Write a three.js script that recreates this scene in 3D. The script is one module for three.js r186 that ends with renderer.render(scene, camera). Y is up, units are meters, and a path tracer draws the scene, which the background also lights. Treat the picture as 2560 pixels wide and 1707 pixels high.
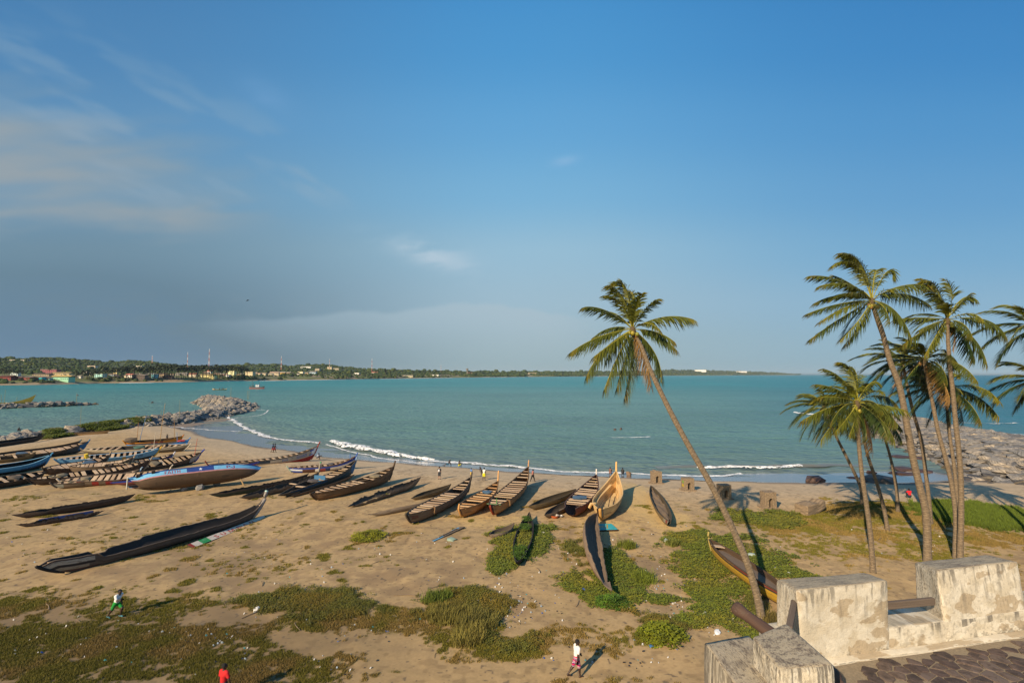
import * as THREE from 'three';
import { mergeGeometries, mergeVertices } from 'three/addons/utils/BufferGeometryUtils.js';
import { RoundedBoxGeometry } from 'three/addons/geometries/RoundedBoxGeometry.js';
import { MarchingCubes } from 'three/addons/objects/MarchingCubes.js';

// ---------------------------------------------------------------- camera, sky, sun, exposure
const FOCAL = 1250, PITCH = Math.atan(81.5 / FOCAL), EYE = new THREE.Vector3(0, 14.5, 0);   // wide lens, level with the castle's upper terrace
const scene = new THREE.Scene();
const camera = new THREE.PerspectiveCamera(2 * Math.atan(853.5 / FOCAL) * 180 / Math.PI, 1024 / 682, 0.1, 60000);
camera.position.copy(EYE);
camera.rotation.set(PITCH, 0, 0);
scene.add(camera);
const renderer = new THREE.WebGLRenderer({ antialias: true });
renderer.toneMapping = THREE.LinearToneMapping;
renderer.toneMappingExposure = 1.35;
renderer.shadowMap.enabled = true;
const SUN_DIR = new THREE.Vector3(-0.58, 0.525, 0.82).normalize();
const sun = new THREE.DirectionalLight(new THREE.Color().setRGB(1, 0.8, 0.57), 5);
sun.position.copy(SUN_DIR).multiplyScalar(200);
sun.castShadow = true;
Object.assign(sun.shadow.camera, { left: -160, right: 160, top: 160, bottom: -160, near: 1, far: 600 });
sun.shadow.mapSize.set(4096, 4096);
scene.add(sun);
scene.fog = new THREE.FogExp2(new THREE.Color(0.62, 0.72, 0.8), 0.00003);

// ---------------------------------------------------------------- small tools
const V3 = (x, y, z) => new THREE.Vector3(x, y, z);
const clamp = (x, a = 0, b = 1) => Math.min(b, Math.max(a, x));
const lerp = (a, b, t) => a + (b - a) * t;
const smooth = (a, b, x) => { const t = clamp((x - a) / (b - a)); return t * t * (3 - 2 * t); };
function rng(seed) { let s = seed | 0; return () => { s = (s + 0x6d2b79f5) | 0; let t = Math.imul(s ^ (s >>> 15), 1 | s); t = (t + Math.imul(t ^ (t >>> 7), 61 | t)) ^ t; return ((t ^ (t >>> 14)) >>> 0) / 4294967296; }; }
const NT = new Float32Array(256 * 256);
{ const r = rng(77); for (let i = 0; i < NT.length; i++) NT[i] = r(); }
function noise(x, y) {                                    // smooth value noise, 0..1
  const xi = Math.floor(x), yi = Math.floor(y), fx = x - xi, fy = y - yi, u = fx * fx * (3 - 2 * fx), v = fy * fy * (3 - 2 * fy);
  const a = (yi & 255) << 8, b = ((yi + 1) & 255) << 8, c = xi & 255, d = (xi + 1) & 255;
  return lerp(lerp(NT[a + c], NT[a + d], u), lerp(NT[b + c], NT[b + d], u), v);
}
function fbm(x, y, n = 4) { let s = 0, a = 0.5, t = 0; for (let i = 0; i < n; i++) { s += a * noise(x, y); t += a; a *= 0.5; x = x * 2.03 + 17.3; y = y * 2.03 + 9.1; } return s / t; }
// pixel of the photograph -> viewing direction, and where that ray meets the height h
const CP = Math.cos(PITCH), SP = Math.sin(PITCH);
function ray(px, py) { const X = (px - 1280) / FOCAL, Y = (853.5 - py) / FOCAL; return V3(X, Y * CP + SP, Y * SP - CP); }
function P(px, py, h = 0) { const d = ray(px, py); return d.multiplyScalar((h - EYE.y) / d.y).add(EYE); }
function PD(px, py, depth) { const d = ray(px, py); return d.multiplyScalar(depth / -d.z).add(EYE); }
function G(px, py, up = 0) { let h = 0, p; for (let i = 0; i < 6; i++) { p = P(px, py, h + up); h = groundY(p.x, p.z); } p.y = h; return p; }   // foot on the ground
const hex = (c) => new THREE.Color(c);
const lin = (r, g, b) => new THREE.Color().setRGB(r, g, b);
const used = {};
function numbered(n) { used[n] = (used[n] ?? -1) + 1; return used[n] ? n + '_' + String(used[n]).padStart(3, '0') : n; }
function tag(o, label, category, group) { o.userData.label = label; o.userData.category = category; if (group) o.userData.group = group; return o; }
function top(name, label, category, pos, turn = 0, group) {
  const g = new THREE.Group(); g.name = numbered(name); if (pos) g.position.copy(pos); g.rotation.y = turn; scene.add(g);
  return tag(g, label, category, group);
}
function part(parent, name, geo, m) {
  const o = new THREE.Mesh(geo, m); o.name = parent === scene ? numbered(name) : name; o.castShadow = o.receiveShadow = true; parent.add(o);
  return o;
}
function structure(name, geo, m) { const o = part(scene, name, geo, m); o.userData.kind = 'structure'; return o; }
function stuff(o, label, category) { o.userData.kind = 'stuff'; if (label) tag(o, label, category); o.castShadow = o.receiveShadow = true; return o; }
const mat = (c, roughness = 0.9, more = {}) => new THREE.MeshStandardMaterial({ color: c, roughness, ...more });
function geoFrom(pos, idx, uv, col) {
  const g = new THREE.BufferGeometry();
  g.setAttribute('position', new THREE.Float32BufferAttribute(pos, 3));
  if (uv) g.setAttribute('uv', new THREE.Float32BufferAttribute(uv, 2));
  if (col) g.setAttribute('color', new THREE.Float32BufferAttribute(col, 3));
  g.setIndex(idx); g.computeVertexNormals();
  return g;
}
function dataTex(w, h, fn, srgb = true, repeat = true) {     // fn(x, y) -> [r, g, b] 0..1
  const d = new Uint8Array(w * h * 4);
  for (let y = 0; y < h; y++) for (let x = 0; x < w; x++) { const c = fn(x, y), i = (y * w + x) * 4; d[i] = clamp(c[0]) * 255; d[i + 1] = clamp(c[1]) * 255; d[i + 2] = clamp(c[2]) * 255; d[i + 3] = 255; }
  const t = new THREE.DataTexture(d, w, h); t.magFilter = THREE.LinearFilter; t.minFilter = THREE.LinearFilter;
  if (repeat) t.wrapS = t.wrapT = THREE.RepeatWrapping;
  if (srgb) t.colorSpace = THREE.SRGBColorSpace;
  t.needsUpdate = true; return t;
}
const toS = (c) => c <= 0.0031308 ? 12.92 * c : 1.055 * Math.pow(c, 1 / 2.4) - 0.055;
const toL = (c) => c <= 0.04045 ? c / 12.92 : Math.pow((c + 0.055) / 1.055, 2.4);
const M4 = (p, r = [0, 0, 0], s = [1, 1, 1]) => new THREE.Matrix4().compose(p, new THREE.Quaternion().setFromEuler(new THREE.Euler(...r)), V3(...s));
function tube(pts, radii, seg = 8, rings = 0) {           // smooth tapering tube
  const curve = new THREE.CatmullRomCurve3(pts), n = rings || pts.length * 5, pos = [], uv = [], idx = [];
  let up = V3(0, 0, 1), len = 0, last;
  for (let i = 0; i <= n; i++) {
    const t = i / n, p = curve.getPoint(t), tg = curve.getTangent(t), side = V3().crossVectors(tg, up).normalize(), nn = V3().crossVectors(side, tg).normalize();
    if (last) len += p.distanceTo(last); last = p;
    const r = radii(t, len);
    for (let k = 0; k <= seg; k++) { const a = k / seg * Math.PI * 2; pos.push(p.x + (side.x * Math.cos(a) + nn.x * Math.sin(a)) * r, p.y + (side.y * Math.cos(a) + nn.y * Math.sin(a)) * r, p.z + (side.z * Math.cos(a) + nn.z * Math.sin(a)) * r); uv.push(k / seg, len); }
  }
  for (let i = 0; i < n; i++) for (let k = 0; k < seg; k++) { const a = i * (seg + 1) + k, b = a + seg + 1; idx.push(a, a + 1, b, b, a + 1, b + 1); }
  return geoFrom(pos, idx, uv);
}

// ---------------------------------------------------------------- sky (computed: air and thin cloud only)
{
  const W = 2048, H = 1024, data = new Float32Array(W * H * 4);
  // columns of sRGB tones by elevation in degrees, for the left, the middle and the right of the view
  const EL = [0, 3, 8, 14, 20, 27, 34, 45, 90];
  const LEFT = [[78, 101, 117], [84, 109, 126], [98, 125, 143], [112, 142, 161], [112, 151, 180], [98, 146, 186], [82, 135, 182], [64, 120, 172], [40, 86, 138]];
  const MID = [[155, 177, 184], [158, 181, 190], [158, 187, 204], [150, 188, 211], [122, 177, 214], [100, 164, 212], [80, 151, 206], [60, 134, 196], [38, 94, 156]];
  const RIGHT = [[146, 174, 188], [146, 178, 196], [140, 178, 204], [120, 170, 206], [103, 160, 205], [86, 150, 202], [70, 138, 196], [54, 122, 184], [36, 88, 146]];
  const pick = (tab, e) => { let i = 0; while (i < EL.length - 2 && e > EL[i + 1]) i++; const t = smooth(0, 1, clamp((e - EL[i]) / (EL[i + 1] - EL[i]))), a = tab[i], b = tab[i + 1]; const tt = clamp((e - EL[i]) / (EL[i + 1] - EL[i])) * 0.6 + t * 0.4; return [lerp(a[0], b[0], tt), lerp(a[1], b[1], tt), lerp(a[2], b[2], tt)]; };
  const tan = Math.tan, R = Math.PI / 180;
  for (let j = 0; j < H; j++) {
    const el = ((j + 0.5) / H - 0.5) * 180;
    for (let i = 0; i < W; i++) {
      const u = (i + 0.5) / W;
      let az = (u - 0.25) * 360; if (az > 180) az -= 360;                 // 0 ahead, + to the right
      const aa = Math.abs(az) > 90 ? Math.sign(az) * (180 - Math.abs(az)) : az, e = Math.max(0, Math.atan(Math.tan(el * R) / Math.max(0.5, Math.cos(aa * R))) / R);
      const wl = smooth(2, -44, aa), wr = smooth(4, 42, aa), a = pick(MID, e), b = pick(LEFT, e), c = pick(RIGHT, e);
      let s = [0, 1, 2].map((k) => a[k] * (1 - wl - wr) + b[k] * wl + c[k] * wr);
      // clouds, laid out over a flat sheet of air so that streaks run in perspective
      const mix = (col, t) => { for (let k = 0; k < 3; k++) s[k] = lerp(s[k], col[k], t); };
      if (el > 0) {
        const n1 = fbm(az * 0.05 + 3 + e * 0.09, e * 0.28 - az * 0.035 + 40, 5), n2 = fbm(az * 0.16 + e * 0.3, e * 0.75 - az * 0.14 + 11, 5);
        // broad veil high on the left
        const veil = smooth(-23, -37, az + (n2 - 0.5) * 9) * smooth(14.5, 18.5, e + (az + 36) * 0.06 + (n2 - 0.5) * 3) * smooth(29, 19, e + (az + 36) * 0.5 + (n2 - 0.5) * 10);
        mix([152, 163, 170], clamp(veil * (0.3 + 0.85 * smooth(0.25, 0.75, n1 * 0.6 + n2 * 0.4))) * 0.92);
        // streaks climbing away from the veil
        const streak = smooth(-12, -24, az) * smooth(17, 21, e) * smooth(33, 25, e + (az + 30) * 0.5);
        mix([158, 176, 192], clamp(streak * smooth(0.5, 0.78, fbm((az + e * 1.7) * 0.35, (e * 1.4 - az * 0.7) * 0.12 + 70, 5))) * 0.3);
        // the wisp in the middle
        const wx = az + 9.5, wy = e - 13.7 + wx * 0.3, wd = Math.exp(-(wx * wx) / 24 - (wy * wy) / (1.5 + 0.12 * Math.max(0, wx + 4)));
        mix([186, 204, 218], clamp(wd * smooth(0.28, 0.7, n2) * 1.15) * 0.75);
        const vx = az - 6.2, vy = e - 23.6 - vx * 0.15; mix([150, 186, 220], Math.exp(-(vx * vx) / 2.2 - vy * vy / 0.22) * 0.5);
        const ux = az + 27, uy = e - 30 + ux * 0.5; mix([120, 165, 208], Math.exp(-(ux * ux) / 6 - uy * uy / 2) * 0.28 * n2 * 2);
        // the long low bank: a clear upper edge, melting into haze below
        const hump = 7.2 + 1.1 * Math.exp(-Math.pow((az + 3) / 7, 2)) + 0.55 * Math.exp(-Math.pow((az + 18.2) / 2.6, 2)) - 0.05 * Math.abs(az + 8) + (fbm(az * 0.9, 5, 3) - 0.5) * 0.4;
        const bank = smooth(hump + 0.35, hump - 0.35, e) * smooth(1, hump, e) * smooth(-40, -22, az) * smooth(13, 3, az);
        mix([172, 191, 202], clamp(bank * (0.5 + 0.4 * smooth(-26, 0, az))) * 0.72);
        const puff = smooth(0.5, 0.72, fbm(az * 0.35 + 9, e * 0.8 + 3, 4)) * smooth(2, 4, e) * smooth(11, 6, e) * smooth(-14, -22, az);
        mix([134, 154, 166], puff * 0.2);
      }
      const m = 1 / 1.35, o = (j * W + i) * 4;
      const behind = smooth(70, 150, Math.abs(az));                        // towards the low sun the air is paler and warmer
      for (let k = 0; k < 3; k++) data[o + k] = toL(clamp(s[k] / 255)) * m * (1 + behind * [0.3, 0.2, 0.1][k]) * (el < 0 ? 0.55 : 1);
      data[o + 3] = 1;
    }
  }
  const sky = new THREE.DataTexture(data, W, H, THREE.RGBAFormat, THREE.FloatType);
  sky.mapping = THREE.EquirectangularReflectionMapping; sky.magFilter = THREE.LinearFilter; sky.minFilter = THREE.LinearFilter; sky.needsUpdate = true;
  scene.background = sky; scene.environment = sky;
}
// ---------------------------------------------------------------- shoreline and ground form
const SEA = -1.2;
const poly = (list, h) => list.map(([x, y]) => { const p = P(x, y, h); return [p.x, -p.z]; }).sort((a, b) => a[0] - b[0]);
const WET = poly([[461, 1076], [535, 1097], [680, 1122], [840, 1146], [965, 1156], [1095, 1166], [1297, 1181], [1450, 1190], [1600, 1197], [1800, 1204], [2030, 1209], [2150, 1207], [2260, 1210], [2400, 1204], [2480, 1206]], -1.0);
const FOAM = poly([[572, 1045], [600, 1063], [645, 1085], [700, 1100], [790, 1113], [850, 1118], [900, 1127], [950, 1136], [1000, 1144], [1080, 1153], [1200, 1161], [1290, 1169], [1350, 1173], [1400, 1178], [1530, 1183], [1650, 1188], [1770, 1189], [1850, 1183], [1960, 1181], [2060, 1183], [2160, 1182], [2240, 1180], [2310, 1176], [2370, 1180], [2420, 1192]], SEA);
function along(list, x) {
  if (x <= list[0][0]) return list[0][1] + (list[0][0] - x) * 0.9;
  for (let i = 1; i < list.length; i++) if (x < list[i][0]) return lerp(list[i - 1][1], list[i][1], smooth(0, 1, (x - list[i - 1][0]) / (list[i][0] - list[i - 1][0])) * 0.5 + 0.5 * (x - list[i - 1][0]) / (list[i][0] - list[i - 1][0]));
  return list[list.length - 1][1];
}
function inland(x, z) { const d = -z; return Math.min(along(WET, x) - d, (x + 112) * 1.2, d > 60 ? (118 - x) : 99); }
function groundY(x, z) {
  const d = -z, s = inland(x, z);
  if (s < 0) { const f = Math.max(2, along(FOAM, x) - along(WET, x)); return s > -f ? lerp(-1.02, SEA - 0.02, -s / f) : Math.max(-4, SEA - 0.02 - (-s - f) * 0.09); }
  const b = lerp(-1.0, 0, smooth(-4, 15, s) * 1.08 - 0.08 < 0 ? 0 : smooth(-4, 15, s) * 1.0);
  const bumps = (fbm(x * 0.09 + 4, d * 0.09, 3) - 0.5) * 0.5 * smooth(6, 30, s) + (fbm(x * 0.6, d * 0.6 + 30, 3) - 0.5) * 0.14 * smooth(1, 12, s);
  return b + bumps;
}

// ---------------------------------------------------------------- what grows and lies where (ellipses given by their place in the photograph, 2352 px wide, turned into places on the ground)
const K = 2560 / 2352;
const COVER = [
  // kind, x, y, rx, ry, strength
  ['dirt', 260, 1480, 460, 130, 0.85], ['dirt', 500, 1290, 300, 60, 0.60], ['grass', 180, 1500, 420, 75, 0.9], ['grass', 60, 1390, 160, 40, 0.7], ['grass', 330, 1395, 230, 38, 0.62], ['grass', 520, 1490, 260, 60, 0.85], ['dirt', 330, 1420, 300, 55, 0.60],
  ['weed', 690, 1385, 165, 34, 1.0], ['grass', 830, 1412, 190, 36, 0.9], ['grass', 960, 1440, 200, 42, 0.9], ['weed', 1060, 1400, 110, 50, 1.0], ['grass', 1160, 1475, 190, 32, 1.1], ['grass', 1290, 1478, 150, 26, 0.8], ['weed', 1180, 1470, 120, 20, 0.7],
  ['grass', 700, 1530, 200, 40, 0.7], ['grass', 560, 1560, 240, 30, 0.8], ['grass', 720, 1450, 100, 22, 0.55], ['sand', 745, 1462, 110, 15, 0.8], ['sand', 880, 1488, 90, 12, 0.8], ['sand', 1000, 1522, 220, 17, 1.0], ['sand', 1260, 1530, 330, 17, 1.2], ['sand', 1540, 1528, 100, 24, 0.9],
  ['grass', 1250, 1560, 260, 10, 0.55], ['sand', 1080, 1560, 160, 16, 0.5], ['dirt', 1330, 1430, 120, 40, 0.45], ['grass', 1400, 1490, 180, 22, 0.6], ['grass', 1330, 1455, 100, 18, 0.4],
  ['sand', 1290, 1385, 60, 22, 1.0], ['sand', 1200, 1352, 60, 22, 0.9], ['sand', 1380, 1425, 75, 18, 0.9], ['sand', 1260, 1330, 40, 60, 0.6], ['dirt', 1200, 1405, 60, 26, 0.65],
  ['vine', 1195, 1255, 58, 62, 0.94], ['vine', 1180, 1305, 60, 26, 0.82], ['vine', 1300, 1345, 60, 34, 0.86], ['vine', 1400, 1310, 48, 60, 0.82], ['vine', 1400, 1385, 62, 22, 0.82], ['vine', 1355, 1355, 50, 30, 0.66], ['vine', 1260, 1215, 22, 14, 0.57], ['weed', 1330, 1270, 42, 40, 0.55],
  ['vine', 1505, 1370, 48, 12, 0.66], ['weed', 1515, 1440, 48, 34, 1.0], ['vine', 1570, 1435, 44, 26, 0.66], ['weed', 1450, 1410, 40, 12, 0.6], ['vine', 1610, 1250, 80, 22, 0.82], ['vine', 1650, 1285, 90, 44, 0.78], ['vine', 1640, 1345, 90, 50, 0.70], ['vine', 1700, 1420, 90, 50, 0.74], ['weed', 1745, 1385, 40, 40, 0.8], ['vine', 1780, 1300, 110, 30, 0.90], ['vine', 1850, 1310, 60, 18, 0.74], ['vine', 1720, 1255, 60, 20, 0.57],
  ['vine', 1740, 1190, 110, 22, 0.78], ['grass', 1830, 1205, 150, 36, 0.95], ['grass', 2020, 1170, 130, 24, 1.1], ['grass', 2140, 1185, 120, 40, 0.95], ['tall', 2260, 1185, 130, 34, 1.35], ['grass', 1960, 1195, 160, 26, 0.85], ['grass', 1920, 1255, 130, 36, 0.62], ['grass', 2110, 1250, 160, 50, 0.6], ['grass', 2270, 1240, 130, 30, 0.75], ['sand', 1870, 1300, 60, 16, 0.5], ['grass', 2320, 1300, 80, 60, 0.5],
  ['dirt', 520, 1320, 190, 45, 0.65], ['dirt', 740, 1240, 170, 34, 0.45], ['dirt', 860, 1330, 60, 14, 0.80], ['dirt', 1010, 1300, 160, 22, 0.35], ['dirt', 1000, 1345, 80, 18, 0.60], ['dirt', 1560, 1330, 100, 60, 0.40], ['dirt', 650, 1330, 120, 24, 0.50], ['grass', 620, 1290, 170, 34, 0.34], ['grass', 430, 1230, 170, 42, 0.4], ['grass', 250, 1250, 150, 40, 0.3], ['grass', 640, 1220, 80, 20, 0.22], ['grass', 700, 1290, 120, 30, 0.22], ['grass', 880, 1290, 90, 18, 0.2],
  ['chips', 1480, 1150, 55, 66, 1.15], ['chips', 1120, 1195, 110, 18, 0.8], ['chips', 1390, 1205, 70, 22, 0.8], ['chips', 1600, 1390, 40, 40, 0.35], ['ash', 455, 1457, 52, 15, 1.1], ['ash', 20, 1528, 40, 12, 0.7], ['ash', 1890, 1160, 60, 8, 0.6], ['bush', 190, 990, 70, 11, 1.5], ['bush', 255, 973, 60, 7, 1.4], ['grass', 60, 1150, 60, 8, 0.4], ['grass', 30, 1175, 20, 6, 0.6], ['grass', 110, 1183, 40, 5, 0.6],
].map(([kind, x, y, rx, ry, w]) => {
  const c = P(x * K, y * K, 0), d = -c.z, a = P(x * K, Math.min(y + ry, 1640) * K, 0), b = P(x * K, Math.max(y - ry, y * 0.5 + 430) * K, 0);
  return { kind, x: c.x, d, rx: rx * K * d / FOCAL, rd: Math.max(0.8, (-b.z + a.z) / 2), w };
});
const cover = { grass: 0, weed: 0, vine: 0, tall: 0, dirt: 0, chips: 0, ash: 0, sand: 0, bush: 0, green: 0 };
function coverAt(x, z) {
  const d = -z, wx = x + (noise(x * 0.35, d * 0.35) - 0.5) * 2.4, wd = d + (noise(x * 0.35 + 50, d * 0.35) - 0.5) * 2.4;
  for (const k in cover) cover[k] = 0;
  for (const c of COVER) {
    const ex = (wx - c.x) / c.rx, ed = (wd - c.d) / c.rd, q = ex * ex + ed * ed;
    if (q < 1.7) { const f = c.w * smooth(1.7, 0.1, q); if (f > cover[c.kind]) cover[c.kind] = f; }
  }
  const n = fbm(x * 0.8, d * 0.8 + 7, 4), f = fbm(x * 3.1 + 5, d * 3.1, 3), m = 0.42 * n + 0.34 * f + 0.24 * noise(x * 6.7, d * 6.7);
  const clear = cover.sand * 0.9, lay = (v) => clamp((v - clear * 0.8 + (m - 0.5) * 2.7 - 0.46) * 2.0);
  for (const k of ['grass', 'weed', 'vine', 'tall', 'bush']) cover[k] = cover[k] > 0 ? lay(cover[k]) : 0;
  const s = inland(x, z), speck = smooth(0.7, 0.8, fbm(x * 0.75 + 31, d * 0.75, 3)) * smooth(14, 22, s) * smooth(75, 45, d) * 0.7;   // stray tufts
  cover.grass = Math.max(cover.grass, speck * (1 - cover.sand));
  cover.dirt = clamp((cover.dirt + (fbm(x * 0.5, d * 0.5, 4) - 0.5) * 1.8 - 0.28) * 2) * (1 - 0.8 * cover.sand);
  cover.chips = clamp((cover.chips + (f - 0.5) * 1.3 - 0.35) * 1.6); cover.ash = clamp((cover.ash + (m - 0.5) * 1.4 - 0.4) * 2);
  cover.green = Math.max(cover.grass, cover.weed, cover.vine, cover.tall, cover.bush);
  return cover;
}
// furrows left by hulls dragged over the sand
const DRAGS = [[800, 1262, 700, 1330], [1040, 1312, 960, 1400], [1160, 1300, 1100, 1400], [1238, 1297, 1190, 1330], [900, 1272, 820, 1330], [1004, 1180, 1040, 1158], [1190, 1222, 1215, 1176], [1330, 1200, 1345, 1184], [1505, 1218, 1510, 1192], [1560, 1240, 1580, 1198], [640, 1245, 560, 1300], [350, 1235, 180, 1330], [800, 1135, 850, 1150], [143, 1455, 40, 1500], [1674, 1313, 1720, 1420], [1430, 1300, 1410, 1360], [520, 1166, 440, 1190], [180, 1215, 60, 1260], [1330, 1310, 1180, 1420], [620, 1460, 900, 1330]].map(([a, b, c, e]) => { const p = P(a, b, 0), q = P(c, e, 0); return [p.x, -p.z, q.x, -q.z, Math.min(p.x, q.x) - 2, Math.max(p.x, q.x) + 2, Math.min(-p.z, -q.z) - 2, Math.max(-p.z, -q.z) + 2]; });
function groundColor(x, z, out) {
  const d = -z, c = coverAt(x, z), s = inland(x, z);
  const big = fbm(x * 0.11, d * 0.11 + 3, 3), mid = fbm(x * 1.3, d * 1.3, 3), fine = noise(x * 9, d * 9), grit = noise(x * 17 + 3, d * 17);
  const seaside = smooth(26, 8, s);
  let r = lerp(0.46, 0.4, big), g = lerp(0.315, 0.272, big), b = lerp(0.15, 0.122, big);
  r = lerp(r, 0.5, seaside); g = lerp(g, 0.375, seaside); b = lerp(b, 0.225, seaside);
  const t = 0.8 + 0.28 * mid + 0.16 * (fine - 0.5) + 0.14 * (grit - 0.5); r *= t; g *= t; b *= t;
  const put = (R, Gr, B, a) => { r = lerp(r, R, a); g = lerp(g, Gr, a); b = lerp(b, B, a); };
  for (const q of DRAGS) { if (x < q[4] || x > q[5] || d < q[6] || d > q[7]) continue; const vx = q[2] - q[0], vd = q[3] - q[1], L2 = vx * vx + vd * vd, tt = clamp(((x - q[0]) * vx + (d - q[1]) * vd) / L2), off = Math.hypot(x - q[0] - vx * tt, d - q[1] - vd * tt) + (noise(x * 1.3, d * 1.3) - 0.5) * 0.5; put(r * 0.74, g * 0.72, b * 0.7, smooth(0.75, 0.2, off) * 0.75 * Math.sin(Math.PI * clamp(tt * 0.9 + 0.08))); put(r * 1.12, g * 1.1, b * 1.08, smooth(0.3, 0, Math.abs(off - 0.85)) * 0.5); }
  const foot = smooth(0.66, 0.8, noise(x * 2.6, d * 2.6)) * smooth(2, 8, s); put(r * 0.78, g * 0.77, b * 0.76, foot);          // trodden sand
  const dried = smooth(0.56, 0.72, fbm(x * 1.1 + 80, d * 1.1, 4)) * smooth(14, 30, s) * (1 - c.sand * 0.8); put(0.27, 0.18, 0.09, dried * 0.6);
  put(0.25, 0.165, 0.082, c.dirt * 0.8);
  put(0.56, 0.385, 0.15, c.chips * (0.55 + 0.45 * grit));
  put(0.13, 0.11, 0.085, c.ash * 0.85);
  const turfVignette = smooth(2, -14, x + (big - 0.5) * 8) * smooth(36, 28, d);                                                   // dense dark turf at the lower left, with lens vignette painted into its colour
  put(0.12, 0.085, 0.04, turfVignette * 0.62 * (0.6 + 0.5 * mid));
  put(lerp(0.25, 0.13, turfVignette), lerp(0.18, 0.095, turfVignette), lerp(0.078, 0.035, turfVignette), c.green * 0.8);                                                    // soil under plants
  put((0.14 + 0.06 * mid) * (1 - 0.45 * turfVignette), (0.135 + 0.04 * fine) * (1 - 0.42 * turfVignette), 0.022, c.grass * (0.35 + 0.5 * fine));
  put(0.11, 0.125, 0.02, Math.max(c.weed, c.vine, c.tall, c.bush) * (0.45 + 0.4 * fine));
  const damp = smooth(2.6, 0.1, s + (noise(x * 0.25, 3) - 0.5) * 1.6); put(0.2, 0.155, 0.115, damp);
  const weedline = smooth(0.12, 0.0, Math.abs(s - 4.2 - 1.6 * fbm(x * 0.12, 8, 3))) * smooth(0.45, 0.7, noise(x * 1.7, d)); put(0.1, 0.075, 0.05, weedline * 0.6);
  const speckle = smooth(0.86, 0.93, noise(x * 5.3 + 9, d * 5.3)) * smooth(3, 12, s); put(0.1, 0.075, 0.05, speckle * 0.75);
  out[0] = toS(r); out[1] = toS(g); out[2] = toS(b);
}
function groundSheet(name, x0, x1, d0, d1, nx, nd, tw, th) {
  const pos = [], uv = [], idx = [];
  for (let j = 0; j <= nd; j++) for (let i = 0; i <= nx; i++) { const x = lerp(x0, x1, i / nx), d = lerp(d0, d1, j / nd); pos.push(x, groundY(x, -d), -d); uv.push(i / nx, j / nd); }
  for (let j = 0; j < nd; j++) for (let i = 0; i < nx; i++) { const a = j * (nx + 1) + i, b = a + nx + 1; idx.push(a, a + 1, b, b, a + 1, b + 1); }
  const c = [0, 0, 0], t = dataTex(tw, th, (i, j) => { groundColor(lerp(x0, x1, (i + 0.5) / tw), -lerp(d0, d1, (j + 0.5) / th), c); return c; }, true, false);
  return structure(name, geoFrom(pos, idx, uv), mat(0xffffff, 0.95, { map: t }));
}
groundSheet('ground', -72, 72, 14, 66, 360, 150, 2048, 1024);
groundSheet('beach', -125, 130, 66, 240, 300, 200, 2048, 1024);
{ // the rest of the ground, beside and behind the castle, outside the picture
  const pos = [], idx = []; let k = 0;
  for (const [x0, x1, d0, d1] of [[-300, 300, -200, 14], [-300, -72, 14, 66], [72, 300, 14, 66]]) { pos.push(x0, 0, -d0, x1, 0, -d0, x1, 0, -d1, x0, 0, -d1); idx.push(k, k + 1, k + 2, k, k + 2, k + 3); k += 4; }
  structure('ground', geoFrom(pos, idx), mat(lin(0.36, 0.27, 0.14), 0.95));
}
// ---------------------------------------------------------------- wet sand, the sea, surf
{
  const pos = [], idx = [], n = 260, m = 14;
  for (let i = 0; i <= n; i++) { const x = lerp(-96, 84, i / n), w = along(WET, x) - 0.5 + (noise(x * 0.3, 3) - 0.5) * 0.9, f = along(FOAM, x) + 5; for (let j = 0; j <= m; j++) { const d = lerp(w, f, j / m); pos.push(x, groundY(x, -d) + (j ? 0.012 : 0.004), -d); } }
  for (let i = 0; i < n; i++) for (let j = 0; j < m; j++) { const a = i * (m + 1) + j, b = a + m + 1; idx.push(a, b, a + 1, b, b + 1, a + 1); }
  structure('wet_sand', geoFrom(pos, idx), new THREE.MeshPhysicalMaterial({ color: lin(0.14, 0.115, 0.095), roughness: 0.22, specularIntensity: 1, clearcoat: 0.6, clearcoatRoughness: 0.12 }));
}
function swell(x, d) {
  const r = Math.hypot(x, d), a = smooth(700, 120, r);
  return a * (0.42 * (fbm(x * 0.03 + 8, d * 0.11 + x * 0.012, 2) - 0.5) + 0.34 * (fbm(x * 0.12, d * 0.36 + 9, 3) - 0.5));
}
const WAVES = dataTex(1024, 1024, (() => {
  const tile = (x, y, f, s) => { const u = x / 1024 * f, v = y / 1024 * f * 2; const a = (i, j) => NT[((((j % (f * 2)) + f * 2) % (f * 2) + s) & 255) * 256 + ((((i % f) + f) % f + s * 3) & 255)]; const xi = Math.floor(u), yi = Math.floor(v), fx = u - xi, fy = v - yi, p = fx * fx * (3 - 2 * fx), q = fy * fy * (3 - 2 * fy); return lerp(lerp(a(xi, yi), a(xi + 1, yi), p), lerp(a(xi, yi + 1), a(xi + 1, yi + 1), p), q); };
  return (x, y) => { const h = 0.36 * tile(x, y, 9, 1) + 0.28 * tile(x, y, 23, 40) + 0.2 * tile(x, y, 57, 90) + 0.16 * tile(x, y, 120, 7); return [h, h, h]; };
})(), false);
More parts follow.
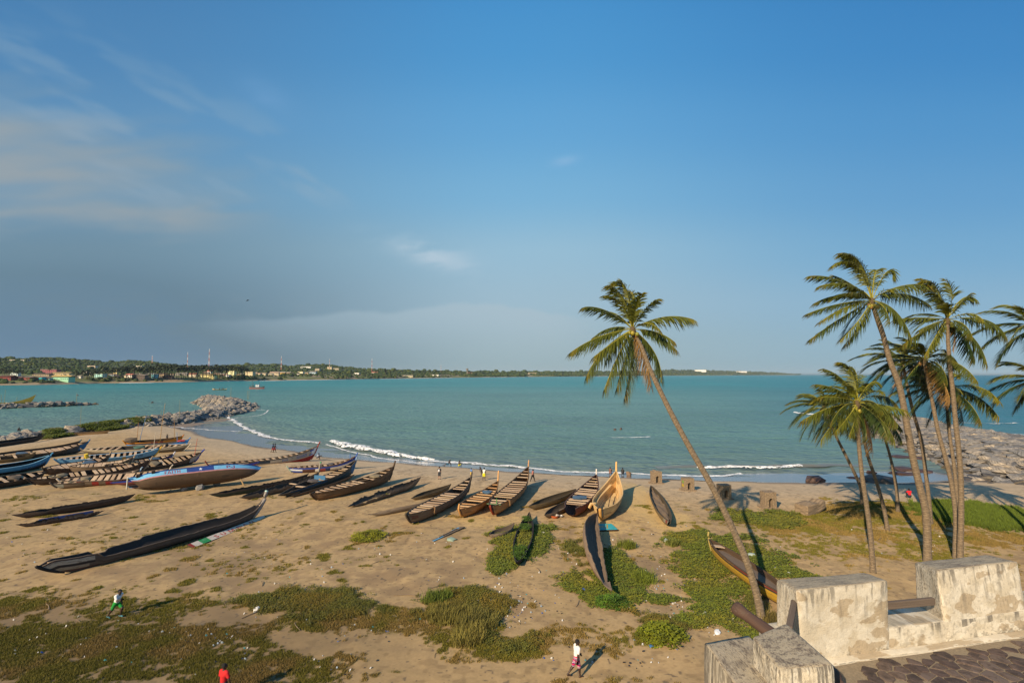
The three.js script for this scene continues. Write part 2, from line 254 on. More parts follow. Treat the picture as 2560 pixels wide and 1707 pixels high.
{
  const pos = [], idx = [], uv = [], col = [], rings = [];
  for (let r = 62; r < 11000; r *= r < 300 ? 1.009 : r < 900 ? 1.016 : 1.06) rings.push(r);
  const seg = 300, A0 = -78, A1 = 78;
  for (const r of rings) for (let i = 0; i <= seg; i++) {
    const az = lerp(A0, A1, i / seg) * Math.PI / 180, x = Math.sin(az) * r, d = Math.cos(az) * r;
    pos.push(x, SEA + swell(x, d), -d); uv.push(x / 90, d / 90);
    const shore = Math.exp(-Math.max(0, d - along(FOAM, clamp(x, -95, 80))) / 16) * (x > -112 ? 1 : 0.4), far = smooth(120, 900, r), patch = fbm(x * 0.012, d * 0.03, 4), streak = fbm(x * 0.004 + 9, d * 0.02 + az, 3);
    let R = lerp(0.1, 0.02, far), Gr = lerp(0.2, 0.19, far), B = lerp(0.168, 0.188, far);
    const right = smooth(0.3, 0.8, az) * smooth(90, 260, r); R = lerp(R, 0.014, right * 0.8); Gr = lerp(Gr, 0.115, right * 0.8); B = lerp(B, 0.155, right * 0.8);
    R = lerp(R, 0.16, shore * 0.65); Gr = lerp(Gr, 0.165, shore * 0.65); B = lerp(B, 0.135, shore * 0.65);
    const t = 0.66 + 0.44 * patch + 0.26 * streak; col.push(R * t, Gr * t, B * t);
  }
  for (let j = 0; j < rings.length - 1; j++) for (let i = 0; i < seg; i++) { const a = j * (seg + 1) + i, b = a + seg + 1; idx.push(a, a + 1, b, b, a + 1, b + 1); }
  structure('sea', geoFrom(pos, idx, uv, col), new THREE.MeshPhysicalMaterial({ vertexColors: true, roughness: 0.3, ior: 1.33, specularIntensity: 0.6, bumpMap: WAVES, bumpScale: 1.7 }));
}
// lacy foam: one ribbon along the breaking edge, several lesser ones; cut by a lace pattern
const LACE = dataTex(1024, 256, (x, y) => { const v = y / 256, e = smooth(0, 0.24, v) * smooth(1, 0.5, v), n = fbm(x * 0.045, y * 0.07, 5), w = fbm(x * 0.012 + 40, y * 0.02, 3); const a = smooth(0.47, 0.66, n * 0.68 + w * 0.32 + e * 0.4 - 0.27); return [a, a, a]; }, false);
const foamMat = mat(lin(0.82, 0.82, 0.8), 0.85, { alphaMap: LACE, transparent: true });
function foamRibbon(pts, width, lift, bulge = 0, uScale = 0.06) {
  const pos = [], uv = [], idx = [], n = pts.length, m = 8; let len = 0;
  pts.forEach((p, i) => {
    if (i) len += Math.hypot(p[0] - pts[i - 1][0], p[1] - pts[i - 1][1]);
    const q = pts[Math.min(i + 1, n - 1)], o = pts[Math.max(i - 1, 0)], tx = q[0] - o[0], td = q[1] - o[1], l = Math.hypot(tx, td) || 1, nx = -td / l, nd = tx / l;
    const w = width(i / (n - 1), p[0]);
    for (let j = 0; j <= m; j++) { const s = j / m, off = (s - 0.35) * w, x = p[0] + nx * off, d = p[1] + nd * off; pos.push(x, Math.max(SEA + swell(x, d), groundY(x, -d)) + lift + bulge * Math.sin(Math.min(1, w / 2) * Math.PI * clamp(s * 1.1)) * (0.6 + 0.8 * noise(len * 0.9, s * 3)), -d); uv.push(len * uScale, s); }
  });
  for (let i = 0; i < n - 1; i++) for (let j = 0; j < m; j++) { const a = i * (m + 1) + j, b = a + m + 1; idx.push(a, b, a + 1, b, b + 1, a + 1); }
  return geoFrom(pos, idx, uv);
}
{
  const line = (list, h, off = 0, n = 200) => { const p = list.map(([x, y]) => { const q = P(x, y, h); return V3(q.x, 0, -q.z + off); }), c = new THREE.CatmullRomCurve3(p); return c.getSpacedPoints(n).map((q) => [q.x + (noise(q.x * 0.5, off) - 0.5) * 1.2, q.z + (noise(q.x * 0.4, 7 + off) - 0.5) * 1.6]); };
  const main = [[572, 1043], [590, 1058], [645, 1085], [700, 1099], [790, 1112]], main2 = [[826, 1107], [850, 1114], [900, 1124], [950, 1134], [1000, 1143], [1080, 1153]], main3 = [[1060, 1151], [1200, 1160], [1290, 1168], [1350, 1173], [1440, 1180], [1530, 1183], [1650, 1188], [1770, 1190], [1850, 1185]], main4 = [[1745, 1174], [1830, 1174], [1910, 1175], [1980, 1173], [2040, 1165]];
  const gs = [
    foamRibbon(line(main, SEA, 0, 160), (t) => 1.2 + 3.2 * smooth(0, 0.2, t) * noise(t * 30, 2), 0.05, 0.1), foamRibbon(line(main2, SEA, 0, 160), (t) => 0.8 + 5.5 * Math.sin(Math.PI * clamp(0.15 + t * 0.85)) * (0.5 + 0.6 * noise(t * 30, 4)), 0.06, 0.5),
    foamRibbon(line(main3, SEA, -0.5, 260), (t) => (1.1 + 1.6 * noise(t * 60, 6)) * (1.1 - 0.5 * t), 0.05, 0.1), foamRibbon(line(main4, SEA, 0.6, 90), (t) => 0.5 + 1.9 * Math.sin(Math.PI * clamp(t * 1.05)), 0.1, 0.34),
    foamRibbon(line(main2, SEA, -4, 120), (t) => 0.6 + 0.8 * noise(t * 30, 8), 0.04), foamRibbon(line([[430, 1068], [480, 1072], [540, 1076], [600, 1078]], -1.1, 0, 60), (t) => 1.2, 0.04),
    foamRibbon(line([[1985, 1033], [2010, 1037], [2060, 1040], [2095, 1042]], SEA, 0, 60), (t) => 0.8 + 3.5 * Math.sin(Math.PI * t), 0.15, 0.5), foamRibbon(line([[2380, 1056], [2430, 1058], [2490, 1060], [2545, 1058]], SEA, 0, 60), (t) => 2.2, 0.1), foamRibbon(line([[2500, 1084], [2540, 1086], [2600, 1092]], SEA, 0, 40), (t) => 2, 0.1),
    foamRibbon(line([[1530, 1097], [1570, 1096], [1600, 1095], [1632, 1094]], SEA, 0, 50), (t) => 0.7 + 0.5 * noise(t * 9, 3), 0.08, 0.1), foamRibbon(line([[2150, 1176], [2230, 1179], [2310, 1177]], SEA, 0, 50), (t) => 0.6, 0.05),
    foamRibbon(line([[600, 1010], [630, 1024], [665, 1026], [640, 1040], [585, 1046]], SEA, 0, 60), (t) => 0.8, 0.05), foamRibbon(line([[495, 975], [515, 976], [535, 975]], SEA, 0, 20), (t) => 1, 0.08),
  ];
  stuff(part(scene, 'surf', mergeGeometries(gs), foamMat), 'white lacy surf and foam along the water\'s edge', 'surf');
  // the low standing ridge of the wave that is about to break on the right
  const w = line([[1640, 1172], [1740, 1171], [1830, 1171], [1920, 1172], [2000, 1170], [2090, 1166], [2180, 1168]], SEA, 1.2, 120), pos = [], idx = [], col = [], m = 10;
  w.forEach(([x, d], i) => { const t = i / (w.length - 1), hgt = 0.34 * Math.sin(Math.PI * t) * (0.7 + 0.6 * noise(t * 14, 5)); for (let j = 0; j <= m; j++) { const s = j / m; pos.push(x, SEA + 0.02 + hgt * Math.pow(Math.sin(Math.PI * s), 1.5), -(d - 1.1 + 2.6 * s)); const c = 0.85 + 0.3 * s; col.push(0.16 * c, 0.16 * c, 0.125 * c); } });
  for (let i = 0; i < w.length - 1; i++) for (let j = 0; j < m; j++) { const a = i * (m + 1) + j, b = a + m + 1; idx.push(a, b, a + 1, b, b + 1, a + 1); }
  structure('wave', geoFrom(pos, idx, null, col), new THREE.MeshPhysicalMaterial({ vertexColors: true, roughness: 0.3, ior: 1.33, specularIntensity: 0.7 }));
}
// ---------------------------------------------------------------- the far shore: land, town, masts
const table = (list) => (x) => { if (x <= list[0][0]) return list[0][1]; for (let i = 1; i < list.length; i++) if (x < list[i][0]) return lerp(list[i - 1][1], list[i][1], (x - list[i - 1][0]) / (list[i][0] - list[i - 1][0])); return list[list.length - 1][1]; };
const SHORE_PX = [[-700, 1000], [-200, 967], [0, 963.5], [120, 962], [250, 958.5], [340, 957.5], [460, 956], [560, 953.5], [700, 951.5], [850, 949], [1000, 946.5], [1100, 945], [1300, 942.3], [1500, 940.6], [1600, 939.3], [1750, 938.4], [1990, 937.4]];
const shoreDist = table(SHORE_PX.map(([x, y]) => [x, -P(x, y, SEA).z]));
const RIDGE = table([[-700, 900], [-100, 897], [0, 900], [60, 900.5], [110, 900], [160, 902], [230, 906], [275, 910], [300, 907], [335, 906], [380, 909], [420, 914], [470, 921], [540, 919], [620, 914], [690, 914.5], [730, 918.5], [760, 914.5], [800, 913], [850, 919], [900, 923.5], [1000, 927], [1100, 930], [1250, 930.5], [1400, 931], [1520, 930], [1600, 928], [1680, 925.5], [1760, 926], [1850, 929], [1940, 931.5], [1990, 936.5], [2400, 938]]);
const ridgeAt = (px) => { const s = shoreDist(px); return s * lerp(2.3, 1.2, smooth(400, 1500, px)); };
const pxOf = (x, z) => 1280 + FOCAL * x / -z;
function landY(x, z) {
  const d = -z, px = clamp(pxOf(x, z), -700, 2100), s = shoreDist(px), b = d - s, r = ridgeAt(px);
  if (b < 0) return SEA - 0.3 + Math.max(-3, b * 0.05);
  const top = EYE.y + (935 - RIDGE(px)) * r / FOCAL, town = lerp(16, 7, smooth(600, 1500, px));
  let h = SEA - 0.3 + 2.2 * smooth(0, 14, b) + (town * 0.42) * smooth(10, 60, b) + town * 0.58 * smooth(50, 260, b);
  h = lerp(h, Math.max(h, top), smooth(Math.min(230, (r - s) * 0.4), r - s, b));
  return h + (fbm(x * 0.012, d * 0.012, 4) - 0.5) * 7 * smooth(60, 400, b) + (fbm(x * 0.05, d * 0.05, 3) - 0.5) * 1.6 * smooth(14, 60, b);
}
function marchLand(px, py) {                              // first point of the land along a line of sight
  const r = ray(px, py), s = shoreDist(px), end = ridgeAt(px) * 1.15;
  for (let d = s; d < end; d *= 1.004) { const t = d / -r.z, y = EYE.y + r.y * t, x = r.x * t; if (landY(x, -d) >= y) return V3(x, y, -d); }
  const d = ridgeAt(px), x = r.x * d / -r.z; return V3(x, landY(x, -d), -d);
}
{
  const pos = [], idx = [], col = [], cols = [], M = 70;
  for (let px = -700; px <= 2000; px += px < 1100 ? 5 : 7) cols.push(px);
  for (const px of cols) for (let j = 0; j <= M; j++) {
    const s = shoreDist(px), r = ridgeAt(px), t = j / M, b = t < 0.5 ? 320 * Math.pow(t * 2, 1.7) * Math.min(1, (r - s) / 700) : lerp(320 * Math.min(1, (r - s) / 700), (r - s) * 1.5, (t - 0.5) * 2), d = s - 3 + b, x = (px - 1280) / FOCAL * d, h = landY(x, -d);
    pos.push(x, t > 0.985 ? h - 60 : h, -d);
    const n = fbm(x * 0.02, d * 0.02, 4), rockShore = smooth(0.4, 0.6, fbm(px * 0.02, 2, 3) * 0.7 + 0.3 * smooth(650, 900, px) * smooth(1060, 960, px));
    let c = [lerp(0.3, 0.06, rockShore), lerp(0.22, 0.05, rockShore), lerp(0.13, 0.04, rockShore)];
    const g = smooth(10, 34, b), f = smooth(120, 420, b), grass = n > 0.52 ? [0.13, 0.15, 0.04] : [0.1, 0.1, 0.045], wood = [0.028 + 0.015 * n, 0.05 + 0.015 * n, 0.02];
    const sand = n < 0.4 ? [0.26, 0.19, 0.11] : grass;
    c = c.map((v, k) => lerp(lerp(v, sand[k], g), wood[k], f)); col.push(...c);
  }
  for (let i = 0; i < cols.length - 1; i++) for (let j = 0; j < M; j++) { const a = i * (M + 1) + j, b = a + M + 1; idx.push(a, b, a + 1, b, b + 1, a + 1); }
  structure('hills', geoFrom(pos, idx, null, col), mat(0xffffff, 1, { vertexColors: true }));
  // white surf along that shore
  const pts = []; for (let px = 300; px < 1560; px += 4) { const d = shoreDist(px) - 2, x = (px - 1280) / FOCAL * d; pts.push([x, d]); }
  const sp = [], si = []; pts.forEach(([x, d], i) => { const w = d * 0.006 * smooth(0.42, 0.62, fbm(i * 0.06, 4, 3)) * (1 + smooth(900, 1050, 300 + i * 4)); sp.push(x, SEA + 0.5, -d, x, SEA + 0.12, -(d - Math.max(0.05, w))); if (i) { const a = i * 2; si.push(a - 2, a - 1, a, a, a - 1, a + 1); } });
  stuff(part(scene, 'surf', geoFrom(sp, si), mat(lin(0.8, 0.8, 0.8), 0.9)), 'thin white line of surf along the far shore', 'surf');
}
// woodland and gardens on that land: one mass of small crowns
{
  const r = rng(5), pos = [], base = new THREE.IcosahedronGeometry(1, 1); base.deleteAttribute('uv');
  const bp = base.attributes.position; for (let i = 0; i < bp.count; i++) { const n = noise(bp.getX(i) * 2.3 + 9, bp.getY(i) * 2.3 + bp.getZ(i) * 1.7 + 20); const k = 0.68 + 0.6 * n; bp.setXYZ(i, bp.getX(i) * k, bp.getY(i) * k, bp.getZ(i) * k); }
  base.computeVertexNormals();
  const list = [];
  for (let k = 0; k < 9500; k++) {
    const px = -60 + 2060 * Math.pow(r(), 1.15), s = shoreDist(px), R0 = ridgeAt(px), b = 18 + Math.pow(r(), 1.5) * ((R0 - s) * 1.05 - 18), d = s + b, x = (px - 1280) / FOCAL * d;
    const n = fbm(x * 0.006 + 5, d * 0.006, 3); if (b < 300 && n + r() * 0.3 < (px < 700 ? 0.72 : 0.58)) continue;
    const size = (2.2 + 3.6 * r() * r()) * lerp(1, 2.6, smooth(1200, 4000, d)) * (r() < 0.03 ? 1.8 : 1);
    list.push([x, landY(x, -d) + size * 0.35, -d, size, size * (0.55 + 0.4 * r()), r() * 6.3, r()]);
  }
  for (let k = 0; k < 700; k++) { const px = -20 + 900 * r(), R0 = ridgeAt(px), d = R0 * (0.97 + 0.06 * r()), x = (px - 1280) / FOCAL * d, size = 4 + 7 * r() * r(); list.push([x, landY(x, -d) + size * 0.3, -d, size, size * (0.5 + 0.5 * r()), r() * 6.3, r()]); }
  const im = new THREE.InstancedMesh(base, mat(0xffffff, 1), list.length), c = new THREE.Color();
  list.forEach((q, i) => { im.setMatrixAt(i, M4(V3(q[0], q[1], q[2]), [0, q[5], 0], [q[3], q[4], q[3]])); im.setColorAt(i, c.setRGB(0.018 + 0.04 * q[6] * q[6], 0.036 + 0.034 * q[6], 0.013)); });
  im.name = 'distant_woodland'; scene.add(im); stuff(im, 'dark green trees and bushes covering the hills of the far shore', 'woodland');
}
// houses: [x0, x1, top, bottom, wall, roof, kind, depth, label]
const winMat = mat(lin(0.04, 0.045, 0.05), 0.4), roofMats = {}, houseWallMats = {};
const cmat = (store, c) => store[c] ??= mat(hex(c), 0.9);
const gable = (w, h, d, o) => { const p = [-w / 2 - o, 0, d / 2 + o, w / 2 + o, 0, d / 2 + o, w / 2 + o, 0, -d / 2 - o, -w / 2 - o, 0, -d / 2 - o, -w / 2 - o, h, 0, w / 2 + o, h, 0]; return geoFrom(p, [0, 1, 5, 0, 5, 4, 2, 3, 4, 2, 4, 5, 0, 4, 3, 1, 2, 5, 0, 3, 2, 0, 2, 1]).toNonIndexed(); };
const HOUSES = [
  [99.5, 138, 923, 934, '#8f5358', '#9a8f84', 'flat', 'long dark pink block with a flat roof above the turquoise house'],
  [121, 173, 938, 952, '#8fc0a0', '#b69a5e', 'gable', 'long pale green house with a tan roof and a row of windows by the shore'],
  [90, 105, 941, 952, '#2fb0b5', '#7a6a5c', 'lean', 'small bright turquoise house left of the long pale green house'],
  [104, 121, 943, 952, '#7fa595', '#6b5c50', 'lean', 'grey-green lean-to between the turquoise house and the pale green house'],
  [27, 46, 942, 950, '#e07268', '#8e6a5a', 'lean', 'salmon pink low house near the left end of the far shore'],
  [-6, 26, 938, 950, '#7a3a36', '#5a4038', 'gable', 'dark red house at the very left end of the far shore'],
  [49, 77, 941, 952, '#8a4a42', '#75685f', 'gable', 'red-brown house right of the salmon pink house'],
  [24, 40, 931, 941, '#cfd8cf', '#9a9a90', 'flat', 'pale white house behind the salmon pink house, under palms'],
  [80, 118, 933, 940, '#9a8a70', '#6e655c', 'gable', 'brown-roofed house behind the turquoise house'],
  [128, 168, 930.5, 938, '#c9b48a', '#c2ad7a', 'gable', 'cream roofed building right behind the long pale green house'],
  [204, 214, 928, 937, '#efe7d8', '#b3a28a', 'flat', 'small white house with a round dark window among palms'],
  [234, 255, 934, 944, '#a8d8d0', '#d8d2c0', 'flat', 'white and mint house half hidden by palms left of the yellow tower house'],
  [282, 290, 922, 940, '#d8c98f', '#b0a070', 'flat', 'tall narrow yellow tower house among palms'],
  [312, 328, 934, 944, '#e8ddd2', '#d88070', 'gable', 'white house with a pink roof right of the yellow tower house'],
  [331, 360, 935, 950, '#5c5048', '#8c8072', 'lean', 'long dark open shed with a grey roof on the far shore'],
  [377, 389, 935, 945, '#8fdcea', '#d5dadc', 'flat', 'bright cyan and white house standing alone among palms'],
  [405, 424, 938, 947, '#8a5a50', '#5d4c44', 'gable', 'maroon house right of the cyan house'],
  [470, 486, 933, 942, '#d9cbb0', '#b06a5a', 'gable', 'cream house with a rusty roof left of the long yellow building'],
  [499, 534, 935, 944, '#d9cf92', '#a8956a', 'gable', 'long yellow building below the tallest mast'],
  [516, 526, 925, 935, '#e6e0d2', '#c05a48', 'gable', 'white house with a red roof below the tallest mast'],
  [563, 572, 936, 944, '#dfe3e6', '#8a8f94', 'lean', 'small white house left of the pale yellow house by the last palms'],
  [569, 584, 927, 941, '#e6e3b0', '#c9b98a', 'flat', 'tall pale yellow house behind the last palms of the grove'],
  [611, 632, 929, 942, '#cdbd97', '#a39379', 'flat', 'two-storey beige house right of the palm grove'],
  [634, 641, 930, 936, '#d8cdb4', '#a08c74', 'gable', 'first small cream house right of the two-storey beige house'],
  [652, 664, 931, 938, '#c4b79a', '#8c8070', 'gable', 'tan house in the middle of the low houses right of the grove'],
  [673, 694, 929, 938, '#cbb99a', '#b59a86', 'gable', 'wide cream house with a pinkish roof on the open slope'],
  [715, 730, 931, 936, '#b9ad98', '#87796c', 'gable', 'grey-brown house below the second slender mast'],
  [744, 757, 929, 935.5, '#e9e2c0', '#c8b288', 'flat', 'pale yellow house at the edge of the green slope'],
  [751, 775, 916, 920, '#e4e2da', '#c9c6bc', 'flat', 'long white building on top of the low hill'],
  [787, 799, 921, 928, '#a59a86', '#8d8474', 'flat', 'square grey-beige block on the side of the low hill'],
  [817, 830, 917, 926, '#b5a88c', '#948a76', 'flat', 'left one of two beige blocks right of the hilltop'],
  [831, 845, 920, 927, '#bdb095', '#98907c', 'flat', 'right one of two beige blocks right of the hilltop'],
  [885, 898, 932, 936, '#ece9e0', '#c9c5ba', 'flat', 'low white building with a row of arches among trees'],
  [928, 942, 929, 935, '#c7b7a0', '#c0705c', 'gable', 'house with a salmon red roof below the third slender mast'],
  [1007, 1031, 937.5, 942, '#cbbd9c', '#a9a090', 'gable', 'low cream house close to the water on the low shore'],
  [1076, 1098, 936.5, 940, '#d9d6cc', '#b0aba0', 'flat', 'long pale building near the water on the low shore'],
  [1168, 1180, 931, 935, '#c9b3a0', '#b56f5c', 'gable', 'small red-roofed house on the distant low shore'],
  [1320, 1345, 932, 936, '#b9a994', '#a3907e', 'flat', 'brownish block on the distant low shore left of the leaning palm'],
  [1738, 1766, 924.5, 929.5, '#f0ece2', '#e8e2d6', 'flat', 'long white building on the hazy headland right of the leaning palm'],
  [1838, 1868, 928, 931, '#e6e0d6', '#dcd6ca', 'flat', 'second, lower white building on the hazy headland'],
  [24, 63, 899, 902.5, '#c4b8a8', '#d8ccbc', 'flat', 'long low white roofed building on the skyline of the wooded hill'],
  [217, 236, 914, 920, '#c9b8a0', '#a08878', 'flat', 'cream building on the saddle between the two wooded hills'],
  [338, 353, 914, 919, '#e6dcc8', '#c4b8a4', 'flat', 'white house high on the rounded green hill'],
];
function buildHouse([x0, x1, y0, y1, wall, roof, kind, label]) {
  const xm = (x0 + x1) / 2, foot = marchLand(xm, y1), d = -foot.z, w = (x1 - x0) * d / FOCAL, h = Math.max(2.2, (y1 - y0) * d / FOCAL), dep = Math.min(w * 0.7, 11), wallH = kind === 'gable' ? h * 0.66 : kind === 'lean' ? h * 0.8 : h * 0.93;
  const g = top('house', label, 'house', V3(foot.x, foot.y, foot.z - dep / 2), (noise(xm, 3) - 0.5) * 0.5);
  part(g, 'wall', new THREE.BoxGeometry(w, wallH + 3, dep).translate(0, (wallH - 3) / 2, 0), cmat(houseWallMats, wall));
  const rm = cmat(roofMats, roof);
  if (kind === 'gable') part(g, 'roof', gable(w, h - wallH, dep, 0.5).translate(0, wallH + 0.01, 0), rm);
  else if (kind === 'lean') part(g, 'roof', new THREE.BoxGeometry(w + 1, 0.25, dep + 1.4).rotateX(Math.atan((h - wallH) / dep)).translate(0, wallH + (h - wallH) * 0.4, 0.3), rm);
  else part(g, 'roof', new THREE.BoxGeometry(w + 0.8, h - wallH, dep + 0.8).translate(0, wallH + (h - wallH) / 2 + 0.01, 0), rm);
  const rows = wallH > 6.5 ? 2 : 1, n = clamp(Math.round(w / 3.6), 1, 9);
  for (let q = 0; q < rows; q++) for (let k = 0; k < n; k++) {
    const door = q === 0 && k === Math.floor(n / 2) && n > 2, ww = Math.min(1.5, w / n * 0.45), wh = door ? Math.min(2.1, wallH * 0.6) : Math.min(1.4, wallH * 0.36);
    part(g, door ? 'door' : 'window', new THREE.BoxGeometry(ww, wh, 0.12).translate(-w / 2 + (k + 0.5) * w / n, door ? wh / 2 : wallH / rows * (q + 0.55), dep / 2 + 0.03), winMat);
  }
}
// the scattered small houses between and behind the palms
{
  const r = rng(88), tones = [['cream', '#d6c8a6'], ['tan', '#b39a78'], ['dull pink', '#b58a80'], ['pale blue', '#a9bcc4'], ['white', '#ddd8cc'], ['brown', '#86705a'], ['ochre', '#bb9a5a'], ['grey', '#a09a90']], ord = ['first', 'second', 'third', 'fourth', 'fifth', 'sixth', 'seventh', 'eighth', 'ninth', 'tenth', 'eleventh', 'twelfth', 'thirteenth', 'fourteenth', 'fifteenth', 'sixteenth', 'seventeenth', 'eighteenth', 'nineteenth', 'twentieth', 'twenty-first', 'twenty-second', 'twenty-third', 'twenty-fourth', 'twenty-fifth', 'twenty-sixth', 'twenty-seventh', 'twenty-eighth', 'twenty-ninth', 'thirtieth', 'thirty-first', 'thirty-second', 'thirty-third', 'thirty-fourth'];
  for (let i = 0; i < 34; i++) { const px = 150 + 640 * (i + 0.2 + 0.6 * r()) / 34, [name, c] = tones[Math.floor(r() * 8)], y = 946 - (px - 150) * 0.012 - 11 * r() * r(), w = 8 + 9 * r(); HOUSES.push([px - w / 2, px + w / 2, y - 5 - 3 * r(), y, c, ['#8c8478', '#9a7a66', '#b0a898', '#7c6a5e'][Math.floor(r() * 4)], r() < 0.6 ? 'gable' : 'lean', `small ${name} house, ${ord[i]} from the left in the scattered row of small houses`]); }
}
HOUSES.forEach(buildHouse);
// masts
const mastRed = mat(lin(0.42, 0.16, 0.12), 0.7), mastWhite = mat(lin(0.6, 0.58, 0.55), 0.7);
for (const [px, y0, y1, wd, label] of [[379, 889, 907, 3, 'short grey radio mast on top of the rounded green hill'], [467, 880, 920, 2.2, 'slender red and white radio mast left of the tallest one'], [521, 872, 918, 4, 'tallest red and white radio mast, rising from the palm grove'], [702, 890, 924, 3.2, 'red and white lattice mast above the low houses'], [823, 897, 922, 1.6, 'faint thin mast behind the beige blocks of the hill'], [929, 896, 928, 2.6, 'red and white mast above the salmon roofed house'], [1102, 911, 930, 1.6, 'faint thin mast on the distant low shore']]) {
  const s = shoreDist(px), d = s + (ridgeAt(px) - s) * 0.35, a = PD(px, y0, d), b = PD(px, y1, d), h = a.y - b.y, g = top('radio_mast', label, 'mast', b), n = 6;
  for (let i = 0; i < n; i++) { // lattice: three legs with rungs, in bands of red and white
    const ya = h * i / n, yb = h * (i + 1) / n, ra = wd / 2 * (1 - 0.75 * i / n), rb = wd / 2 * (1 - 0.75 * (i + 1) / n), gs = [], rod = Math.max(0.16, d * 0.00016);
    for (let k = 0; k < 3; k++) { const t = k * 2.094, u = t + 2.094, A = V3(Math.cos(t) * ra, ya, Math.sin(t) * ra), B = V3(Math.cos(t) * rb, yb, Math.sin(t) * rb), C = V3(Math.cos(u) * rb, yb, Math.sin(u) * rb); for (const [p, q] of [[A, B], [A, C], [B, C]]) gs.push(tube([p, p.clone().lerp(q, 0.5), q], () => rod, 4, 1)); }
    part(g, 'mast_section', mergeGeometries(gs), i % 2 ? mastWhite : mastRed);
  }
}
{ // flat-topped water tower
  const d = shoreDist(1168) * 1.08, a = PD(1168, 921, d), b = PD(1168, 934, d), h = a.y - b.y, g = top('water_tower', 'mushroom-shaped water tower on the distant low shore', 'water tower', b);
  part(g, 'tank', new THREE.CylinderGeometry(h * 0.24, h * 0.16, h * 0.4, 14).translate(0, h * 0.8, 0), mat(lin(0.2, 0.17, 0.14))); part(g, 'shaft', new THREE.CylinderGeometry(h * 0.07, h * 0.1, h * 0.6, 10).translate(0, h * 0.3, 0), mat(lin(0.25, 0.21, 0.18)));
}
// palms of the far grove: one built, the rest clones
{
  const r = rng(31), proto = new THREE.Group(), tm = mat(lin(0.07, 0.055, 0.04)), cm = mat(lin(0.026, 0.04, 0.012), 0.8);
  const make = (seed) => {
    const q = rng(seed), g = new THREE.Group(), lean = (q() - 0.5) * 0.3;
    part(g, 'trunk', tube([V3(0, -1, 0), V3(lean * 0.3, 0.45, 0), V3(lean, 0.98, 0)].map((p) => p.multiplyScalar(12)), (t) => 0.34 - 0.16 * t, 5, 5), tm);
    const gs = [];
    for (let k = 0; k < 15; k++) {
      const a = k * 2.4 + q(), e = 1.2 - k * 0.13, L = 3.4 + q() * 0.9, pos = [], idx = [], n = 5;
      for (let i = 0; i <= n; i++) { const t = i / n, x = L * t * Math.cos(e), y = L * t * Math.sin(e) - 1.9 * t * t, w = 0.75 * Math.sin(Math.PI * (0.12 + 0.85 * t)); pos.push(x, y, -w, x, y + 0.14, 0, x, y - 0.2, w); if (i) { const b = i * 3; idx.push(b - 3, b - 2, b, b, b - 2, b + 1, b - 2, b - 1, b + 1, b + 1, b - 1, b + 2); } }
      gs.push(geoFrom(pos, idx).rotateY(a).translate(lean * 12 - 0.4 * 0, 11.9, 0));
    }
    part(g, 'crown', mergeGeometries(gs), cm); return g;
  };
  const kinds = [1, 2, 3, 4].map(make);
  const spots = []; // [px, crown y, foot y]
  for (let i = 0; i < 96; i++) { const px = 186 + (618 - 186) * ((i + r() * 0.9) / 96), dense = px > 270 ? 1 : 0.6; spots.push([px, (px > 370 ? 910 : px > 255 ? 914 : 921) + 12 * r(), 944 + 6 * r()]); }
  for (let i = 0; i < 12; i++) spots.push([2 + i * 4.6 + r() * 3, 921 + r() * 9, 944 + r() * 4]);
  for (const x of [121, 158, 176]) spots.push([x, 918 + r() * 4, 938]);
  for (let i = 0; i < 46; i++) { const px = 800 + 420 * (i + r()) / 46; spots.push([px, (px > 940 ? 925 : 929) + r() * 6 - (px > 960 && px < 1010 ? 2.5 : 0), 941 - (px - 800) * 0.008 + r() * 2]); }
  for (const [px, yc, yf] of spots) {
    const foot = marchLand(px, yf), d = -foot.z, h = (yf - yc) * d / FOCAL, k = clamp(h / 13.2, 0.75, 2.2), o = kinds[Math.floor(r() * 4)].clone();
    o.name = numbered('coconut_palm'); o.position.copy(foot); o.scale.set(k * 1.15, k, k * 1.15); o.rotation.y = r() * 6.28; scene.add(o);
    tag(o, 'small distant coconut palm among the houses of the far shore', 'palm tree', 'coconut palms along the far shore');
  }
}
// ---------------------------------------------------------------- breakwaters of tipped rock
const rockGeos = [], ROCKS = [];
{
  for (let k = 0; k < 7; k++) {
    const r = rng(100 + k), base = mergeVertices((() => { const g = new THREE.IcosahedronGeometry(1, 0); g.deleteAttribute('uv'); g.deleteAttribute('normal'); return g; })()), p = base.attributes.position;
    for (let i = 0; i < p.count; i++) { const s = 0.72 + 0.5 * r(), v = V3(p.getX(i), p.getY(i), p.getZ(i)); v.x = Math.sign(v.x) * Math.pow(Math.abs(v.x), 0.55); v.y = Math.sign(v.y) * Math.pow(Math.abs(v.y), 0.6); v.z = Math.sign(v.z) * Math.pow(Math.abs(v.z), 0.55); p.setXYZ(i, v.x * s, v.y * s * 0.8, v.z * s); }
    // cut corners: midpoints of every face pushed in a little for a broken, faceted look
    const idx = base.index.array, q = [];
    for (let f = 0; f < idx.length; f += 3) { const [a, b, c] = [0, 1, 2].map((j) => V3().fromBufferAttribute(p, idx[f + j])); q.push(...a.toArray(), ...b.toArray(), ...c.toArray()); }
    const g = new THREE.BufferGeometry(); g.setAttribute('position', new THREE.Float32BufferAttribute(q, 3)); const uv = []; for (let i = 0; i < q.length / 3; i++) uv.push((q[i * 3] + q[i * 3 + 1] * 0.6) * 0.5, (q[i * 3 + 2] - q[i * 3 + 1] * 0.6) * 0.5); g.setAttribute('uv', new THREE.Float32BufferAttribute(uv, 2)); g.computeVertexNormals(); rockGeos.push(g);
  }
}
